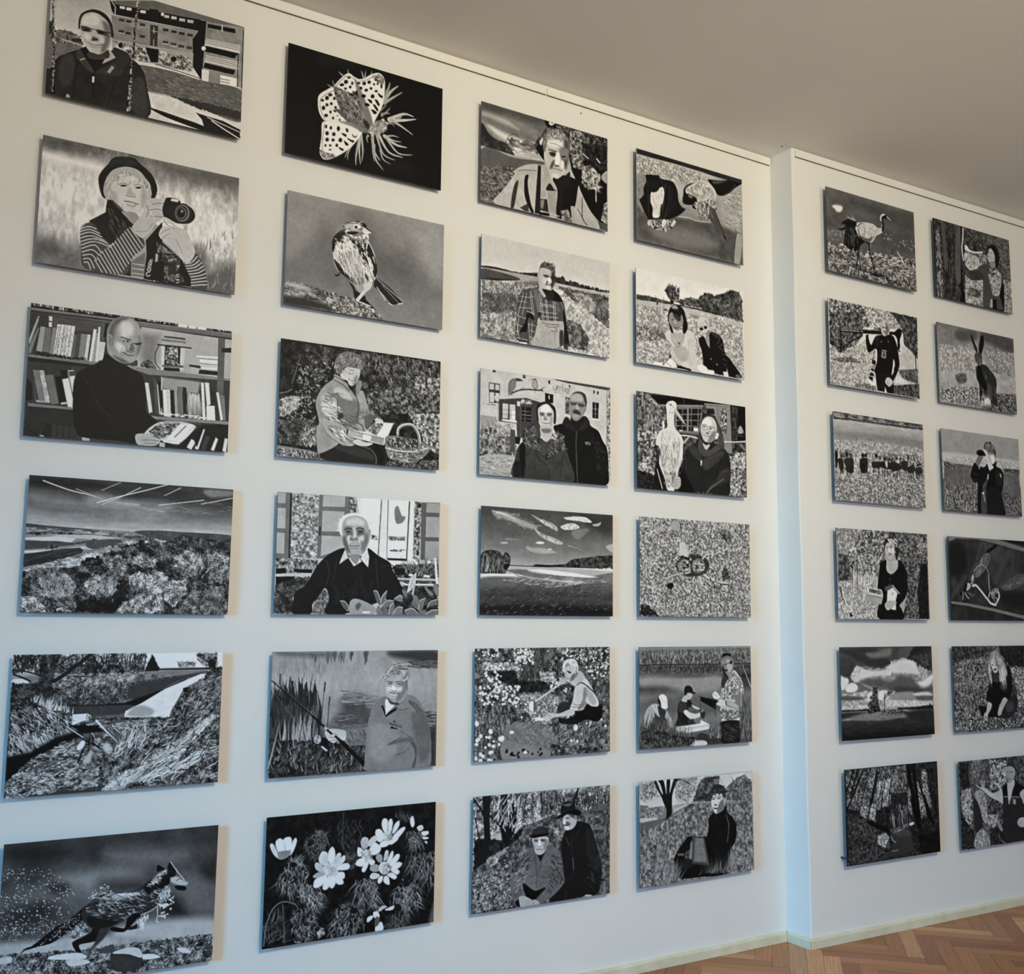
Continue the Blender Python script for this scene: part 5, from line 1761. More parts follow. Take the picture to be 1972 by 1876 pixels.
ART['33'] = '''
g 0 180 800 185
m 7 80
p 150 1.8 4 356 142 358 143 442 3 451
p 185 1.8 142 392 325 389 320 499 144 504
p 75 1.9 624 0 1200 6 1200 18 1176 27 792 20
l 60 6.4 680 8 1176 27
l 50 6.1 1169 28 1166 489
f 60 220 14 1172 28 1200 12 1199 787 1178 548 1170 368
p 60 1.2 72 99 170 101 169 250 77 257
p 175 1.2 80 107 118 108 118 151 80 152
p 175 1.2 130 109 164 110 163 151 129 152
p 180 1.2 81 175 119 173 119 247 82 251
p 180 1.2 131 175 165 173 164 236 131 237
l 80 4.8 60 270 134 268
p 70 1.2 104 -1 133 -2 131 18 103 19
p 70 1.2 371 4 396 3 395 32 371 32
p 35 1.3 604 18 623 18 622 47 603 45
p 35 1.3 796 31 811 31 810 57 801 56 801 43 795 43
p 35 1.3 1033 45 1047 46 1046 72 1032 71
p 35 1.3 1069 48 1088 49 1085 75 1068 74
p 25 1.3 574 121 653 126 651 197 575 194
p 200 0.6 609 138 617 138 618 166 609 166
p 40 1.3 765 131 800 133 798 266 765 264
f 25 180 14 765 131 800 133 798 266 765 264
l 210 4.5 756 277 801 278
p 25 1.3 1024 142 1088 142 1081 272 1023 272
l 170 4 1055 145 1052 269
l 170 4 1026 196 1085 196
l 160 3.3 1024 236 1083 235
l 210 5.3 1016 280 1096 280
s 120 2.4 246 175 248 83 274 51 313 37 340 43 314 69 308 110 282 148 279 171
s 80 2.5 307 58 313 40 340 36 373 50 340 60
t 50 7.4 320 57 353 54 380 54
c 50 4.3 246 175 248 89 287 46
s 150 2.5 457 33 488 18 501 39 505 86 475 95 456 74
t 60 7.5 481 30 454 31 422 38
c 60 4.4 461 50 458 86 482 100 505 86 501 45 481 22
c 60 12.3 275 160 341 129 421 113 502 109 550 104
t 60 8.8 529 106 556 85 582 76
t 60 6.3 536 105 557 114 570 107
t 60 5.6 341 129 374 108 394 108
t 60 5.7 489 105 482 124 489 137
c 110 4.5 656 55 649 80 667 89 680 64 687 45 674 89 667 113
c 110 4.5 688 75 705 61 694 53 684 75 698 91
c 110 4.5 712 90 715 60 726 64
c 110 4.5 740 33 733 75 740 86
c 110 4.5 754 61 745 80 758 90 766 71 754 61
c 110 4.5 775 61 768 86 782 93 789 74 775 61
c 110 4.5 807 63 791 74 800 85 793 104 779 100
t 130 3.8 674 106 723 106 779 105
p 68 1.8 162 219 402 180 571 206 534 489 326 498 318 390 162 389
p 175 1.8 120 201 402 154 585 193 571 206 402 180 123 224
c 150 7.3 123 224 153 254 158 356 143 414 117 428
p 180 1.2 195 247 244 247 242 358 195 360
p 180 1.2 257 248 306 245 307 368 258 368
p 215 1.2 277 286 306 286 307 363 278 360
l 90 3 196 295 307 291
l 90 3 196 329 308 325
p 205 1.2 190 367 321 367 322 384 191 381
p 25 1.2 366 253 453 250 450 365 366 365
l 120 3.7 396 252 394 365
l 120 3.7 367 287 450 284
l 120 4.9 367 316 451 313
l 120 3.7 367 345 451 342
l 95 4.9 353 243 356 495
p 215 1.2 323 218 349 217 348 252 322 252
l 60 3.1 336 228 336 245
x 26 60 60 26 7 160 215 356 208 449 209 450 226 356 231
f 40 200 18 3 462 143 414 320 487 322 646 4 674
x 140 75 45 60 5 30 190 3 451 149 402 320 499 315 641 7 674
f 120 210 14 142 397 292 399 267 492 151 504
x 26 80 40 70 5 60 110 151 515 320 499 307 511 151 526
p 80 1.8 266 435 306 443 308 619 266 612
t 50 7.2 127 624 203 555 300 455
f 40 190 16 6 618 322 618 322 646 4 668
s 160 3 4 668 322 646 324 799 3 801
x 150 0 30 40 5 70 220 4 674 302 654 285 797 3 801
p 30 1.8 307 488 359 495 347 547 307 545
p 200 1.8 293 677 306 665 310 738 288 757
s 22 2.5 656 396 697 357 739 341 766 290 823 320 936 266 980 280 1009 336 1082 371 1126 445 1170 513 1182 668 1156 802 841 807 783 583
s 38 15.4 739 346 780 289 837 342 880 397 795 382
s 40 15.7 936 266 994 302 980 351 894 384
c 90 5.2 873 398 867 517 883 804
c 60 3.3 980 285 937 344 866 398
x 40 -50 30 60 6 40 62 1009 408 1156 514 1171 705 1054 714
l 190 4.6 956 473 966 484
l 190 4.6 974 471 974 486
l 190 4.6 988 470 1002 483
l 190 2.6 956 492 1004 490
s 62 2.4 285 797 309 653 334 566 386 515 426 488 657 478 740 505 797 605 841 801 524 813
m 12 60 321 595 426 511 740 517 826 796 324 805
s 20 3.7 347 564 400 548 390 789 364 791
s 30 3 306 682 356 689 357 791 298 790
c 30 5.6 467 576 536 651 604 703 619 800
c 28 4.5 748 586 728 705 715 799
c 30 4.9 402 674 403 793
f 10 90 24 359 449 425 396 505 377 520 491 576 601 671 535 698 415 754 445 761 526 672 593 604 657 521 595 387 544
x 200 40 180 46 5 20 160 365 448 492 389 521 537 590 646 521 583 387 532
x 160 0 180 46 5 20 170 642 421 754 445 761 550 672 593 597 646
s 180 2.5 511 318 514 248 538 222 585 205 627 212 654 244 662 302 642 362 601 402 574 407 539 390 519 358
s 170 3.1 536 385 642 380 636 456 588 507 547 477
s 110 18.8 546 407 628 399 622 429 560 435
s 40 2.5 497 261 517 213 585 187 640 204 675 242 676 347 655 349 655 267 627 229 592 207 544 227 511 260 519 346 505 342
s 205 22.7 544 227 585 216 620 236 620 271 545 274
s 110 15.1 528 284 569 283 566 303 535 304
s 110 15.2 596 282 638 278 634 296 600 303
c 60 3.8 528 287 548 279 572 283
c 60 3.8 596 281 617 274 641 281
e 40 2 551 295 14 3 3.03
e 40 2 617 289 14 3 3.03
s 130 3.8 573 305 586 310 590 333 566 332
c 60 3.2 563 331 580 333 600 327
c 70 4.4 549 357 587 361 628 352
c 120 3.1 539 315 535 344 546 361
s 150 19 627 305 648 303 642 362 621 376
s 70 3.1 547 494 588 507 595 489 589 600 555 592
s 130 2.6 801 192 807 132 850 91 914 77 957 102 968 161 958 222 922 274 880 308 844 306 808 274 797 228
s 60 3.2 800 144 835 93 892 71 950 85 970 137 965 185 950 151 928 100 885 87 828 105 807 144
s 165 27.3 821 112 885 93 928 118 921 148 822 154
c 25 4.5 811 167 843 169 879 165
c 25 4.6 893 167 929 171 957 180
s 70 13.6 818 166 868 166 864 185 822 187
s 70 13.7 893 172 943 176 936 192 893 190
l 200 2.6 822 166 864 164
s 160 15.6 864 185 886 188 893 217 865 220
s 60 15.6 836 235 865 220 900 234 908 257 844 250
s 150 15.6 844 264 886 263 886 284 851 287
c 40 3.9 844 250 872 252 901 258
s 30 3.2 816 285 865 315 936 272 923 333 866 375 823 344
'''
ART['34'] = '''
g 0 75 200 95 420 150 500 190 800 100
n 8 60 4
s 60 99.9 879 8 1208 -0 1209 135 1028 133
s 70 73.5 0 1 382 -1 247 37 1 53
w 80 160 40 3 100 35 287 34 523 131 441 166 289 127 114 80
s 150 22.3 126 39 193 35 329 78 482 128 454 153 316 120 194 75
t 190 11.2 133 41 214 56 330 102
s 165 15.3 438 42 522 72 621 96 671 129 665 153 593 122 509 85
s 175 15.3 468 146 538 184 637 208 723 245 680 256 567 224 497 186
f 130 195 14 494 74 550 71 664 123 665 153 565 117
f 130 200 12 489 175 595 199 723 240 709 255 567 218
s 205 2.6 738 47 857 33 938 35 998 68 953 73 858 64 764 61
f 170 225 13 738 44 857 33 938 35 998 68 953 73 858 65 749 59
s 195 2.6 703 121 764 94 836 89 880 117 822 135 743 140
f 150 215 12 703 118 764 94 836 88 880 117 822 135 743 142
s 120 19.8 808 145 895 128 969 130 881 208 823 193
s 160 2.7 1009 85 1057 76 1087 62 1065 94 1013 97
s 200 3.2 474 255 511 242 557 248 526 261
s 200 2.6 582 300 603 292 628 299 603 303
s 175 3.1 165 267 205 259 232 267 185 272
s 160 15.2 388 285 457 294 526 290 667 319 527 332 430 318
t 170 5 218 236 305 237 387 250
t 160 5.2 774 261 882 286 956 319
s 165 16.3 1134 250 1209 234 1210 295 1164 285
s 30 1.9 242 430 350 429 446 428 487 415 598 417 726 409 740 426 529 437 256 441
s 40 2.6 697 431 761 399 825 366 1000 341 1119 327 1202 329 1203 430 957 430
f 15 100 22 697 431 761 399 825 367 1000 342 1119 328 1202 329 1203 430 957 427
p 200 1.9 726 432 1203 433 1203 445 957 445 726 441
b 20 6 14 190 235 994 438 1196 424 1196 449 994 450
s 25 3 3 360 80 323 160 336 187 364 213 334 254 367 249 430 210 495 7 502
f 8 110 20 3 349 80 322 160 335 187 369 220 334 254 367 249 430 217 477 122 412 4 406
x 130 85 15 90 6 20 165 7 502 5 417 122 407 203 455 210 492
s 20 3.1 209 420 323 447 243 453 203 466
p 165 1.9 249 436 529 437 726 432 957 439 1203 448 1204 527 8 541 7 502 210 495
p 205 1.8 7 499 190 495 392 494 352 510 125 515 7 521
s 110 3.7 216 466 392 459 600 493 885 507 1203 460 1204 540 742 530 461 515 257 482
s 215 1.9 402 465 529 453 741 465 885 477 1061 499 958 504 813 498 530 487
c 60 3.8 392 465 600 490 885 507 1106 500
c 80 4.4 297 497 352 513 400 517
s 95 21.7 4 535 393 523 813 551 1204 540 1205 685 9 698
s 60 108.5 3 614 1204 612 1205 685 533 687 6 698
s 25 90.1 -0 715 1205 709 1206 812 2 810
x 420 24 10 46 4 14 125 7 620 671 544 959 571 961 791 2 799
x 200 10 14 34 4 40 120 813 539 1196 552 1198 770 816 740
x 120 12 10 60 5 120 190 125 537 813 510 1106 530 601 592
'''
ART['35'] = '''
g 0 90 800 90
f 20 150 26
x 250 80 40 60 5 20 170
p 130 3.6 62 103 390 112 403 163 217 163 74 159
f 70 215 14 62 103 390 106 403 163 217 163 61 153
f 8 50 24 178 162 323 160 375 240 564 292 523 324 401 331 282 259 177 223
f 8 60 24 388 241 633 249 591 327 428 321
s 130 25.6 374 341 550 342 729 367 714 446 656 557 520 549 427 433
f 70 190 14 374 341 729 367 714 446 656 568 506 560 427 433
x 240 78 25 90 6 20 130 324 -2 568 8 720 45 524 245 388 241
f 90 190 14 552 178 697 182 696 263 565 247
s 115 14.3 220 577 385 553 588 564 710 673 687 807 382 813 238 797
f 60 185 14 345 545 629 566 654 726 424 711 345 628
f 95 135 12 220 561 385 542 711 588 687 818 238 803
s 125 21.5 233 660 424 711 585 732 653 799 382 813 238 803
b 16 8 16 10 35 252 727 585 738 584 800 290 790
x 200 80 30 70 6 20 170 3 440 228 423 293 537 186 783 4 786
x 260 65 50 80 6 20 175 628 612 712 560 1200 574 1188 772 723 730
x 160 60 50 60 5 20 150 901 258 1194 185 1189 409 1086 393
f 15 150 22 654 714 1197 703 1195 796 653 804
b 90 5 10 185 240 324 3 499 6 498 120 336 105
b 70 5 9 185 235 568 2 1198 13 1195 138 761 104 664 44
b 24 5 9 185 235 5 -3 205 1 204 90 4 85
b 34 5 9 170 235 81 82 390 89 389 162 81 153
b 95 6 12 185 240 35 273 375 274 373 408 35 404
b 26 7 12 195 240 81 159 230 169 229 280 80 274
b 22 6 11 190 235 662 170 801 255 799 358 646 341
b 26 6 11 190 240 903 154 1196 114 1192 256 901 235
b 18 6 11 190 240 320 383 728 412 588 542 385 531
b 20 10 17 200 240 2 597 240 589 251 754 135 801 1 791
b 16 7 12 200 240 727 469 1173 467 1170 608 753 585
s 235 2.5 862 596 880 579 901 599 887 626 862 619
e 235 3 839 698 11 10 -2.89
e 235 3 894 706 12 11 0.86
s 240 2.4 210 648 233 627 252 645 233 671 213 664
e 240 2 312 609 19 12 -3.05
s 235 2.4 410 760 430 747 450 762 436 770
e 240 2 135 594 19 18 1.05
e 230 2 53 622 15 14 -2.81
e 240 2 19 533 20 16 1.45
l 190 11.1 515 397 744 270
l 110 3.1 515 406 730 287
s 215 1.8 467 401 488 393 513 403 507 459 480 463 463 451
s 90 1.9 501 397 515 397 514 459 500 464
s 50 2.5 721 435 756 414 848 400 856 372 885 338 896 512 727 481
s 16 2.6 847 487 940 474 984 429 1070 445 1114 441 1127 524 1082 568 981 551 866 579 754 568 726 555 754 539 882 511
s 30 3.8 726 526 867 545 895 569 754 568
s 185 1.9 871 309 893 258 930 224 973 237 1015 285 1058 357 1093 417 1085 452 1027 449 984 429 940 474 854 475 826 463 855 395
s 130 15.5 957 306 1000 343 970 400 984 429 925 473 897 466 941 399
c 90 4.5 855 424 897 437 969 429
c 90 4.5 840 446 897 454 954 446
s 160 27.3 986 296 1043 368 1071 428 1027 437 985 366
c 15 9 893 287 929 268 986 296 1043 339 1072 369
p 15 1.9 839 285 857 291 849 337 835 331
s 175 1.9 812 468 861 464 868 499 825 514 685 518 629 544 588 536 561 523 595 508 630 485 727 492
s 215 3.1 513 515 547 511 595 525 574 538 520 532
c 80 3.1 616 498 650 505 643 528
s 165 1.9 727 252 759 230 794 249 780 271 737 275
s 170 2.6 822 255 887 223 916 177 966 237 900 275 871 292
s 175 1.9 777 202 781 162 810 139 860 152 880 188 872 234 829 261 794 249
s 205 1.9 760 161 768 115 818 88 875 95 903 142 902 188 888 188 860 152 824 128 803 116 782 139 774 185 764 179
x 50 -75 25 60 5 110 225 760 150 804 99 875 100 902 177 860 152 796 122
s 100 19.2 844 210 880 199 865 239 829 256
s 60 2.6 802 174 838 187 830 198 802 185
e 40 2 823 192 10 4 -3.11
e 40 2 786 197 7 3 -3.11
c 60 3.8 794 231 808 238 830 233
c 110 3.2 795 203 788 220 802 223
'''
ART['36'] = '''
g 0 160 200 175 800 90
f 60 220 26 -3 -0 1202 0 1204 201 651 196 380 243 12 311
x 160 88 16 130 6 15 80 582 191 1197 188 1196 119 580 80
x 200 60 60 60 4 20 80 380 232 651 185 1197 188 1195 26 509 9
s 88 2.9 3 510 254 416 381 254 515 220 665 186 933 182 1204 177 1204 804 332 818 2 799
f 40 130 24 3 510 254 416 394 255 515 220 665 186 1204 177 1204 804 332 818 2 799
x 360 35 60 30 5 40 190 7 521 320 433 435 290 1197 200 1204 793 331 813 11 793
x 240 35 60 30 5 150 215 7 532 295 495 331 792 11 793
f 10 60 26 8 289 185 303 290 333 342 283 434 236 383 319 266 385 125 437 12 501
p 28 2.4 71 -1 142 -2 135 170 146 300 113 457 50 483 11 458 46 366 94 296
p 20 1.8 221 2 280 1 284 116 248 233 317 335 278 365 237 307 219 166
p 24 1.8 333 4 414 3 378 144 342 283 291 344 261 223 310 117
l 25 12.9 1 11 81 113
l 20 10.5 19 151 71 369
l 20 7.2 188 11 181 195
l 20 11.8 140 144 248 243
l 20 8.6 441 10 420 213
l 25 8.7 571 7 582 191
l 20 16.7 902 3 861 115
l 30 7.8 1091 3 1078 169
x 70 60 60 140 6 15 50 7 183 420 213 415 36 1 11
x 50 70 40 120 6 170 215 169 227 221 231 395 287 374 34 163 32
f 80 210 18 107 467 189 421 222 435 203 476 127 511
f 60 200 18 681 276 779 284 780 351 696 344
s 26 2.5 754 415 793 296 877 246 935 250 1007 278 1052 361 1098 501 1128 605 1115 717 1087 792 958 795 658 796 772 649
s 38 19.2 979 299 1037 337 1083 500 1114 615 1026 562 982 480
x 30 -50 30 60 7 46 66 982 480 1112 514 1116 762 986 748
c 55 3.8 920 249 914 305 866 380
c 50 4.4 857 323 845 434 869 592 835 655
l 150 3.1 857 508 866 586
l 70 3.7 802 740 796 794
l 80 4.4 794 352 824 410
p 170 1.9 958 795 986 784 1044 796 1015 801
s 165 2.5 764 221 784 194 848 187 891 213 885 263 850 295 793 299 771 261
s 70 19 819 185 884 196 891 224 841 209
s 90 15.1 792 240 828 248 828 270 779 267
s 195 13.2 779 272 821 276 821 295 793 296
e 30 3 809 213 18 5 -3.06
c 40 3.8 785 253 771 261 814 267
s 195 3.1 774 222 788 223 792 257 771 252
s 120 2.5 869 200 891 196 891 230 873 229
s 18 1.9 697 205 749 181 826 158 890 156 930 176 927 201 891 202 812 185 763 204 721 212
s 28 1.9 749 175 751 124 775 98 825 93 868 109 879 156 812 162
s 100 15.1 761 114 804 111 846 108 818 129
c 60 3.1 748 169 812 154 883 153
s 100 2.4 319 631 325 589 388 514 453 423 479 398 519 396 554 442 642 406 698 411 748 470 779 622 780 677 692 750 597 794 530 798 515 764 635 679 527 701 432 642 434 723 369 770 328 712
m 14 40 325 605 486 404 712 423 772 649 597 794 328 712
x 60 30 30 50 6 40 70 335 510 466 435 457 586 391 612
x 60 -40 30 50 6 40 70 671 453 755 482 772 649 636 734
x 40 30 30 46 6 130 160 350 554 455 510 433 669 341 703
s 14 2.4 425 636 527 701 622 689 569 737 516 769 461 742 433 696
c 45 3.6 521 461 537 572 540 680
c 50 3.7 589 478 564 547 545 605
c 45 3.6 470 587 504 601 524 581
c 45 3.7 579 608 634 625 667 595
l 60 3.1 584 538 666 551
p 20 1.8 534 435 616 437 570 504
s 20 2.4 476 305 504 329 640 317 626 300
s 172 2.4 497 339 517 324 627 333 641 362 629 399 602 441 561 454 527 435 512 384
s 50 2.4 486 305 516 269 570 251 626 272 640 306 634 322 565 328 504 329
p 14 1.8 490 306 637 306 637 323 572 326 504 333
s 80 14.7 514 338 552 346 545 359 518 355
s 70 14.7 572 345 614 348 610 362 576 359
s 200 3.7 552 349 569 350 577 390 550 390
c 60 3.1 546 390 560 395 577 392
c 45 4.3 537 416 560 413 584 420
c 110 3 519 379 526 402 533 413
c 100 3.1 594 385 601 403 595 418
s 130 14.8 607 359 635 361 628 394 602 430
s 160 1.8 388 734 434 728 502 763 556 790 557 801 410 801
s 160 1.8 502 773 529 765 563 785 550 800
c 80 3 502 768 523 797
p 14 1.8 356 763 388 740 403 800 370 791
'''
ART['41'] = '''
g 0 150 800 120
n 14 26 3
p 42 2 4 2 1199 1 1200 47 1123 45 861 47 701 40 437 40 189 50 5 52
m 18 40 4 2 1199 1 1199 34 189 50 5 46
p 168 15.9 5 49 189 47 437 40 701 46 861 54 877 69 700 129 559 187 391 200 285 206 233 193 86 203 5 222
f 115 200 13 5 61 189 56 437 49 701 53 861 60 700 129 559 187 391 200 233 193 5 222
x 60 -15 10 40 4 40 90 5 61 437 49 828 68 559 180 5 216
p 125 23.8 5 222 94 214 138 386 65 523 6 511
m 24 30 5 222 94 214 138 386 6 511
s 165 41.2 391 206 528 200 512 278 481 348 436 258
s 150 65 923 213 1190 49 1191 478 985 494 922 341
x 100 -12 14 70 4 190 225 931 224 1189 89 1183 454 969 459
x 60 -12 14 70 4 60 110 931 224 1189 89 1183 454 969 459
p 82 59 6 511 138 568 435 518 666 502 824 482 985 494 1148 519 1189 799 7 797
m 16 60 6 523 1190 510 1189 799 7 797
s 115 119 138 658 587 598 901 662 663 769 284 768
c 190 5.5 458 507 588 493 666 502 824 482
s 150 4.4 1132 528 1190 517 1160 791 1094 797
c 45 5.1 1099 477 1132 509 1190 510
s 22 2 76 339 101 279 137 228 101 212 233 187 270 209 391 206 444 269 458 365 496 413 535 423 496 468 435 512 329 564 270 571 167 592 130 599 94 541 36 457 76 400
p 22 2 29 452 87 385 123 595 87 554
p 22 2 94 214 152 218 241 182 255 237 108 271
l 75 4 123 268 130 569
l 60 5.4 315 248 300 412 270 564
l 75 4.1 360 251 352 400 300 546
l 60 4.1 390 281 375 432 307 551
l 50 3.4 436 320 390 454 329 546
c 60 4.7 241 204 285 255 308 287
s 190 3.3 159 357 211 333 278 282 300 326 285 415 255 458 248 545 211 571 174 566 174 487 152 444
x 60 -80 25 40 5 100 225 159 357 293 290 285 415 248 545 174 560
s 30 4 167 270 226 256 241 314 196 349 159 345
f 20 200 16 116 608 427 544 389 626 314 677 225 683 123 661
s 185 2.7 270 595 300 564 322 590 285 640
s 180 2.7 374 598 404 555 427 563 389 613
s 170 2.6 116 632 138 604 152 637 130 659
s 178 4.2 536 223 637 163 732 115 812 123 875 172 891 233 858 291 794 305 746 340 683 329 652 291 574 290 536 273
f 120 210 20 551 226 732 122 859 176 874 262 746 334 652 304 551 270
s 20 2.8 520 239 567 191 637 163 551 226 543 272 590 280 652 291 667 326 636 358 558 381 504 367 512 291
s 100 2.8 566 292 605 277 621 298 589 311
s 20 2.1 796 94 909 75 1057 41 1199 34 1190 49 1122 97 1055 158 972 205 907 210 867 161
s 75 4.3 852 94 991 62 941 93 868 116
c 80 4.4 1123 65 1072 128 981 194
f 60 215 18 636 339 858 265 906 332 824 463 713 479 651 436
x 80 -70 30 50 5 40 210 636 339 858 278 872 415 681 486
p 25 2.1 612 363 643 375 651 405 612 394
s 75 2.8 809 365 857 342 897 403 936 478 984 557 943 559 871 504 816 458
l 15 8.6 865 353 920 456 976 553
p 12 2.2 951 557 991 575 1011 622 983 602
l 170 3.6 817 369 848 433
'''
ART['42'] = '''
g 0 205 800 200
p 60 2.4 7 226 190 224 383 233 382 255 217 259 6 270
f 40 110 16 7 226 136 217 355 231 382 255 217 259 6 270
f 40 125 24 411 217 510 179 581 156 667 159 679 231 508 241
f 30 120 26 666 165 725 104 799 69 856 94 960 54 1051 10 1156 5 1192 81 1194 279 896 260 736 245 651 224
x 140 70 60 40 6 20 165 885 130 1170 37 1187 256 896 254
p 40 1.9 396 242 679 237 911 252 911 264 679 254 480 251
p 165 1.8 6 270 382 255 693 257 970 272 1186 280 1199 800 -3 801
f 110 215 16 6 276 382 255 693 257 970 272 1186 280 1199 800 -3 801
p 170 18.2 6 276 382 258 693 260 969 278 1193 290 1192 337 822 312 382 289 5 314
x 200 80 40 26 5 60 225 6 347 326 320 372 735 -1 795
f 60 200 18 3 490 295 457 320 576 0 621
x 120 80 40 26 5 70 225 640 361 1177 328 1196 743 742 630
f 15 190 18 330 107 358 69 385 109 470 84 467 197 369 218 301 145
x 50 80 60 40 8 15 50 327 230 453 205 427 91 344 94
p 25 1.9 366 213 407 212 403 246 365 249
c 50 3.1 293 202 298 302
c 60 3.1 204 200 224 269
p 20 1.8 217 259 234 256 234 278 216 281
p 25 1.9 295 305 336 304 333 316 298 316
b 9 8 12 220 235 844 285 969 278 969 289 851 301
x 8 80 40 20 7 25 45 837 286 969 284 969 295 844 308
p 215 1.9 707 278 736 273 732 285 707 286
p 205 1.9 786 277 808 274 808 282 786 286
s 185 2.5 304 523 336 485 378 473 532 451 603 452 630 487 641 644 680 796 581 803 427 761 373 707 375 613
m 12 40 322 498 617 455 639 756 455 758
c 150 5.1 573 529 563 654 582 764
c 130 5 387 700 428 750 497 774
s 165 22.4 389 622 529 603 548 712 456 724
s 165 1.9 377 490 419 495 517 481 502 550 452 608 396 576
c 70 3.7 370 491 390 577 451 610 502 562 521 480
c 80 2.5 405 503 459 579 503 494
e 100 2 459 579 14 11 2.78
p 30 1.9 427 767 588 785 588 802 413 796
s 215 1.8 187 781 207 762 262 772 289 790 359 726 413 763 420 795 193 797
l 60 5 345 722 275 792
l 50 3.7 317 764 371 791
s 25 1.9 345 711 366 691 373 707 352 727
l 40 5.5 200 769 262 766
s 135 2.5 352 394 360 337 409 295 493 305 505 382 483 430 462 461 433 471 392 454 365 425
s 28 2.5 338 384 346 316 382 261 424 240 473 246 515 279 541 354 557 419 531 479 503 483 497 439 506 370 486 323 470 381 408 340 388 321 360 337 351 405 378 445 398 498 370 491 351 438
s 150 18.7 382 266 424 248 451 278 395 286
s 60 18.7 395 331 464 343 477 375 422 372
e 40 2 394 382 16 4 2.98
e 40 3 449 384 16 4 2.98
s 165 15 407 385 428 388 428 416 407 413
s 50 2.5 399 439 427 444 462 433 427 455
l 215 2.5 410 441 452 437
s 22 2.5 673 521 717 475 804 428 892 433 950 476 976 587 1034 637 1136 739 1164 793 956 796 767 774 725 723 713 623
s 55 3.9 819 432 892 433 920 463 876 469
c 150 3.3 936 444 890 519
c 150 3.3 949 511 904 551
c 150 3.2 918 555 962 578
c 130 3.2 939 604 990 608
c 120 3.2 945 648 989 654
c 120 3.2 951 693 988 700
p 140 1.9 738 483 796 464 801 571 773 546
p 22 1.9 716 486 745 488 786 573 770 638
e 140 1 813 666 7 6 2.81
e 140 1 881 705 8 6 2.81
p 190 1.9 950 762 994 757 995 722 1015 800 963 806
s 215 1.9 656 754 696 732 754 742 782 766 840 765 839 799 723 802 674 786
s 100 3.9 1105 766 1150 772 1157 794 1104 795
s 180 1.9 683 389 712 351 763 355 798 383 804 428 782 471 752 487 724 468 696 433
s 185 1.9 662 370 670 334 706 306 749 305 792 333 806 371 777 370 748 357 712 345 683 378 682 418
l 60 6.4 749 334 791 367
e 25 1 709 415 22 15 2.83
e 25 1 756 395 21 14 2.83
c 40 2.6 682 401 719 390 777 375
c 60 3.8 724 454 746 454 772 441
s 120 15.4 776 421 805 417 782 471 760 480
'''
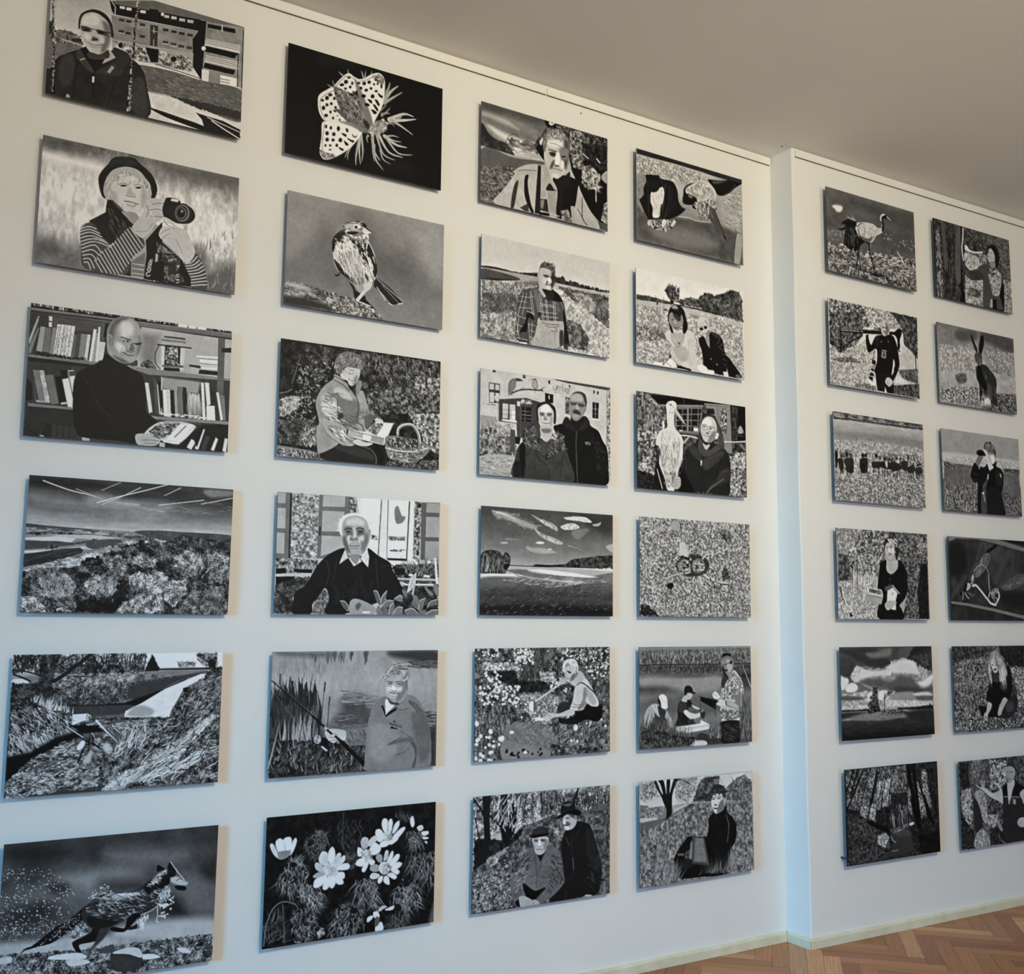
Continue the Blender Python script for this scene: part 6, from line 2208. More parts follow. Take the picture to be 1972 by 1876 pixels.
ART['43'] = '''
g 0 25 800 25
f 10 110 24
f 15 170 20 5 2 303 1 298 296 7 359
x 120 -80 30 60 5 90 200 93 82 239 93 242 302 83 284
f 30 235 22 8 325 242 313 269 367 7 425
f 15 200 22 7 425 199 396 196 586 11 601
f 30 215 18 11 596 182 581 180 687 10 656
f 10 60 24 10 656 180 687 178 808 2 799
p 18 1.9 317 5 722 -2 1199 3 1195 324 1026 340 1021 11 232 94 136 15
c 60 7.5 136 12 403 0 707 6
l 150 3.2 496 1 509 69
l 100 2.6 360 -0 367 22
p 125 1.3 225 89 713 40 713 57 224 106
p 110 1.3 401 87 705 64 685 280 670 305 396 309
p 28 1.3 422 107 537 94 529 279 422 287
p 28 1.3 555 87 698 74 656 280 551 282
l 150 4.5 486 100 479 281
l 150 4.5 584 86 576 280
l 150 4.6 661 78 649 278
l 150 4.5 410 154 697 120
l 150 4.5 406 203 666 178
l 150 4.5 405 249 657 231
l 130 12.9 544 88 536 289
p 200 1.9 606 245 657 243 656 275 605 277
p 200 1.9 450 281 490 280 482 289 450 289
p 128 1.3 721 22 1022 5 1038 433 933 413 880 203
p 100 1.3 732 32 1014 15 1013 24 732 41
p 35 1.3 764 60 839 58 845 107 763 110
p 30 1.3 907 45 971 40 984 104 912 109
p 30 1.3 901 124 980 119 982 169 907 177
p 30 1.3 910 200 982 192 979 263 923 257
f 25 200 14 907 48 971 40 979 263 908 258
l 90 6.6 870 28 895 201
c 60 8.9 410 313 539 306 655 306
c 215 10.2 460 328 539 323 647 333
c 200 7.7 494 390 524 359 553 333
c 215 10.6 943 336 1072 327 1196 310
l 60 3.3 943 345 1195 318
l 150 5.4 1125 337 1193 395
s 150 2.7 1114 214 1139 176 1168 209 1167 238 1113 244
l 110 4 1105 262 1174 267
f 20 90 20 1037 9 1113 13 1103 310 1042 315
s 215 1.9 268 232 278 219 288 241 287 297 273 299
f 20 230 20 1007 459 1192 413 1194 794 989 802
f 70 235 18 1085 417 1185 408 1188 525 1020 539
s 25 2.5 191 464 212 417 232 471 196 574 179 786 289 795 277 690 461 619 493 447 487 391
s 195 2.5 198 418 213 350 256 300 298 285 320 260 314 193 315 147 309 85 338 51 388 42 419 62 418 102 400 138 391 207 404 274 453 315 488 368 486 425 477 539 447 598 432 633 417 690 374 738 387 799 317 798 290 711 257 647 230 583 218 495
x 160 -80 25 60 6 110 230 206 362 467 336 470 540 389 693 317 776 251 581
x 60 -100 20 80 5 110 150 254 390 452 372 433 594 278 634
f 90 205 22 278 634 418 634 387 771 317 776
c 110 4.4 270 322 254 413 252 503 265 602
c 110 4.5 438 350 451 394 442 486
x 50 -80 15 70 6 20 60 198 435 226 432 239 470 203 585
s 25 3.1 202 629 230 605 263 691 275 790 234 782
l 190 7.4 209 634 235 716 261 791
s 175 1.9 389 133 415 96 429 118 471 165 516 226 512 232 463 194 414 154
l 70 3.2 393 133 456 178 512 229
e 25 2 358 77 9 8 2.08
c 50 2.5 330 72 359 71 393 99
c 130 5.1 343 139 371 147 393 139
s 38 2.5 460 642 491 561 514 457 595 392 668 362 830 359 934 384 993 448 1019 574 1008 691 981 802 716 792 415 797 444 733
s 18 3.8 444 733 460 653 504 605 531 670 600 800 415 797
s 60 19.2 537 421 609 402 680 465 693 532 607 494
s 62 23.4 753 481 918 420 932 465 750 596 693 544
s 55 19.7 928 582 1004 575 1001 668 820 739 730 791
c 80 4 888 446 752 516 692 566
c 15 4.5 693 532 690 658 687 794
c 100 3.2 506 491 519 558 510 638
c 15 5.3 917 467 859 645 821 705
c 110 2.6 883 608 958 591 1003 581
p 190 1.9 679 522 697 523 685 567 678 562
c 120 5.2 745 790 805 740 933 662
s 75 3.2 669 339 712 358 726 403 784 421 845 381 904 387 858 437 753 481 695 475 652 421
s 170 3.9 705 371 741 384 786 375 755 418 726 415
s 60 2.6 647 330 678 258 688 176 733 131 793 110 852 124 887 190 923 245 944 325 949 383 934 407 874 389 846 334 684 315 669 339
x 70 -75 15 70 5 30 120 837 125 880 191 935 349 934 396 860 356
s 182 2.6 682 258 695 199 725 155 770 133 822 139 858 182 864 239 854 298 816 343 764 359 720 346 699 314
s 205 23.5 710 174 762 145 806 164 805 210 716 208
s 130 15.8 803 280 856 252 847 311 801 350 757 354
s 190 3.3 855 275 885 266 877 308 846 322
e 120 1 727 230 30 25 2.75
e 190 1 727 230 25 21 2.72
e 120 1 808 242 36 25 2.92
e 190 1 808 242 30 21 2.91
e 35 2 723 225 13 6 3.01
e 35 2 797 236 13 6 3.01
c 60 3.3 701 215 731 203 753 216
c 60 3.3 775 222 805 216 834 231
s 90 3.9 744 274 774 272 769 286 744 283
c 60 3.9 718 300 751 303 787 308
c 110 3.3 700 279 706 307 728 340
s 165 1.9 374 727 389 693 417 679 452 688 459 732 443 772 401 787 373 772
c 60 3.1 388 715 417 702 445 705
c 60 3.1 381 732 416 724 452 727
c 60 3.1 381 749 416 744 451 747
c 60 3.1 387 765 415 763 444 767
'''
ART['44'] = '''
g 0 145 800 140
f 70 205 13
x 400 0 180 16 4 60 205
b 150 5 8 150 200
b 60 4 8 20 60
b 200 3 6 30 80
f 20 120 18 7 712 60 705 188 793 0 800
x 60 -30 14 90 7 15 60 7 707 87 715 188 793 0 797
s 150 1.9 320 47 362 17 418 29 418 74 383 98 348 84
l 20 8.7 429 34 432 73
s 180 2.5 413 251 424 206 459 187 487 213 508 279 501 312 459 303 417 289
f 20 160 18 857 62 953 61 1012 126 937 164 864 123
f 20 120 16 875 417 920 369 978 480 889 495
s 25 2.4 291 536 332 528 353 555 318 583 284 563
e 30 2 801 549 21 17 3.01
e 160 1 804 546 7 6 3.04
e 60 19 557 381 185 94 3.07
e 20 2 586 380 59 53 1.84
e 25 2 465 383 76 57 3.02
e 150 2 465 383 69 51 3.03
l 90 3.1 402 383 529 377
f 30 200 14 409 344 522 339 529 421 409 427
l 200 3.1 416 361 416 415
l 200 3.1 430 349 430 423
l 190 3.1 444 345 444 425
e 30 1 465 358 21 8 3.08
e 30 1 469 399 24 8 3.09
e 25 1 501 378 16 14 2.82
s 110 2.5 565 342 615 317 672 337 693 375 671 420 614 445 557 420 543 382
f 25 200 14 557 342 672 337 693 408 571 436
p 225 1.3 639 361 679 364 679 375 650 371
p 225 1.3 639 411 679 403 679 414 646 421
c 215 13.8 536 332 515 311 466 300 417 317
c 30 12.5 459 303 431 316
b 10 8 10 20 40 417 306 529 305 529 327 417 328
c 185 12.7 665 320 709 284 781 275
e 20 1 752 285 10 7 1.65
e 20 1 712 295 9 7 1.65
c 180 11.6 818 267 862 248 937 227
e 20 1 877 244 9 7 1.66
c 185 11.4 651 293 673 247 702 212
e 20 1 676 241 9 7 2.99
c 190 12.7 678 453 729 479 794 493
e 20 1 750 487 9 9 2.11
c 185 11.5 830 503 882 512 941 515
l 15 7.7 859 530 948 529
c 190 12.6 628 478 656 521 706 564
e 20 1 678 537 10 8 3.04
c 185 11.3 571 475 549 514 514 560
e 20 1 539 526 10 8 3.03
c 175 12.5 529 432 486 445 416 448
e 20 1 465 443 10 8 1.71
c 170 9.9 388 455 319 475 270 498
t 30 6.1 263 504 209 539 141 541
t 40 5 572 331 544 266 544 232
p 225 1.3 737 378 759 377 787 404 766 399
'''
ART['45'] = '''
g 0 130 100 105 230 70 250 30 262 60 330 70 400 120 600 118 800 80
w 55 150 14 0.5 8 30 1200 15 1196 149 7 142
x 200 90 6 60 6 40 70 14 139 1189 149 1191 79 14 84
x 140 90 6 60 5 130 170 14 117 1190 126 1193 44 14 63
l 15 7.3 7 142 1196 149
w 40 120 14 0.5 7 150 1195 158 1194 207 597 234 6 204
x 110 -90 5 50 6 30 70 14 150 1189 161 1188 184 13 172
s 140 72.8 13 226 524 244 864 238 846 363 594 391 239 317 12 312
s 95 90.5 8 420 594 391 814 419 811 554 7 527
p 60 2.5 631 698 865 764 880 798 586 795 587 724
l 20 3.8 631 706 865 775
s 190 2.5 518 765 586 762 673 766 702 790 672 805 528 798
l 120 3.1 529 765 688 772
s 160 2.4 47 561 64 508 106 466 168 451 264 492 305 548 333 593 332 647 277 612 249 568 166 587 111 639 49 625
s 60 2.4 118 607 153 554 153 521 194 555 236 551 277 580 262 634 165 657 110 649
s 60 3.7 188 468 264 503 249 579 208 556
l 215 5.5 133 461 167 511
l 215 4.9 168 457 194 550
s 25 1.8 186 414 196 398 223 437 223 475 202 463 189 436
s 212 1.8 196 398 231 378 266 389 283 416 286 460 289 490 250 495 223 480 216 436
c 110 2.5 210 398 237 426 279 449
s 35 2.5 391 485 420 442 470 432 521 433 563 490 606 519 520 489 497 532 518 588 575 624 374 638 390 573
s 60 3.1 398 474 434 448 484 466 490 521 447 531 405 518
s 190 1.9 454 531 483 510 519 533 591 547 649 526 671 521 649 560 575 585 518 583
s 175 1.9 538 473 577 485 635 509 620 517 563 501
s 170 1.9 435 437 457 404 485 394 507 378 543 384 543 412 514 428 492 433 484 449
s 35 1.9 461 377 465 332 494 316 530 322 551 345 558 368 580 374 579 388 551 384 500 372 478 394 464 393
p 55 1.9 613 508 679 527 685 561 670 591 634 576 627 537
c 30 5.1 635 515 636 487 625 464
s 120 1.9 635 526 664 510 671 527 642 537
p 215 1.9 374 643 589 630 625 626 637 598 735 641 730 674 487 697 388 688
l 90 3.7 381 649 488 659 727 643
l 130 3.1 502 670 727 657
p 60 1.9 496 588 561 584 560 629 495 626
s 175 2.6 861 374 877 329 924 273 1002 205 1047 229 1092 287 1113 345 1103 408 1011 406 1010 446 1084 540 1074 608 1036 624 914 631 862 612 849 532 859 442
f 60 230 13 868 363 923 284 1001 217 1076 275 1113 345 1103 408 1011 406 995 446 859 442
f 40 200 14 849 516 1069 539 1074 608 884 624 855 600
s 60 3.3 863 295 894 250 947 262 923 296 876 352
s 120 2.6 1011 412 1104 403 1109 483 1100 535 1038 527 918 495 919 455 994 469 1041 447
s 165 15.7 926 461 1009 475 1054 505 1039 521 933 490
s 190 1.9 784 452 844 436 904 455 910 489 842 493 806 475
l 25 10.5 911 455 914 483
p 15 1.9 637 409 836 453 798 475 804 523 629 442
l 40 5.1 619 408 829 447
s 200 1.9 763 389 801 373 837 402 852 425 799 435 770 417
l 60 3.2 771 384 815 413
s 215 3.2 862 601 960 615 1067 596 1036 624 914 631
s 30 2.6 854 623 1066 625 1063 733 1046 806 865 797 852 713
x 60 -25 10 60 5 50 90 884 635 1050 641 1031 788 880 781
s 130 2 866 158 867 118 898 95 959 95 1004 124 1002 182 978 239 931 262 894 227 873 192
s 110 2.6 875 118 883 83 937 66 990 90 1004 130 959 101 913 101
p 15 2 871 95 880 63 929 55 979 66 978 87 929 78 879 95
s 45 3.9 873 169 896 175 910 215 947 262 909 255 880 204
s 165 15.9 928 118 973 130 987 182 955 216 933 193
l 25 5.9 874 161 927 150
l 25 5.9 927 147 996 133
s 40 3.3 895 198 933 193 941 204 910 210
e 30 2 973 136 15 15 2.77
x 300 80 24 110 6 20 150 7 773 9 602 235 622 515 720 585 801 302 803
f 12 120 18 9 656 220 664 373 714 587 735 514 797 7 794
x 120 80 25 80 6 15 70 4 794 5 634 515 742 514 803
x 160 88 12 120 7 20 150 1061 790 1070 505 1194 486 1196 796
x 60 80 30 60 6 40 160 703 751 734 663 853 679 851 757
t 170 8 1085 506 1083 333 1093 125
t 180 8.1 1199 347 1140 230 1093 125
t 60 7.4 274 786 333 593 346 434
t 50 6.2 257 536 292 482 311 439
t 50 7.8 796 576 769 440 760 349
'''
ART['46'] = '''
g 0 178 200 175 330 150 800 100
p 185 18.7 4 3 851 4 552 196 344 211 5 201
p 190 2.7 843 10 1193 2 1195 132 1020 100 901 113
p 110 2.5 6 174 91 187 90 204 5 204
p 120 2.5 5 207 242 201 343 233 341 289 202 308 0 386
f 80 170 14 5 201 242 201 240 268 2 321
p 170 2.5 3 277 181 284 181 301 3 305
p 95 3.1 6 316 224 299 356 279 529 206 342 266 201 341 4 387
c 30 3.8 342 272 446 243 529 211
f 30 130 22 537 195 569 141 619 43 666 7 843 10 824 95 749 215
p 150 2.5 300 207 552 199 343 233
f 50 160 16 901 113 1023 42 1120 20 1197 85 1193 249 897 216
x 100 80 40 60 4 60 110 905 206 1174 230 1182 78 974 73
p 105 2.6 342 266 529 206 742 214 1194 244 1197 813 -0 799 8 376 201 341
m 18 60 342 266 742 214 1194 244 1197 813 -0 799 8 376
f 55 165 20 8 376 201 341 529 206 1194 244 1197 813 -0 799
x 420 82 14 60 5 55 185 341 300 739 271 1204 268 1198 801 -0 796 11 387
x 240 80 20 70 5 130 205 34 455 550 253 1202 315 1198 801 3 797
s 28 1.9 242 179 215 121 167 50 150 4 175 6 209 76 237 112 211 32 190 5 241 3 261 58 273 115 277 4 314 7 303 107 327 53 350 4 395 8 356 66 331 143 327 265 297 295 267 306 270 237
c 30 9 350 10 424 10 513 51
x 160 60 90 60 4 40 100 10 15 153 16 200 131 14 158
x 200 0 180 46 4 40 110 365 11 597 1 585 120 405 149 362 101
x 60 -60 60 50 4 60 110 362 89 556 106 500 192 360 156
l 140 3.8 232 289 227 316
s 18 2.6 714 337 761 301 855 270 887 256 916 311 976 362 1013 435 999 549 949 612 929 712 894 799 605 791 383 769 343 654 345 610 391 549 467 480 512 463 677 480 703 415
m 10 60 714 337 988 444 926 780 697 752
p 18 2 853 316 879 255 906 264 912 322 805 368 769 308
l 110 4.7 900 326 931 410 909 551
l 70 4 780 309 797 356
s 35 15.4 521 631 581 627 534 699 401 694 447 633
p 95 1.9 386 583 448 590 444 605 382 598
f 30 120 16 464 574 523 575 521 631 454 629
s 120 1.9 518 513 533 509 529 632 499 628 509 563
p 78 1.9 535 470 662 490 714 704 698 713 534 677
p 118 1.9 564 479 650 494 681 683 550 662
l 50 3.2 571 486 565 658
c 70 3.2 576 559 615 535 652 556
c 70 3.2 574 615 619 609 671 637
l 60 11.6 534 674 706 706
p 15 2 662 495 680 503 722 699 707 697
s 192 2 742 202 759 164 814 157 860 167 889 204 887 250 870 283 831 302 788 310 762 279 744 243
s 110 16 826 233 882 198 879 272 831 302 799 308
s 45 2 736 173 742 111 770 84 825 77 886 106 900 147 894 193 874 197 860 161 814 151 767 159 747 191
x 50 -60 60 50 5 20 110 744 157 778 91 878 99 890 181 783 149
e 35 2 766 193 17 5 -3.05
e 35 2 824 193 19 5 -3.05
c 45 4 747 183 766 179 785 183
c 45 4 805 182 828 179 855 187
s 90 4 776 234 802 237 798 248 775 246
s 60 2.6 759 258 794 264 829 256 801 277 774 274
l 225 4 771 262 817 262
s 160 2.7 878 198 894 199 888 239 876 243
x 80 70 30 110 6 80 160 187 799 314 651 427 774 338 807
x 60 80 25 120 5 60 130 531 776 681 773 910 801 835 746
x 60 85 18 120 5 90 160 864 772 964 637 989 776 910 801
'''
ART['51'] = '''
g 0 95 300 85 500 95 800 90
n 16 90 2
s 200 28.5 78 178 110 157 157 149 205 151 213 173 188 207 140 218 109 195
s 75 83.3 319 66 649 42 990 41 1193 22 1187 184 899 182 563 132
s 80 85.9 769 269 1193 244 1195 427 723 399
b 70 7 13 130 200 17 527 390 511 389 582 16 608
b 24 7 12 110 150 19 400 232 379 198 491 17 516
b 30 6 12 110 150 768 300 1191 306 1196 397 723 399
f 30 180 20 12 608 389 553 719 519 1193 483 1203 797 1 799
x 240 -5 30 40 6 25 220 8 621 470 555 1193 483 1199 791 5 798
x 70 5 15 60 8 170 225 471 525 1184 484 1193 708 467 684
l 205 10.1 946 451 1033 549
l 200 10 845 554 906 513
l 210 9.5 297 716 268 796
l 30 10.1 883 433 864 491
c 20 8 16 631 70 632 112 664
x 50 -5 15 60 8 15 40 132 689 290 700 1051 769 630 748
c 12 15.2 424 476 410 543 387 641 365 750
c 14 9.7 395 499 412 601 434 708
c 12 15.4 556 432 561 537 600 636 622 738
c 12 9.8 613 734 680 727 747 727
c 190 3.5 576 428 575 487
s 15 2.8 393 405 474 424 556 408 581 427 555 456 506 442 473 460 423 493 391 470
s 180 2.8 396 281 429 262 528 242 619 240 677 264 727 260 760 271 726 308 658 346 623 395 572 434 523 415 458 410 410 378 378 338
x 90 -80 30 50 6 90 215 412 283 610 254 710 282 607 362 458 404
s 90 16.7 458 392 540 399 607 362 556 432 474 424
c 25 8.3 395 311 445 271 478 264
c 15 11.1 411 331 434 385 458 416
c 110 8.5 632 357 589 401 572 434
s 22 2.7 186 331 234 285 299 248 364 246 395 287 362 329 265 349 234 321
s 15 2.7 137 378 209 361 233 338 257 351 233 373 185 389
s 18 2.7 249 364 362 329 376 409 440 478 365 563 341 533 309 557 261 537 222 504
x 70 -95 20 100 10 10 90 249 353 379 314 409 414 391 464 231 473
t 12 18 362 329 392 441 365 563
t 14 16.5 297 366 303 470 309 557
t 14 16.4 248 388 231 450 218 510
t 15 15.1 273 371 263 467 265 542
t 20 8.3 323 249 308 229 292 214
x 20 130 30 60 5 140 200 267 255 412 260 396 251 283 246
t 20 11 267 279 218 295 194 323
c 20 21.4 743 281 762 223 747 165 773 130
s 18 2.2 747 147 774 99 808 104 820 138 772 154
c 225 14.3 729 181 726 152 748 123 782 110
l 160 5.7 727 266 737 216
t 190 11.5 816 127 849 144 879 159
'''
ART['52'] = '''
g 0 215 800 160
f 20 215 18 9 4 1200 3 1194 174 607 209 575 190 3 284
x 200 0 180 26 6 15 70 9 10 402 3 542 196 283 273 10 283
s 218 41.6 547 43 778 26 809 104 908 172 815 199 793 95 693 100 674 174 577 120 497 63
f 90 235 14 499 16 915 -9 909 160 542 196
f 15 120 20 813 3 1200 3 1191 415 1106 368 1006 299 978 124
f 15 150 18 14 135 449 60 442 293 327 415 223 443 214 518 143 529 7 431
c 20 17.3 151 528 154 396 150 260
c 20 13.4 198 521 200 435 329 346 426 296
c 22 10.7 145 455 76 431 23 394
f 110 215 14 7 436 136 502 327 415 490 321 600 414 589 794 6 797
x 220 70 40 40 5 90 225 12 531 583 446 573 773 6 791
f 60 150 18 11 565 292 512 418 557 118 584
p 178 17.1 937 304 1090 340 1157 396 1161 516 912 551
m 20 30 937 304 1090 340 1157 396 1161 516 912 551
f 50 140 18 903 558 1187 512 1182 657 1010 650 960 627
f 170 225 14 876 615 1044 651 1026 690 856 688
f 25 120 16 839 714 1199 655 1194 799 836 797
f 70 170 16 349 756 590 736 605 797 316 795
s 215 4.1 494 714 527 686 592 677 590 747 525 744
c 25 14.5 1159 360 1161 528
l 25 42.8 157 282 705 222
l 120 8 158 266 689 206
l 180 5.4 161 281 443 253
l 15 13.7 403 242 402 277
e 40 3 690 195 25 12 2.93
s 15 2.8 806 200 874 189 926 151 968 156 975 197 947 261 945 333 910 356 909 267 872 225 805 230
p 15 2.1 919 348 936 346 943 380 922 381
s 20 2.7 482 287 523 280 545 359 605 279 688 248 839 230 887 282 910 350 924 431 925 525 840 667 799 643 862 523 847 466 826 610 594 637 622 499 617 394 518 444 487 391
s 215 2.8 523 280 605 267 579 318 549 364 526 327
p 28 2.8 594 631 826 604 824 646 839 702 840 796 744 797 717 742 711 795 617 790 600 700
s 200 2.8 847 466 858 511 826 610 817 606 837 526
p 190 2.1 721 753 744 797 711 795
s 45 16.7 621 277 654 271 634 380 619 359
p 125 2.1 691 407 749 404 743 469 681 467
p 20 2.1 712 415 728 416 727 454 706 454
l 150 5.6 696 394 754 394
e 90 2 690 313 11 9 2.46
e 90 2 786 298 11 9 2.47
s 175 2.1 723 695 749 653 791 650 823 675 823 699 780 734 763 730 739 716
c 60 4.2 748 691 764 712
l 40 5.5 601 408 574 494
p 20 2.1 557 502 606 507 600 554 552 544
p 130 2.1 555 555 600 554 583 586 547 579
p 20 2.1 545 582 587 597 578 616 537 610
p 170 2.1 539 612 578 616 569 634 530 631
p 20 2.1 527 628 576 636 564 664 516 659
p 15 2.1 512 665 564 673 555 714 503 690
s 175 2.1 696 135 726 98 768 97 792 131 798 177 780 228 738 252 705 240 690 195
s 110 16.9 759 113 795 154 793 208 746 245 756 184
l 35 7 703 169 765 168
e 50 2 719 178 12 3 2.96
e 50 2 761 175 12 3 2.96
s 90 3.5 731 200 751 215 722 216
c 60 4.2 714 227 734 228 759 222
c 200 6.9 485 211 509 219 541 219
c 190 6.9 517 206 541 213 549 224
'''
ART['53'] = '''
g 0 140 70 165 140 150 400 145 560 150 800 130
n 14 30 4
w 60 170 14 5 4 -1 1196 -4 1195 29 3 50
s 80 19.9 131 11 178 -1 192 48 169 51
f 20 90 16 147 3 209 7 185 38 161 41
f 20 80 16 383 1 479 1 446 22 414 20
f 20 80 16 916 4 1027 2 992 30 958 28
f 30 90 14 650 2 741 2 715 23 690 20
l 60 5.4 439 6 437 57
l 70 5.6 703 7 702 48
l 60 7.1 980 14 978 55
l 60 5.3 181 10 180 55
c 50 17 14 62 161 55 286 53 429 53 632 51 814 46 940 48 1199 41
f 30 110 12 15 57 287 45 632 42 941 42 1199 29 1198 53 940 60 632 59 286 62 14 73
s 128 58.8 20 182 523 156 1194 160 1192 244 685 218 282 229 19 237
f 120 195 14 11 261 521 236 1192 232 1189 303 519 339 9 339
x 80 10 40 30 5 60 90 12 199 1194 160 1191 267 438 348 10 327
f 70 200 15 9 339 519 339 1190 291 1198 800 1 800
x 320 -12 20 44 6 40 215 6 549 1182 528 1198 797 1 797
f 110 215 15 248 368 486 360 483 503 245 526
f 100 200 15 870 418 963 409 959 526 867 511
s 30 2 13 372 47 368 46 446 37 507 18 504
s 45 2 46 435 107 428 122 471 105 534 75 531
s 50 2 123 427 162 417 232 404 250 447 237 543 159 540 137 481
s 45 2 330 411 429 394 428 463 418 526 339 528
p 25 2 337 449 356 447 358 532 343 533
p 25 2 364 446 396 443 386 523 370 530
p 25 2 412 436 430 428 428 525 416 526
s 48 2 484 429 566 409 638 418 662 451 564 472 499 478
s 40 2 598 411 680 403 729 409 744 465 678 472 613 461
s 175 2.1 663 410 688 396 695 436 678 460
s 45 2.1 729 415 779 393 862 413 886 451 827 475 752 488
s 50 2.1 880 382 964 374 971 408 953 468 886 451
s 50 2.1 962 432 1048 406 1073 433 1037 483 969 478
s 55 2.1 1073 433 1151 413 1180 452 1140 491 1080 479
l 22 9.5 508 466 502 523
l 22 8.2 572 465 570 539
l 22 8.2 621 455 623 529
l 22 8.2 654 463 647 549
l 22 8.3 695 464 688 545
l 22 8.3 728 455 722 519
l 22 9.7 760 475 783 536
l 22 8.3 827 475 821 539
l 22 8.4 856 466 854 530
l 22 7 954 410 947 509
l 22 7 970 466 967 542
l 22 7.1 1003 475 1010 544
l 22 7.1 1046 465 1044 523
l 22 8.5 1089 467 1095 530
l 22 8.5 1123 475 1121 540
l 22 8.6 1166 465 1165 518
l 25 7.9 155 523 167 550
l 25 6.6 206 507 209 546
l 25 6.6 237 504 241 537
l 25 6.5 75 520 78 542
l 25 6.5 110 506 109 534
l 25 6.5 30 492 29 514
e 35 2 162 378 25 17 1.70
l 30 5.9 147 357 148 335
l 30 5.9 171 354 179 326
e 70 2 213 383 21 17 1.87
l 50 5.3 201 374 198 357
l 50 5.3 223 371 225 354
e 35 2 92 402 17 14 1.83
l 30 5.2 85 392 85 375
l 30 5.2 104 389 112 369
l 30 5.9 17 360 13 341
l 30 5.9 40 358 48 337
e 30 2 370 372 21 19 2.58
e 30 2 410 368 20 17 2.01
l 25 5.4 359 357 359 345
l 25 5.4 418 350 423 336
e 35 2 547 359 21 19 2.13
l 25 5.4 535 343 531 327
l 25 5.5 559 341 564 323
e 60 2 599 377 18 15 2.80
e 45 2 656 377 22 17 2.83
l 30 4.8 624 363 620 346
l 30 4.8 665 358 669 341
x 30 90 60 50 5 15 50 689 379 830 364 829 387 688 402
e 60 2 818 360 20 15 2.88
e 185 2 838 387 21 17 2.74
e 40 2 872 360 15 13 2.20
l 25 15.5 973 367 978 325
l 25 5.7 991 336 996 318
e 40 2 1049 394 16 12 1.80
l 30 5.7 1067 357 1072 339
e 35 2 1117 399 21 13 2.96
e 30 2 1147 390 16 12 2.88
l 30 5.7 1101 354 1106 341
l 30 5.7 1166 347 1171 335
'''
ART['54'] = '''
g 0 150 800 150
w 90 190 18 0.7 3 1 322 -1 274 182 14 244
f 20 200 15 307 0 640 1 616 276 527 321 524 422 337 458 130 318 118 239 233 144
x 150 0 180 20 5 150 225 234 94 608 64 600 318 339 379 144 317
f 25 130 20 15 224 132 239 182 434 166 509 8 480
f 12 150 16 640 1 1200 -0 1191 796 820 797 903 561 895 357 781 187
x 200 0 180 26 5 80 190 824 21 1197 11 1187 283 1039 557 906 459 912 305
x 60 40 50 50 6 140 200 1056 81 1195 84 1191 168 1052 205
f 8 50 18 1095 286 1195 282 1191 796 1061 793 1039 557
f 110 210 15 8 470 337 458 521 522 512 803 -0 802
x 260 75 40 44 5 90 215 15 489 507 523 498 793 7 792
x 60 80 20 90 8 170 220 168 435 366 417 510 422 507 513 180 533
c 30 8.3 189 325 186 434 187 533
c 30 8.3 253 283 249 432 250 531
s 215 2.9 158 195 175 182 193 193 175 207
e 220 2 204 179 16 10 3.04
e 200 2 235 173 13 9 3.02
c 200 9.3 55 522 80 625 120 682 154 716
c 20 10.5 41 523 46 586 59 635
c 25 8.1 37 684 56 752
e 15 2 163 765 24 21 2.90
c 200 5.8 139 751 174 735 194 769
b 40 5 9 190 230 9 724 500 723 498 793 7 797
s 20 2.4 542 330 557 289 631 266 643 346 693 390 761 352 794 258 852 287 895 357 910 459 903 551 856 624 794 676 823 716 827 802 512 798 516 673 569 621 550 536 507 523
m 8 40 542 300 882 306 903 561 812 797 513 793
s 165 2.4 646 265 705 257 750 240 786 269 776 341 693 390 635 357
c 110 3.1 660 264 674 294 687 365
c 110 3.7 653 260 704 268 749 250
l 120 4.9 660 487 660 492
e 110 1 684 396 6 4 3.04
e 110 1 673 439 6 4 3.04
p 155 1.8 362 557 548 587 577 601 549 669 346 637
p 215 1.8 371 517 564 541 577 596 376 569
f 40 170 14 392 526 556 549 559 586 398 566
l 110 4.8 368 592 562 616
l 200 4.8 365 572 562 596
p 85 1.8 601 515 705 486 719 506 615 549
p 160 1.8 705 486 798 564 794 574 711 511
p 205 1.8 637 544 711 514 768 565 740 637 741 718 690 714 626 640
e 110 2 700 572 14 13 1.95
e 200 1 698 571 9 9 2.13
s 165 1.8 596 681 619 645 663 634 729 637 751 652 728 678 675 709 624 720
c 60 3 610 691 640 670
c 60 3 624 705 662 679
c 60 3 653 715 683 689
s 170 2.4 624 154 636 113 681 95 724 108 745 148 743 210 712 252 675 259 647 235 630 195
s 205 14.7 671 162 693 161 688 202 670 193
s 205 14.8 716 150 737 169 729 210 710 201
s 45 2.4 616 165 607 115 630 73 690 49 756 61 791 105 804 176 787 249 764 260 751 189 746 138 709 119 666 106 636 123
x 60 -60 50 50 7 120 225 652 66 770 65 775 137 695 120
l 225 8.6 663 71 692 100
e 50 2 649 153 13 4 3.08
e 50 2 701 145 15 5 3.08
c 60 4.3 639 141 654 138 668 143
c 60 4.3 687 135 705 130 724 137
s 90 3.7 674 198 692 199 684 207 670 206
c 60 5.5 666 218 688 215 714 209
e 215 2 757 186 6 6 2.16
'''
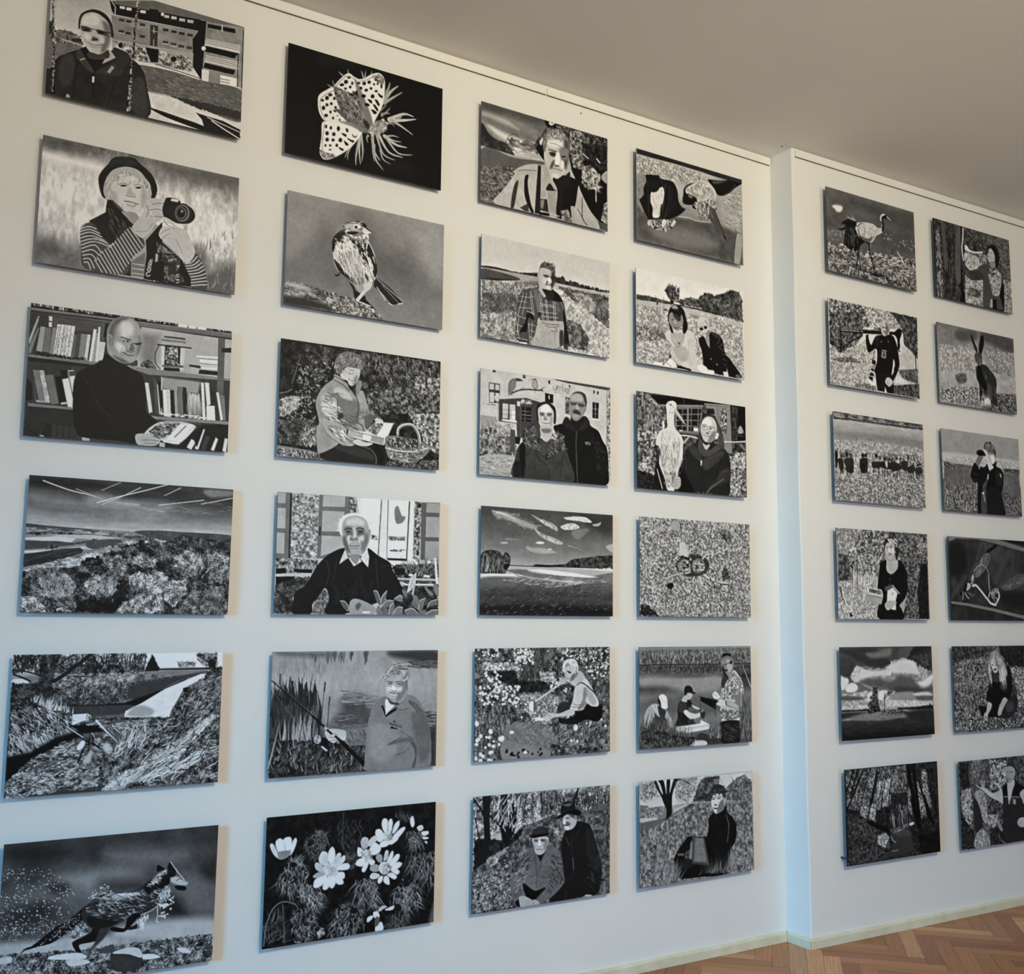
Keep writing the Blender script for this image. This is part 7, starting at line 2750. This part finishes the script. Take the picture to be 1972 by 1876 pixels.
ART['55'] = '''
g 0 75 250 80 500 150 620 165 640 60 700 45 800 22
s 55 54.2 8 24 406 17 626 134 546 184 321 160 106 76
s 110 44.5 328 58 479 44 650 9 630 82 400 100
s 50 38.4 751 20 1192 7 1190 227 1065 172 1014 203 858 158 824 84
s 85 34.7 775 10 965 11 862 110 782 125 746 83
j 40 12 965 11 1126 7 1058 54 927 85 877 111 914 42
f 30 90 24 927 85 1188 55 1191 216 1064 182 970 149
f 110 180 50 126 228 202 168 334 191 545 194 704 124 815 105 956 127 1016 181 1174 227 1203 270 1190 429 1044 431 760 417 532 380 382 376 208 310
s 190 25.5 140 228 202 168 319 201 468 214 575 205 651 217 617 258 435 254 284 282 193 310 137 278
s 195 34 592 185 719 135 814 115 939 138 999 192 1010 255 852 242 680 238
s 205 27 893 327 1053 320 1204 259 1199 313 1095 395 1000 382
s 90 54.9 238 301 464 275 613 310 772 261 912 285 1049 373 1195 366 1190 429 918 411 683 415 533 369 383 355
s 70 45.5 687 363 921 369 1046 404 917 427 714 416
f 150 225 18 172 178 275 180 243 230 152 279 124 258
f 170 225 14 590 206 651 212 633 258 572 247
s 195 14.4 12 245 87 267 99 308 60 357 9 365
s 205 18 60 357 120 313 192 325 212 371 144 394 72 387
s 65 25.3 11 90 133 106 188 163 124 248 94 267 9 235
s 105 25.5 204 371 279 347 381 386 320 409 217 396
f 120 215 26 14 405 188 395 381 386 501 389 684 394 643 537 6 534
s 215 18.4 334 415 395 396 422 438 346 456
s 220 18.7 485 399 562 391 604 443 526 472 466 460
s 90 21.5 12 425 230 432 272 459 118 464 11 455
s 140 30.2 651 424 918 411 912 484 647 486
s 190 19.3 916 432 1110 417 1188 451 1042 457
s 100 23.2 962 454 1188 456 1185 493 1007 493
f 150 220 14 571 473 1184 504 1180 546 567 535
p 22 1.8 5 544 266 549 369 563 368 583 7 569
f 10 50 14 5 539 164 545 341 542 369 568 368 583 7 569
f 10 60 14 712 545 907 547 1140 539 1197 541 1194 578 711 566
p 20 2 1141 523 1165 529 1163 556 1139 555
p 130 2.4 11 559 325 561 324 574 11 569
s 115 18 88 597 368 583 519 574 748 582 902 614 589 648 289 646 115 628
s 55 25 7 569 294 575 146 600 8 624
f 30 160 14 505 553 750 562 903 604 669 605 488 578
x 50 3 10 60 5 20 60 11 574 1193 589 1179 757 6 772
n 12 18 5 11 574 1195 568 1200 800 4 796
s 45 57.3 826 585 1194 578 1198 726 899 661
l 20 13.5 409 575 414 468
l 22 8.6 413 468 419 356
f 15 150 13 398 356 473 358 452 439 472 480 474 562 355 557 329 496 390 467 347 446 394 417
f 8 80 14 365 517 477 521 488 573 361 573
l 22 8.7 538 574 552 442
x 30 60 50 50 6 20 60 526 472 644 424 646 393 560 411
x 40 90 70 40 5 20 60 372 518 469 521 457 367 397 366
l 15 9.8 368 583 489 562
'''
ART['56'] = '''
g 0 35 400 40 800 22
f 8 70 15
f 20 150 14 17 7 789 13 773 245 606 243 193 351 21 336
f 60 225 13 482 114 581 110 565 349 451 350
f 70 215 13 400 130 482 125 433 371 385 367
f 50 210 13 179 328 388 313 362 462 236 429 168 380
f 40 200 13 289 89 386 91 364 181 300 177
f 50 170 13 584 77 666 83 660 181 577 175
f 30 150 13 235 193 332 179 324 308 210 331
f 40 180 13 898 154 982 182 1029 476 950 492
f 40 190 13 982 59 1042 63 1104 404 1049 433 993 261
f 40 170 13 784 201 826 204 842 460 795 401
x 40 -88 5 120 6 100 170 566 338 799 346 822 502 540 488
x 60 -88 6 90 5 10 20 448 133 579 142 557 479 362 462
l 8 16.9 119 13 15 187
l 8 19.5 166 16 59 233
l 10 11.8 293 36 168 380
l 8 17.3 407 21 268 432
l 8 14.6 422 44 324 308
l 8 13 269 411 224 561
l 8 9.4 508 105 401 481
l 8 10.7 577 120 503 550
l 12 8 503 50 346 471
l 8 19.6 230 21 21 336
l 6 41.1 797 14 875 352
l 6 54.7 851 328 948 635
l 6 34.4 874 19 941 502
l 8 23.5 941 157 1078 514
l 8 30.5 1007 307 1141 598
l 10 14 1061 53 1155 420
l 8 11.2 1129 69 1167 488
s 30 19.2 28 358 159 390 345 481 503 550 597 613 592 688 421 800 10 798
f 12 95 16 27 368 159 390 345 487 502 560 593 677 421 800 10 798
x 120 30 60 34 5 40 130 34 390 373 548 576 676 406 787 19 778
f 90 200 14 387 582 485 575 531 617 477 698 382 657
s 10 19.5 267 453 504 528 550 576 422 542 296 488
s 55 20 551 565 667 554 798 599 820 765 569 783 405 793 575 697
s 70 27.9 552 554 750 562 813 622 663 619
c 190 5.3 556 609 578 643 610 665
c 150 5.3 564 734 597 737 638 733
x 30 30 40 60 6 90 190 535 563 838 515 836 548 582 590
p 190 2 804 517 855 511 854 533 807 539
f 8 55 18 816 590 1207 548 1200 799 954 796 856 736
p 8 20.5 906 631 1209 626 1200 799 954 796
f 5 32 18 931 634 1209 626 1200 799 962 796
'''
ART['61'] = '''
g 0 60 800 60
f 25 110 22 473 0 1196 1 1208 484 452 381
p 22 2.1 0 0 473 0 446 805 2 799
w 5 110 22 0.35 19 2 473 0 446 805 7 799
x 180 -85 12 120 9 5 30 19 5 473 6 438 795 7 796
x 120 -85 25 60 8 90 200 47 102 88 117 111 499 114 779 16 772
s 80 2.8 125 29 168 9 190 234 200 369 186 485 152 491 136 324
s 85 2.8 360 28 420 28 409 389 390 586 322 598 318 348
c 190 15.7 464 19 448 139 430 235 445 359
p 12 2.8 421 5 447 5 409 239 409 389 446 805 379 793
f 40 130 16 768 30 1205 5 1208 484 1068 389 1029 158 907 98
x 120 70 50 60 5 60 170 767 54 1184 33 1197 770 1059 791 1050 392
s 195 4.3 480 191 514 196 547 225 633 232 749 211 748 228 632 250 528 251 477 238
s 200 4.2 475 273 631 279 662 343 623 408 552 444 485 410 470 378
f 120 215 14 476 261 657 274 741 329 658 408 551 450 469 389
f 50 200 13 667 249 827 231 821 326 713 357
f 90 215 13 462 505 740 504 722 796 447 793
x 100 88 12 80 6 60 220 469 539 739 516 722 784 456 781
f 50 140 16 524 621 697 627 692 709 485 719
f 80 190 14 1073 447 1210 448 1195 793 1059 796
s 75 2.8 440 452 517 450 622 426 695 378 749 351 820 338 889 385 999 348 1068 389 1079 506 1069 777 952 784 862 797 731 789 739 510 616 537 513 526 447 474
s 60 29.7 516 462 709 428 740 492 616 531
c 12 8.4 463 494 529 534 616 534 740 504
f 70 225 13 824 420 888 397 980 357 1049 404 1026 608 961 648 889 654 861 542
s 20 3.6 886 421 959 396 931 425 895 431
f 40 180 13 818 374 890 361 886 432 823 431
p 15 2.9 1044 488 1088 504 1058 802 1029 702 998 625
p 15 2.9 878 691 941 681 952 784 872 790
p 150 2.2 851 695 882 690 876 790 832 791
p 12 2.8 731 789 1060 779 1059 796 951 795
s 165 2.9 835 242 848 180 895 148 939 163 953 220 940 282 893 314 850 298 834 265
s 14 2.9 830 184 860 125 925 101 995 129 1026 207 1011 292 990 338 964 330 959 266 945 198 903 152 868 153 846 204
s 130 2.9 867 307 940 282 955 326 917 356 882 351
e 40 2 856 202 9 5 2.88
e 40 2 900 199 13 4 2.93
c 40 5.8 839 247 866 248 892 261
c 225 5.1 848 251 866 255 887 262
'''
ART['62'] = '''
g 0 110 250 140 500 165 800 140
n 18 70 1
s 80 85.9 716 -10 1203 3 1192 146 928 134 710 71
s 85 62.2 290 51 583 9 577 101 318 137
f 110 200 20 31 220 572 182 573 431 32 496
f 105 185 18 702 187 1200 157 1199 414 820 401
x 160 -65 40 44 6 90 220 23 222 574 147 573 431 32 496
x 140 75 40 50 5 80 210 731 160 1201 145 1205 589 912 620
s 75 41 262 502 399 474 411 551 291 576
f 50 125 16 246 503 416 472 411 546 274 578
f 45 215 13 23 650 597 586 584 779 15 793
x 260 75 45 34 5 30 225 25 606 616 562 1200 647 1198 798 14 798
f 30 160 14 885 612 1205 589 1198 798 618 798
s 22 2.1 516 47 544 77 575 136 606 188 604 223 582 220 555 172 529 119
s 18 2.1 668 54 704 35 721 64 714 140 683 212 663 249 638 230 629 174
l 100 3.6 656 102 644 206
s 70 2.1 558 263 595 230 639 224 672 248 677 305 665 352 612 370 583 351 572 306
x 50 -85 15 40 5 20 180 576 255 664 244 656 353 586 361
s 175 2.1 588 333 605 336 640 332 648 348 612 367 591 361
e 20 2 618 340 21 10 2.96
e 25 2 657 273 11 9 2.40
s 48 2.8 585 373 666 340 736 343 820 401 879 452 892 519 876 624 894 736 841 742 798 723 737 707 677 691 623 719 610 653 608 551 577 498 573 431
x 150 -75 20 50 6 15 120 585 373 735 349 870 453 876 624 628 651
s 18 16.9 594 372 647 365 693 462 737 582 683 599 602 507
s 20 2.8 615 584 646 637 621 742 613 742
l 18 25.5 702 586 667 703
s 75 21.3 739 548 793 542 800 689 747 695
l 100 5.7 845 559 864 660
c 170 6.3 591 553 597 586 612 619
s 210 2.8 703 699 740 673 772 715 752 739 700 733
x 50 85 20 80 6 150 225 619 776 777 771 766 670 644 672
l 30 8.2 327 672 398 753
'''
ART['63'] = '''
g 0 150 330 150 350 178 480 170 510 90 600 100 800 90
n 10 30 3
p 148 1.9 9 0 1199 3 1196 228 465 220 14 230
m 5 80 9 0 1199 3 1197 217 465 220 14 230
s 175 37.6 14 235 464 225 1196 228 1188 304 457 315 24 306
f 140 195 13 12 266 462 252 1194 250 1187 315 456 326 23 317
f 40 150 14 23 317 190 335 252 330 455 336 437 369 18 389
f 20 130 13 926 323 1187 315 1191 370 939 366
p 98 15 22 384 452 368 1182 370 1202 797 2 799
m 14 30 22 384 452 368 1182 370 1202 797 2 799
f 35 165 16 20 553 518 532 497 794 10 798
x 260 86 12 60 6 20 190 24 512 520 511 497 794 10 793
x 160 86 14 60 5 50 150 915 453 1209 542 1194 792 902 774
f 50 140 16 905 561 1204 597 1194 792 918 789
s 20 2.6 416 423 455 336 490 297 543 335 583 332 631 334 682 298 718 360 684 468 599 527 559 802 496 800 520 511 473 503 429 464
s 14 2.6 646 534 726 359 764 292 817 256 832 266 828 309 892 331 930 377 918 506 886 594 924 720 917 797 640 798 646 629
s 28 19.6 661 554 857 542 909 699 901 796 656 797
s 34 15.9 808 353 890 358 907 443 877 509 812 492
l 120 3.9 465 409 512 416
l 90 3.9 452 473 516 464
s 70 2.6 577 591 653 460 671 427 703 435 647 524 641 787 568 799 561 686
l 190 11.8 690 404 678 447
p 190 1.9 577 596 618 578 608 605 584 606
l 180 7.8 607 616 618 678
p 215 2 872 378 888 385 897 417 885 418
s 110 2.6 506 301 552 224 624 229 587 284 551 329
s 185 2.6 621 170 662 156 692 181 712 232 732 284 778 323 726 354 703 345 683 288 656 226
l 190 7.8 568 312 553 356
s 18 2.6 522 199 540 172 597 162 636 174 665 215 608 224 544 222
c 90 3.9 620 176 643 195 649 216
c 60 3.3 644 184 666 209
s 172 2.6 699 201 733 177 800 167 820 213 807 268 756 293 727 253
s 212 15.9 739 209 789 194 801 247 757 282
s 70 2.6 643 142 651 99 685 72 709 78 743 64 781 98 820 127 826 191 809 246 805 204 782 184 742 177 700 185 678 160
x 90 -60 40 50 6 30 200 651 99 766 78 824 170 789 194 692 181
l 25 5.3 700 191 740 198
c 90 4 728 242 751 261
'''
ART['64'] = '''
g 0 55 800 48
n 20 150 0.5
s 70 96.7 447 50 772 58 930 157 839 265 600 169
s 62 77.8 630 323 922 262 1144 414 1127 625 741 475
s 30 93.8 29 87 208 80 274 282 111 388 22 340
s 32 98.1 820 526 1240 518 1227 676 812 629
s 70 44.5 24 560 220 385 267 384 85 559 29 600
s 72 58.4 663 425 847 160 953 77 968 103 749 372
l 14 32.5 595 127 773 42
l 90 9.2 747 59 775 131
p 110 1.9 3 2 182 -1 727 -3 1171 68 1884 211 1880 255 1168 106 691 40 450 14 134 17 16 52
p 18 4 759 0 1176 4 1716 75 1708 162 1173 42
p 115 1.9 13 621 251 637 645 683 1117 751 1822 874 1818 917 1114 782 643 711 249 662 15 643
l 25 4.9 15 645 643 714
s 62 3.8 412 216 468 101 528 44 563 61 554 139 466 245 397 330 296 424 281 414 352 290
c 160 3.2 412 216 468 101 528 44 563 66 546 129
s 85 3.9 458 251 527 171 586 148 625 168 605 220 560 284 458 369 386 381
c 165 3.9 475 235 528 166 593 151 624 173 595 241 560 284 475 348 394 381
x 60 55 14 60 4 120 190 313 403 519 182 608 179 475 348
c 120 3.2 272 424 335 311 394 248
c 90 2.6 578 252 660 239 590 314 391 411
c 150 3.2 435 236 400 278 347 362
s 70 3.9 766 475 912 399 1101 342 1259 284 1305 357 1092 458 904 498 806 495
x 90 25 12 90 4 100 160 774 480 929 398 1171 318 1207 392 922 493
c 140 3.9 716 481 912 394 1102 331
c 145 3.3 806 495 938 492 1076 447 1164 403
c 150 6.4 373 325 449 269 545 274 596 345
c 170 7.8 591 355 590 427 592 468 597 509
c 25 9.1 618 375 608 468
l 190 16.5 355 372 334 443
f 80 215 14 323 372 370 371 350 448 318 449
s 165 2.5 247 455 295 444 308 479 259 516 229 496
s 15 2.5 214 486 248 445 262 465 235 526 203 537
c 215 19 340 469 388 462 434 492 494 542 539 582
c 210 20.5 555 587 593 627 640 642 680 647
c 205 16.8 689 631 734 579 737 538 715 507
s 130 2.6 616 519 692 482 731 507 671 549 621 560
f 60 200 14 617 514 725 481 730 517 629 570
l 190 10.3 600 525 576 571
l 25 9 552 520 557 561
c 190 6.4 621 570 652 590 662 611
c 180 6.5 645 565 685 580 724 600
c 180 6.3 195 532 193 578 185 603
c 185 7.5 226 537 247 572 277 591
c 160 4.4 258 531 304 545 354 557
c 150 4.4 288 551 318 565 341 575
l 20 5.7 269 601 204 638
l 80 2.6 731 620 743 671
e 15 4 163 548 21 19 2.38
'''
ART['65'] = '''
g 0 60 800 60
f 15 150 16
x 300 0 180 22 7 100 225 12 132 516 119 495 379 15 366
x 260 0 180 20 7 90 215 25 346 495 379 415 576 462 777 10 796
b 90 5 9 170 225 28 586 445 602 1036 701 1745 730 1736 836 11 791
f 20 100 18 0 -0 541 5 518 99 141 134 9 171
f 10 60 20 685 6 1805 5 1786 233 1180 211 848 195 727 82
f 50 205 14 847 215 1784 254 1753 624 947 595 947 391
x 140 -20 60 26 6 100 215 861 236 1695 263 1656 726 939 697
p 18 14.9 338 563 574 581 726 688 407 675
s 42 3.2 694 687 729 557 807 504 908 471 953 524 939 595 892 664 806 702
s 70 27 769 558 869 541 879 623 779 640
s 60 3.9 873 389 914 390 942 452 907 476 867 470
s 12 2.5 481 448 517 399 539 330 599 271 746 254 808 194 855 215 879 318 868 450 797 524 742 496 690 535 637 594 543 560 482 533
p 12 2.5 543 560 655 574 628 694 569 641
s 60 3.8 687 374 785 366 781 417 715 425
c 110 4.5 746 441 779 437
s 165 2.5 490 536 548 555 532 600 488 648 468 698 451 712 423 676 434 641 467 618
s 25 1.9 443 667 455 667 453 687 444 687
s 160 2.6 741 501 793 523 752 568 708 617 680 661 639 669 642 624 688 555
c 50 3.8 655 670 665 645
s 135 2.5 520 169 559 80 618 45 674 51 718 97 762 153 804 235 800 285 756 325 705 349 675 323 665 252 582 281 568 360 539 330 521 249
s 185 2.5 565 155 596 115 642 141 663 182 659 232 632 262 602 241 573 200
s 60 3.8 558 190 593 251 631 272 682 242 683 333 641 352 578 331 553 250
x 110 -75 14 90 6 60 225 569 60 681 56 795 245 759 295 666 242 596 110
x 50 -85 8 90 7 150 225 684 212 798 214 789 326 674 333
x 24 -88 6 100 7 140 200 528 169 572 210 562 340 535 280
s 130 3.2 644 121 672 162 653 202 640 171
e 35 2 590 183 13 5 -3.14
e 30 2 634 191 10 4 -3.14
s 40 2.5 603 226 636 216 643 232 618 241
l 210 4.4 606 191 603 221
'''
ART['66'] = '''
g 0 45 800 45
f 15 120 20
f 20 225 14 445 4 713 30 703 245 627 305 420 289
x 50 0 180 30 9 150 225 437 99 686 39 695 234 540 298
f 8 60 20 17 5 173 19 152 248 12 238
s 68 3.3 155 29 343 -2 441 46 437 291 411 771 188 780 192 357 140 195
f 40 125 16 155 29 343 3 441 46 424 428 411 771 189 769 169 250
s 120 15.9 207 11 309 1 266 98 216 95
f 60 150 14 208 0 343 3 276 183 195 146
s 150 3.3 214 306 267 278 334 293 378 371 386 468 395 565 342 582 298 503 257 393
s 150 4 214 676 286 630 367 680 408 803 187 790
f 90 190 14 214 676 286 630 367 680 400 802 187 785
f 90 190 14 265 299 350 305 386 468 377 574 313 526
s 45 4 192 357 271 416 310 557 286 630 200 643
f 25 220 14 26 270 169 250 155 586 80 579 18 447
x 60 10 60 30 8 140 220 35 261 176 261 159 544 46 502
f 8 70 18 9 457 90 559 183 641 169 799 3 792
f 12 120 18 451 324 637 392 626 521 383 500
f 60 225 14 400 512 555 525 509 651 389 629
f 10 70 18 422 643 689 613 709 790 409 792
s 130 4.1 512 522 597 648 602 687 544 643
c 120 6.9 539 708 569 765 646 794
f 15 120 16 850 0 1716 9 1677 474 1013 422 848 223
s 172 2.7 286 258 354 258 420 289 486 321 574 306 636 305 634 429 566 402 448 355 334 283
l 180 8 332 262 300 190
l 180 8.1 349 263 326 187
l 180 8.1 358 258 360 195
l 170 8 311 265 238 228
s 20 2.7 630 273 712 246 775 240 830 227 934 284 1023 312 1013 422 935 691 915 800 620 781 621 575 633 435
s 42 16.5 648 371 888 390 949 527 925 801 622 759 632 554
l 160 5.5 640 365 888 390
s 170 2.8 708 246 740 237 804 220 819 254 776 327 731 432 714 431 705 321
l 18 6.3 734 400 710 779
p 140 2.1 779 398 823 407 820 450 784 447
s 165 2.8 891 357 967 319 1112 352 1138 487 955 461 922 414
s 165 2.8 831 632 871 586 980 596 974 662 882 670
c 40 4.2 856 607 839 644
c 40 4.2 891 615 869 657
s 145 2.8 696 126 709 78 773 61 825 85 837 146 815 199 757 238 714 219 697 169
s 50 2.8 699 89 738 58 801 51 842 92 837 146 822 112 771 88 726 90
l 60 6.2 700 137 730 144
l 60 6.2 753 141 801 149
c 70 4.8 716 203 742 210 769 207
f 20 130 16 1134 99 1710 77 1639 930 1030 867
'''
PRINTS = [
    ('11', 0.6058, 3.1365, 0.00611, 'grey photo print of a man in dark jacket between swing chains before a brick building'),
    ('12', 0.6100, 2.6024, 0.00364, 'grey photo print of a woman in a dark hat holding a camera'),
    ('13', 0.6087, 2.0771, 0.00572, 'grey photo print of a bald man in black turtleneck before bookshelves'),
    ('14', 0.6336, 1.5601, -0.00314, 'grey photo print of a wide valley and treetops under a streaked sky'),
    ('15', 0.6237, 1.0415, 0.00229, 'grey photo print of a stream with a stick dam beside a bare tree'),
    ('16', 0.6315, 0.5130, -0.00520, 'grey photo print of a wet fox running with spray behind it'),
    ('21', 1.3606, 3.1317, 0.00129, 'grey photo print of a spotted butterfly on a dark background'),
    ('22', 1.3771, 2.6011, 0.00010, 'grey photo print of a small streaked songbird perched on a branch'),
    ('23', 1.3737, 2.0815, 0.00189, 'grey photo print of a woman in padded jacket reading beside a wicker basket'),
    ('24', 1.3824, 1.5633, 0.00203, 'grey photo print of a white haired man in dark sweater behind leafy plants'),
    ('25', 1.3838, 1.0407, 0.00004, 'grey photo print of a grey haired man holding a fishing rod by reeds'),
    ('26', 1.3861, 0.5190, -0.00145, 'grey photo print of white blossoms among feathery dark leaves'),
    ('31', 2.1289, 3.1305, 0.00017, 'grey photo print of a man in open shirt beside a dark tree under clouds'),
    ('32', 2.1372, 2.6002, -0.00332, 'grey photo print of a man in checked shirt and dungarees in a field'),
    ('33', 2.1410, 2.0807, -0.00016, 'grey photo print of a couple before a house with painted birds'),
    ('34', 2.1518, 1.5639, -0.00183, 'grey photo print of a wide lake with wooded hill under thin clouds'),
    ('35', 2.1359, 1.0446, 0.00293, 'grey photo print of a crouching woman with a net among cotton grass'),
    ('36', 2.1353, 0.5208, -0.00541, 'grey photo print of two men in hats on a grassy slope by trees'),
    ('41', 2.8735, 3.1245, 0.00036, 'grey photo print of two bats hanging from a stone ceiling'),
    ('42', 2.8685, 2.6007, 0.00152, 'grey photo print of two women sitting in a meadow, one wearing sunglasses'),
    ('43', 2.8700, 2.0806, 0.00040, 'grey photo print of a woman in glasses holding a white stork'),
    ('44', 2.8808, 1.5646, -0.00310, 'grey photo print of a camouflaged spider on speckled gravel'),
    ('45', 2.8753, 1.0431, -0.00129, 'grey photo print of three people with a tub and clipboard by reedy water'),
    ('46', 2.8732, 0.5207, 0.00241, 'grey photo print of a young man in black sitting in tall grass below a tree'),
    ('51', 3.8654, 3.1355, -0.00141, 'grey photo print of a crane walking over a stubble field'),
    ('52', 3.8594, 2.6063, -0.00236, 'grey photo print of a bald man in black carrying a tripod on his shoulder'),
    ('53', 3.8704, 2.0835, -0.00359, 'grey photo print of a herd of deer standing in a stubble field'),
    ('54', 3.8698, 1.5605, -0.00223, 'grey photo print of a woman in a black dress holding a birdhouse'),
    ('55', 3.8715, 1.0387, 0.00056, 'grey photo print of two thin trees on a dark field under big clouds'),
    ('56', 3.8798, 0.5165, 0.00056, 'grey photo print of a dark pine forest path, a black spacer showing at its corner'),
    ('61', 4.6152, 3.1415, 0.00004, 'grey photo print of a dark haired woman leaning her arm on a thick trunk'),
    ('62', 4.6114, 2.6098, 0.00071, 'grey photo print of a hare sitting upright with tall ears'),
    ('63', 4.6110, 2.0813, 0.00110, 'grey photo print of a person in dark jacket looking through binoculars in a meadow'),
    ('64', 4.6275, 1.5587, -0.00008, 'grey photo print of two dragonflies joined on a stem, cut by the picture edge'),
    ('65', 4.6273, 1.0365, 0.00028, 'grey photo print of a long haired woman crouching over ground full of petals'),
    ('66', 4.6387, 0.5030, 0.00042, 'grey photo print of a man in a vest touching a peeling tree trunk'),
]
PRINT_GAIN = 1.52
# ---------------------------------------------------------------- the photo prints
def tone_lut():
    v = np.arange(256) / 255.0
    l = np.where(v <= .04045, v / 12.92, ((v + .055) / 1.055) ** 2.4)
    return np.clip(l ** 1.15 * PRINT_GAIN + .001, 0, .93)
LUT = tone_lut()
PW, PH, PT = 0.600, 0.400, 0.004
LEVELS = [(440, 293), (360, 240), (300, 200), (260, 174), (230, 154), (210, 140)]
def sheet_mesh(key, w, h):
    A = finish(Canvas(w, h, int(key)).run(ART[key]), int(key))
    A = LUT[np.clip(A, 0, 255).astype(int)]
    # grid of (w+1) x (h+1) points, tones averaged onto the points
    B = np.pad(A, 1, mode='edge'); B = (B[:-1, :-1] + B[1:, :-1] + B[:-1, 1:] + B[1:, 1:]) / 4
    B = B + .35 * (np.pad(A, ((0, 1), (0, 1)), mode='edge') - B)
    X, Z = np.meshgrid(np.linspace(-PW / 2, PW / 2, w + 1), np.linspace(PH / 2, -PH / 2, h + 1))
    co = np.stack([X, np.full_like(X, 0), Z], -1).astype(np.float32).ravel()
    me = bpy.data.meshes.new('printed_sheet'); n = w * h
    me.vertices.add((w + 1) * (h + 1)); me.vertices.foreach_set('co', co)
    i = np.arange(n); r, c = i // w, i % w; a = r * (w + 1) + c
    me.loops.add(4 * n); me.loops.foreach_set('vertex_index', np.stack([a, a + w + 1, a + w + 2, a + 1], 1).astype(np.int32).ravel())
    me.polygons.add(n); me.polygons.foreach_set('loop_start', (4 * i).astype(np.int32))
    me.update(calc_edges=True)
    at = me.attributes.new('tone', 'BYTE_COLOR', 'POINT')
    col = np.ones(((w + 1) * (h + 1), 4), np.float32); col[:, :3] = B.ravel()[:, None]
    at.data.foreach_set('color', col.ravel()); me.materials.append(INK)
    return me
def panel_bm():
    bm = bmesh.new(); box(bm, -PW / 2, PW / 2, .0003, PT, -PH / 2, PH / 2)
    bmesh.ops.bevel(bm, geom=[e for e in bm.edges], offset=.0003, segments=1, affect='EDGES'); return bm
def spacer_bm(gap):
    bm = bmesh.new(); bmesh.ops.create_cone(bm, cap_ends=True, segments=20, radius1=.0045, radius2=.0045, depth=gap - .0001)
    for v in bm.verts: v.co = Vector((v.co.x, v.co.z, v.co.y))
    bmesh.ops.recalc_face_normals(bm, faces=bm.faces); return bm
panel_me, spacer_me = None, {}
for key, x, z, tilt, label in PRINTS:
    c = int(key[0]); rightside = c >= 5
    out = .007 if c in (4, 5) else 0.0          # two columns hang on longer spacers
    gap = GAP_Y - PT + out
    y = (-0.0901 + SLOPE * (x - 1.5) if rightside else 0.0) - out
    root = bpy.data.objects.new('photo_print', None); COL.objects.link(root); root.empty_display_size = .05
    root.location = (x, y, z); root.rotation_euler = (0, -tilt, ang if rightside else 0)
    root['label'] = label; root['category'] = 'photo print'; root['group'] = 'black and white photo prints on the white walls'
    s = bpy.data.objects.new('printed_sheet', sheet_mesh(key, *LEVELS[c - 1])); COL.objects.link(s); s.parent = root
    if panel_me is None:
        p = link('backing_panel', panel_bm(), EDGE, root); panel_me = p.data
    else:
        p = bpy.data.objects.new('backing_panel', panel_me); COL.objects.link(p); p.parent = root
    p['label'] = 'dark thin backing panel'
    for sx in (-1, 1):
        for sz in (-1, 1):
            if gap not in spacer_me: q = link('wall_spacer', spacer_bm(gap), SPACER, root, False); spacer_me[gap] = q.data
            else: q = bpy.data.objects.new('wall_spacer', spacer_me[gap]); COL.objects.link(q); q.parent = root
            ins = (.004, .03) if key == '56' and sx == -1 and sz == -1 else (.05, .05)
            q.location = (sx * (PW / 2 - ins[0]), PT + gap / 2, sz * (PH / 2 - ins[1]))
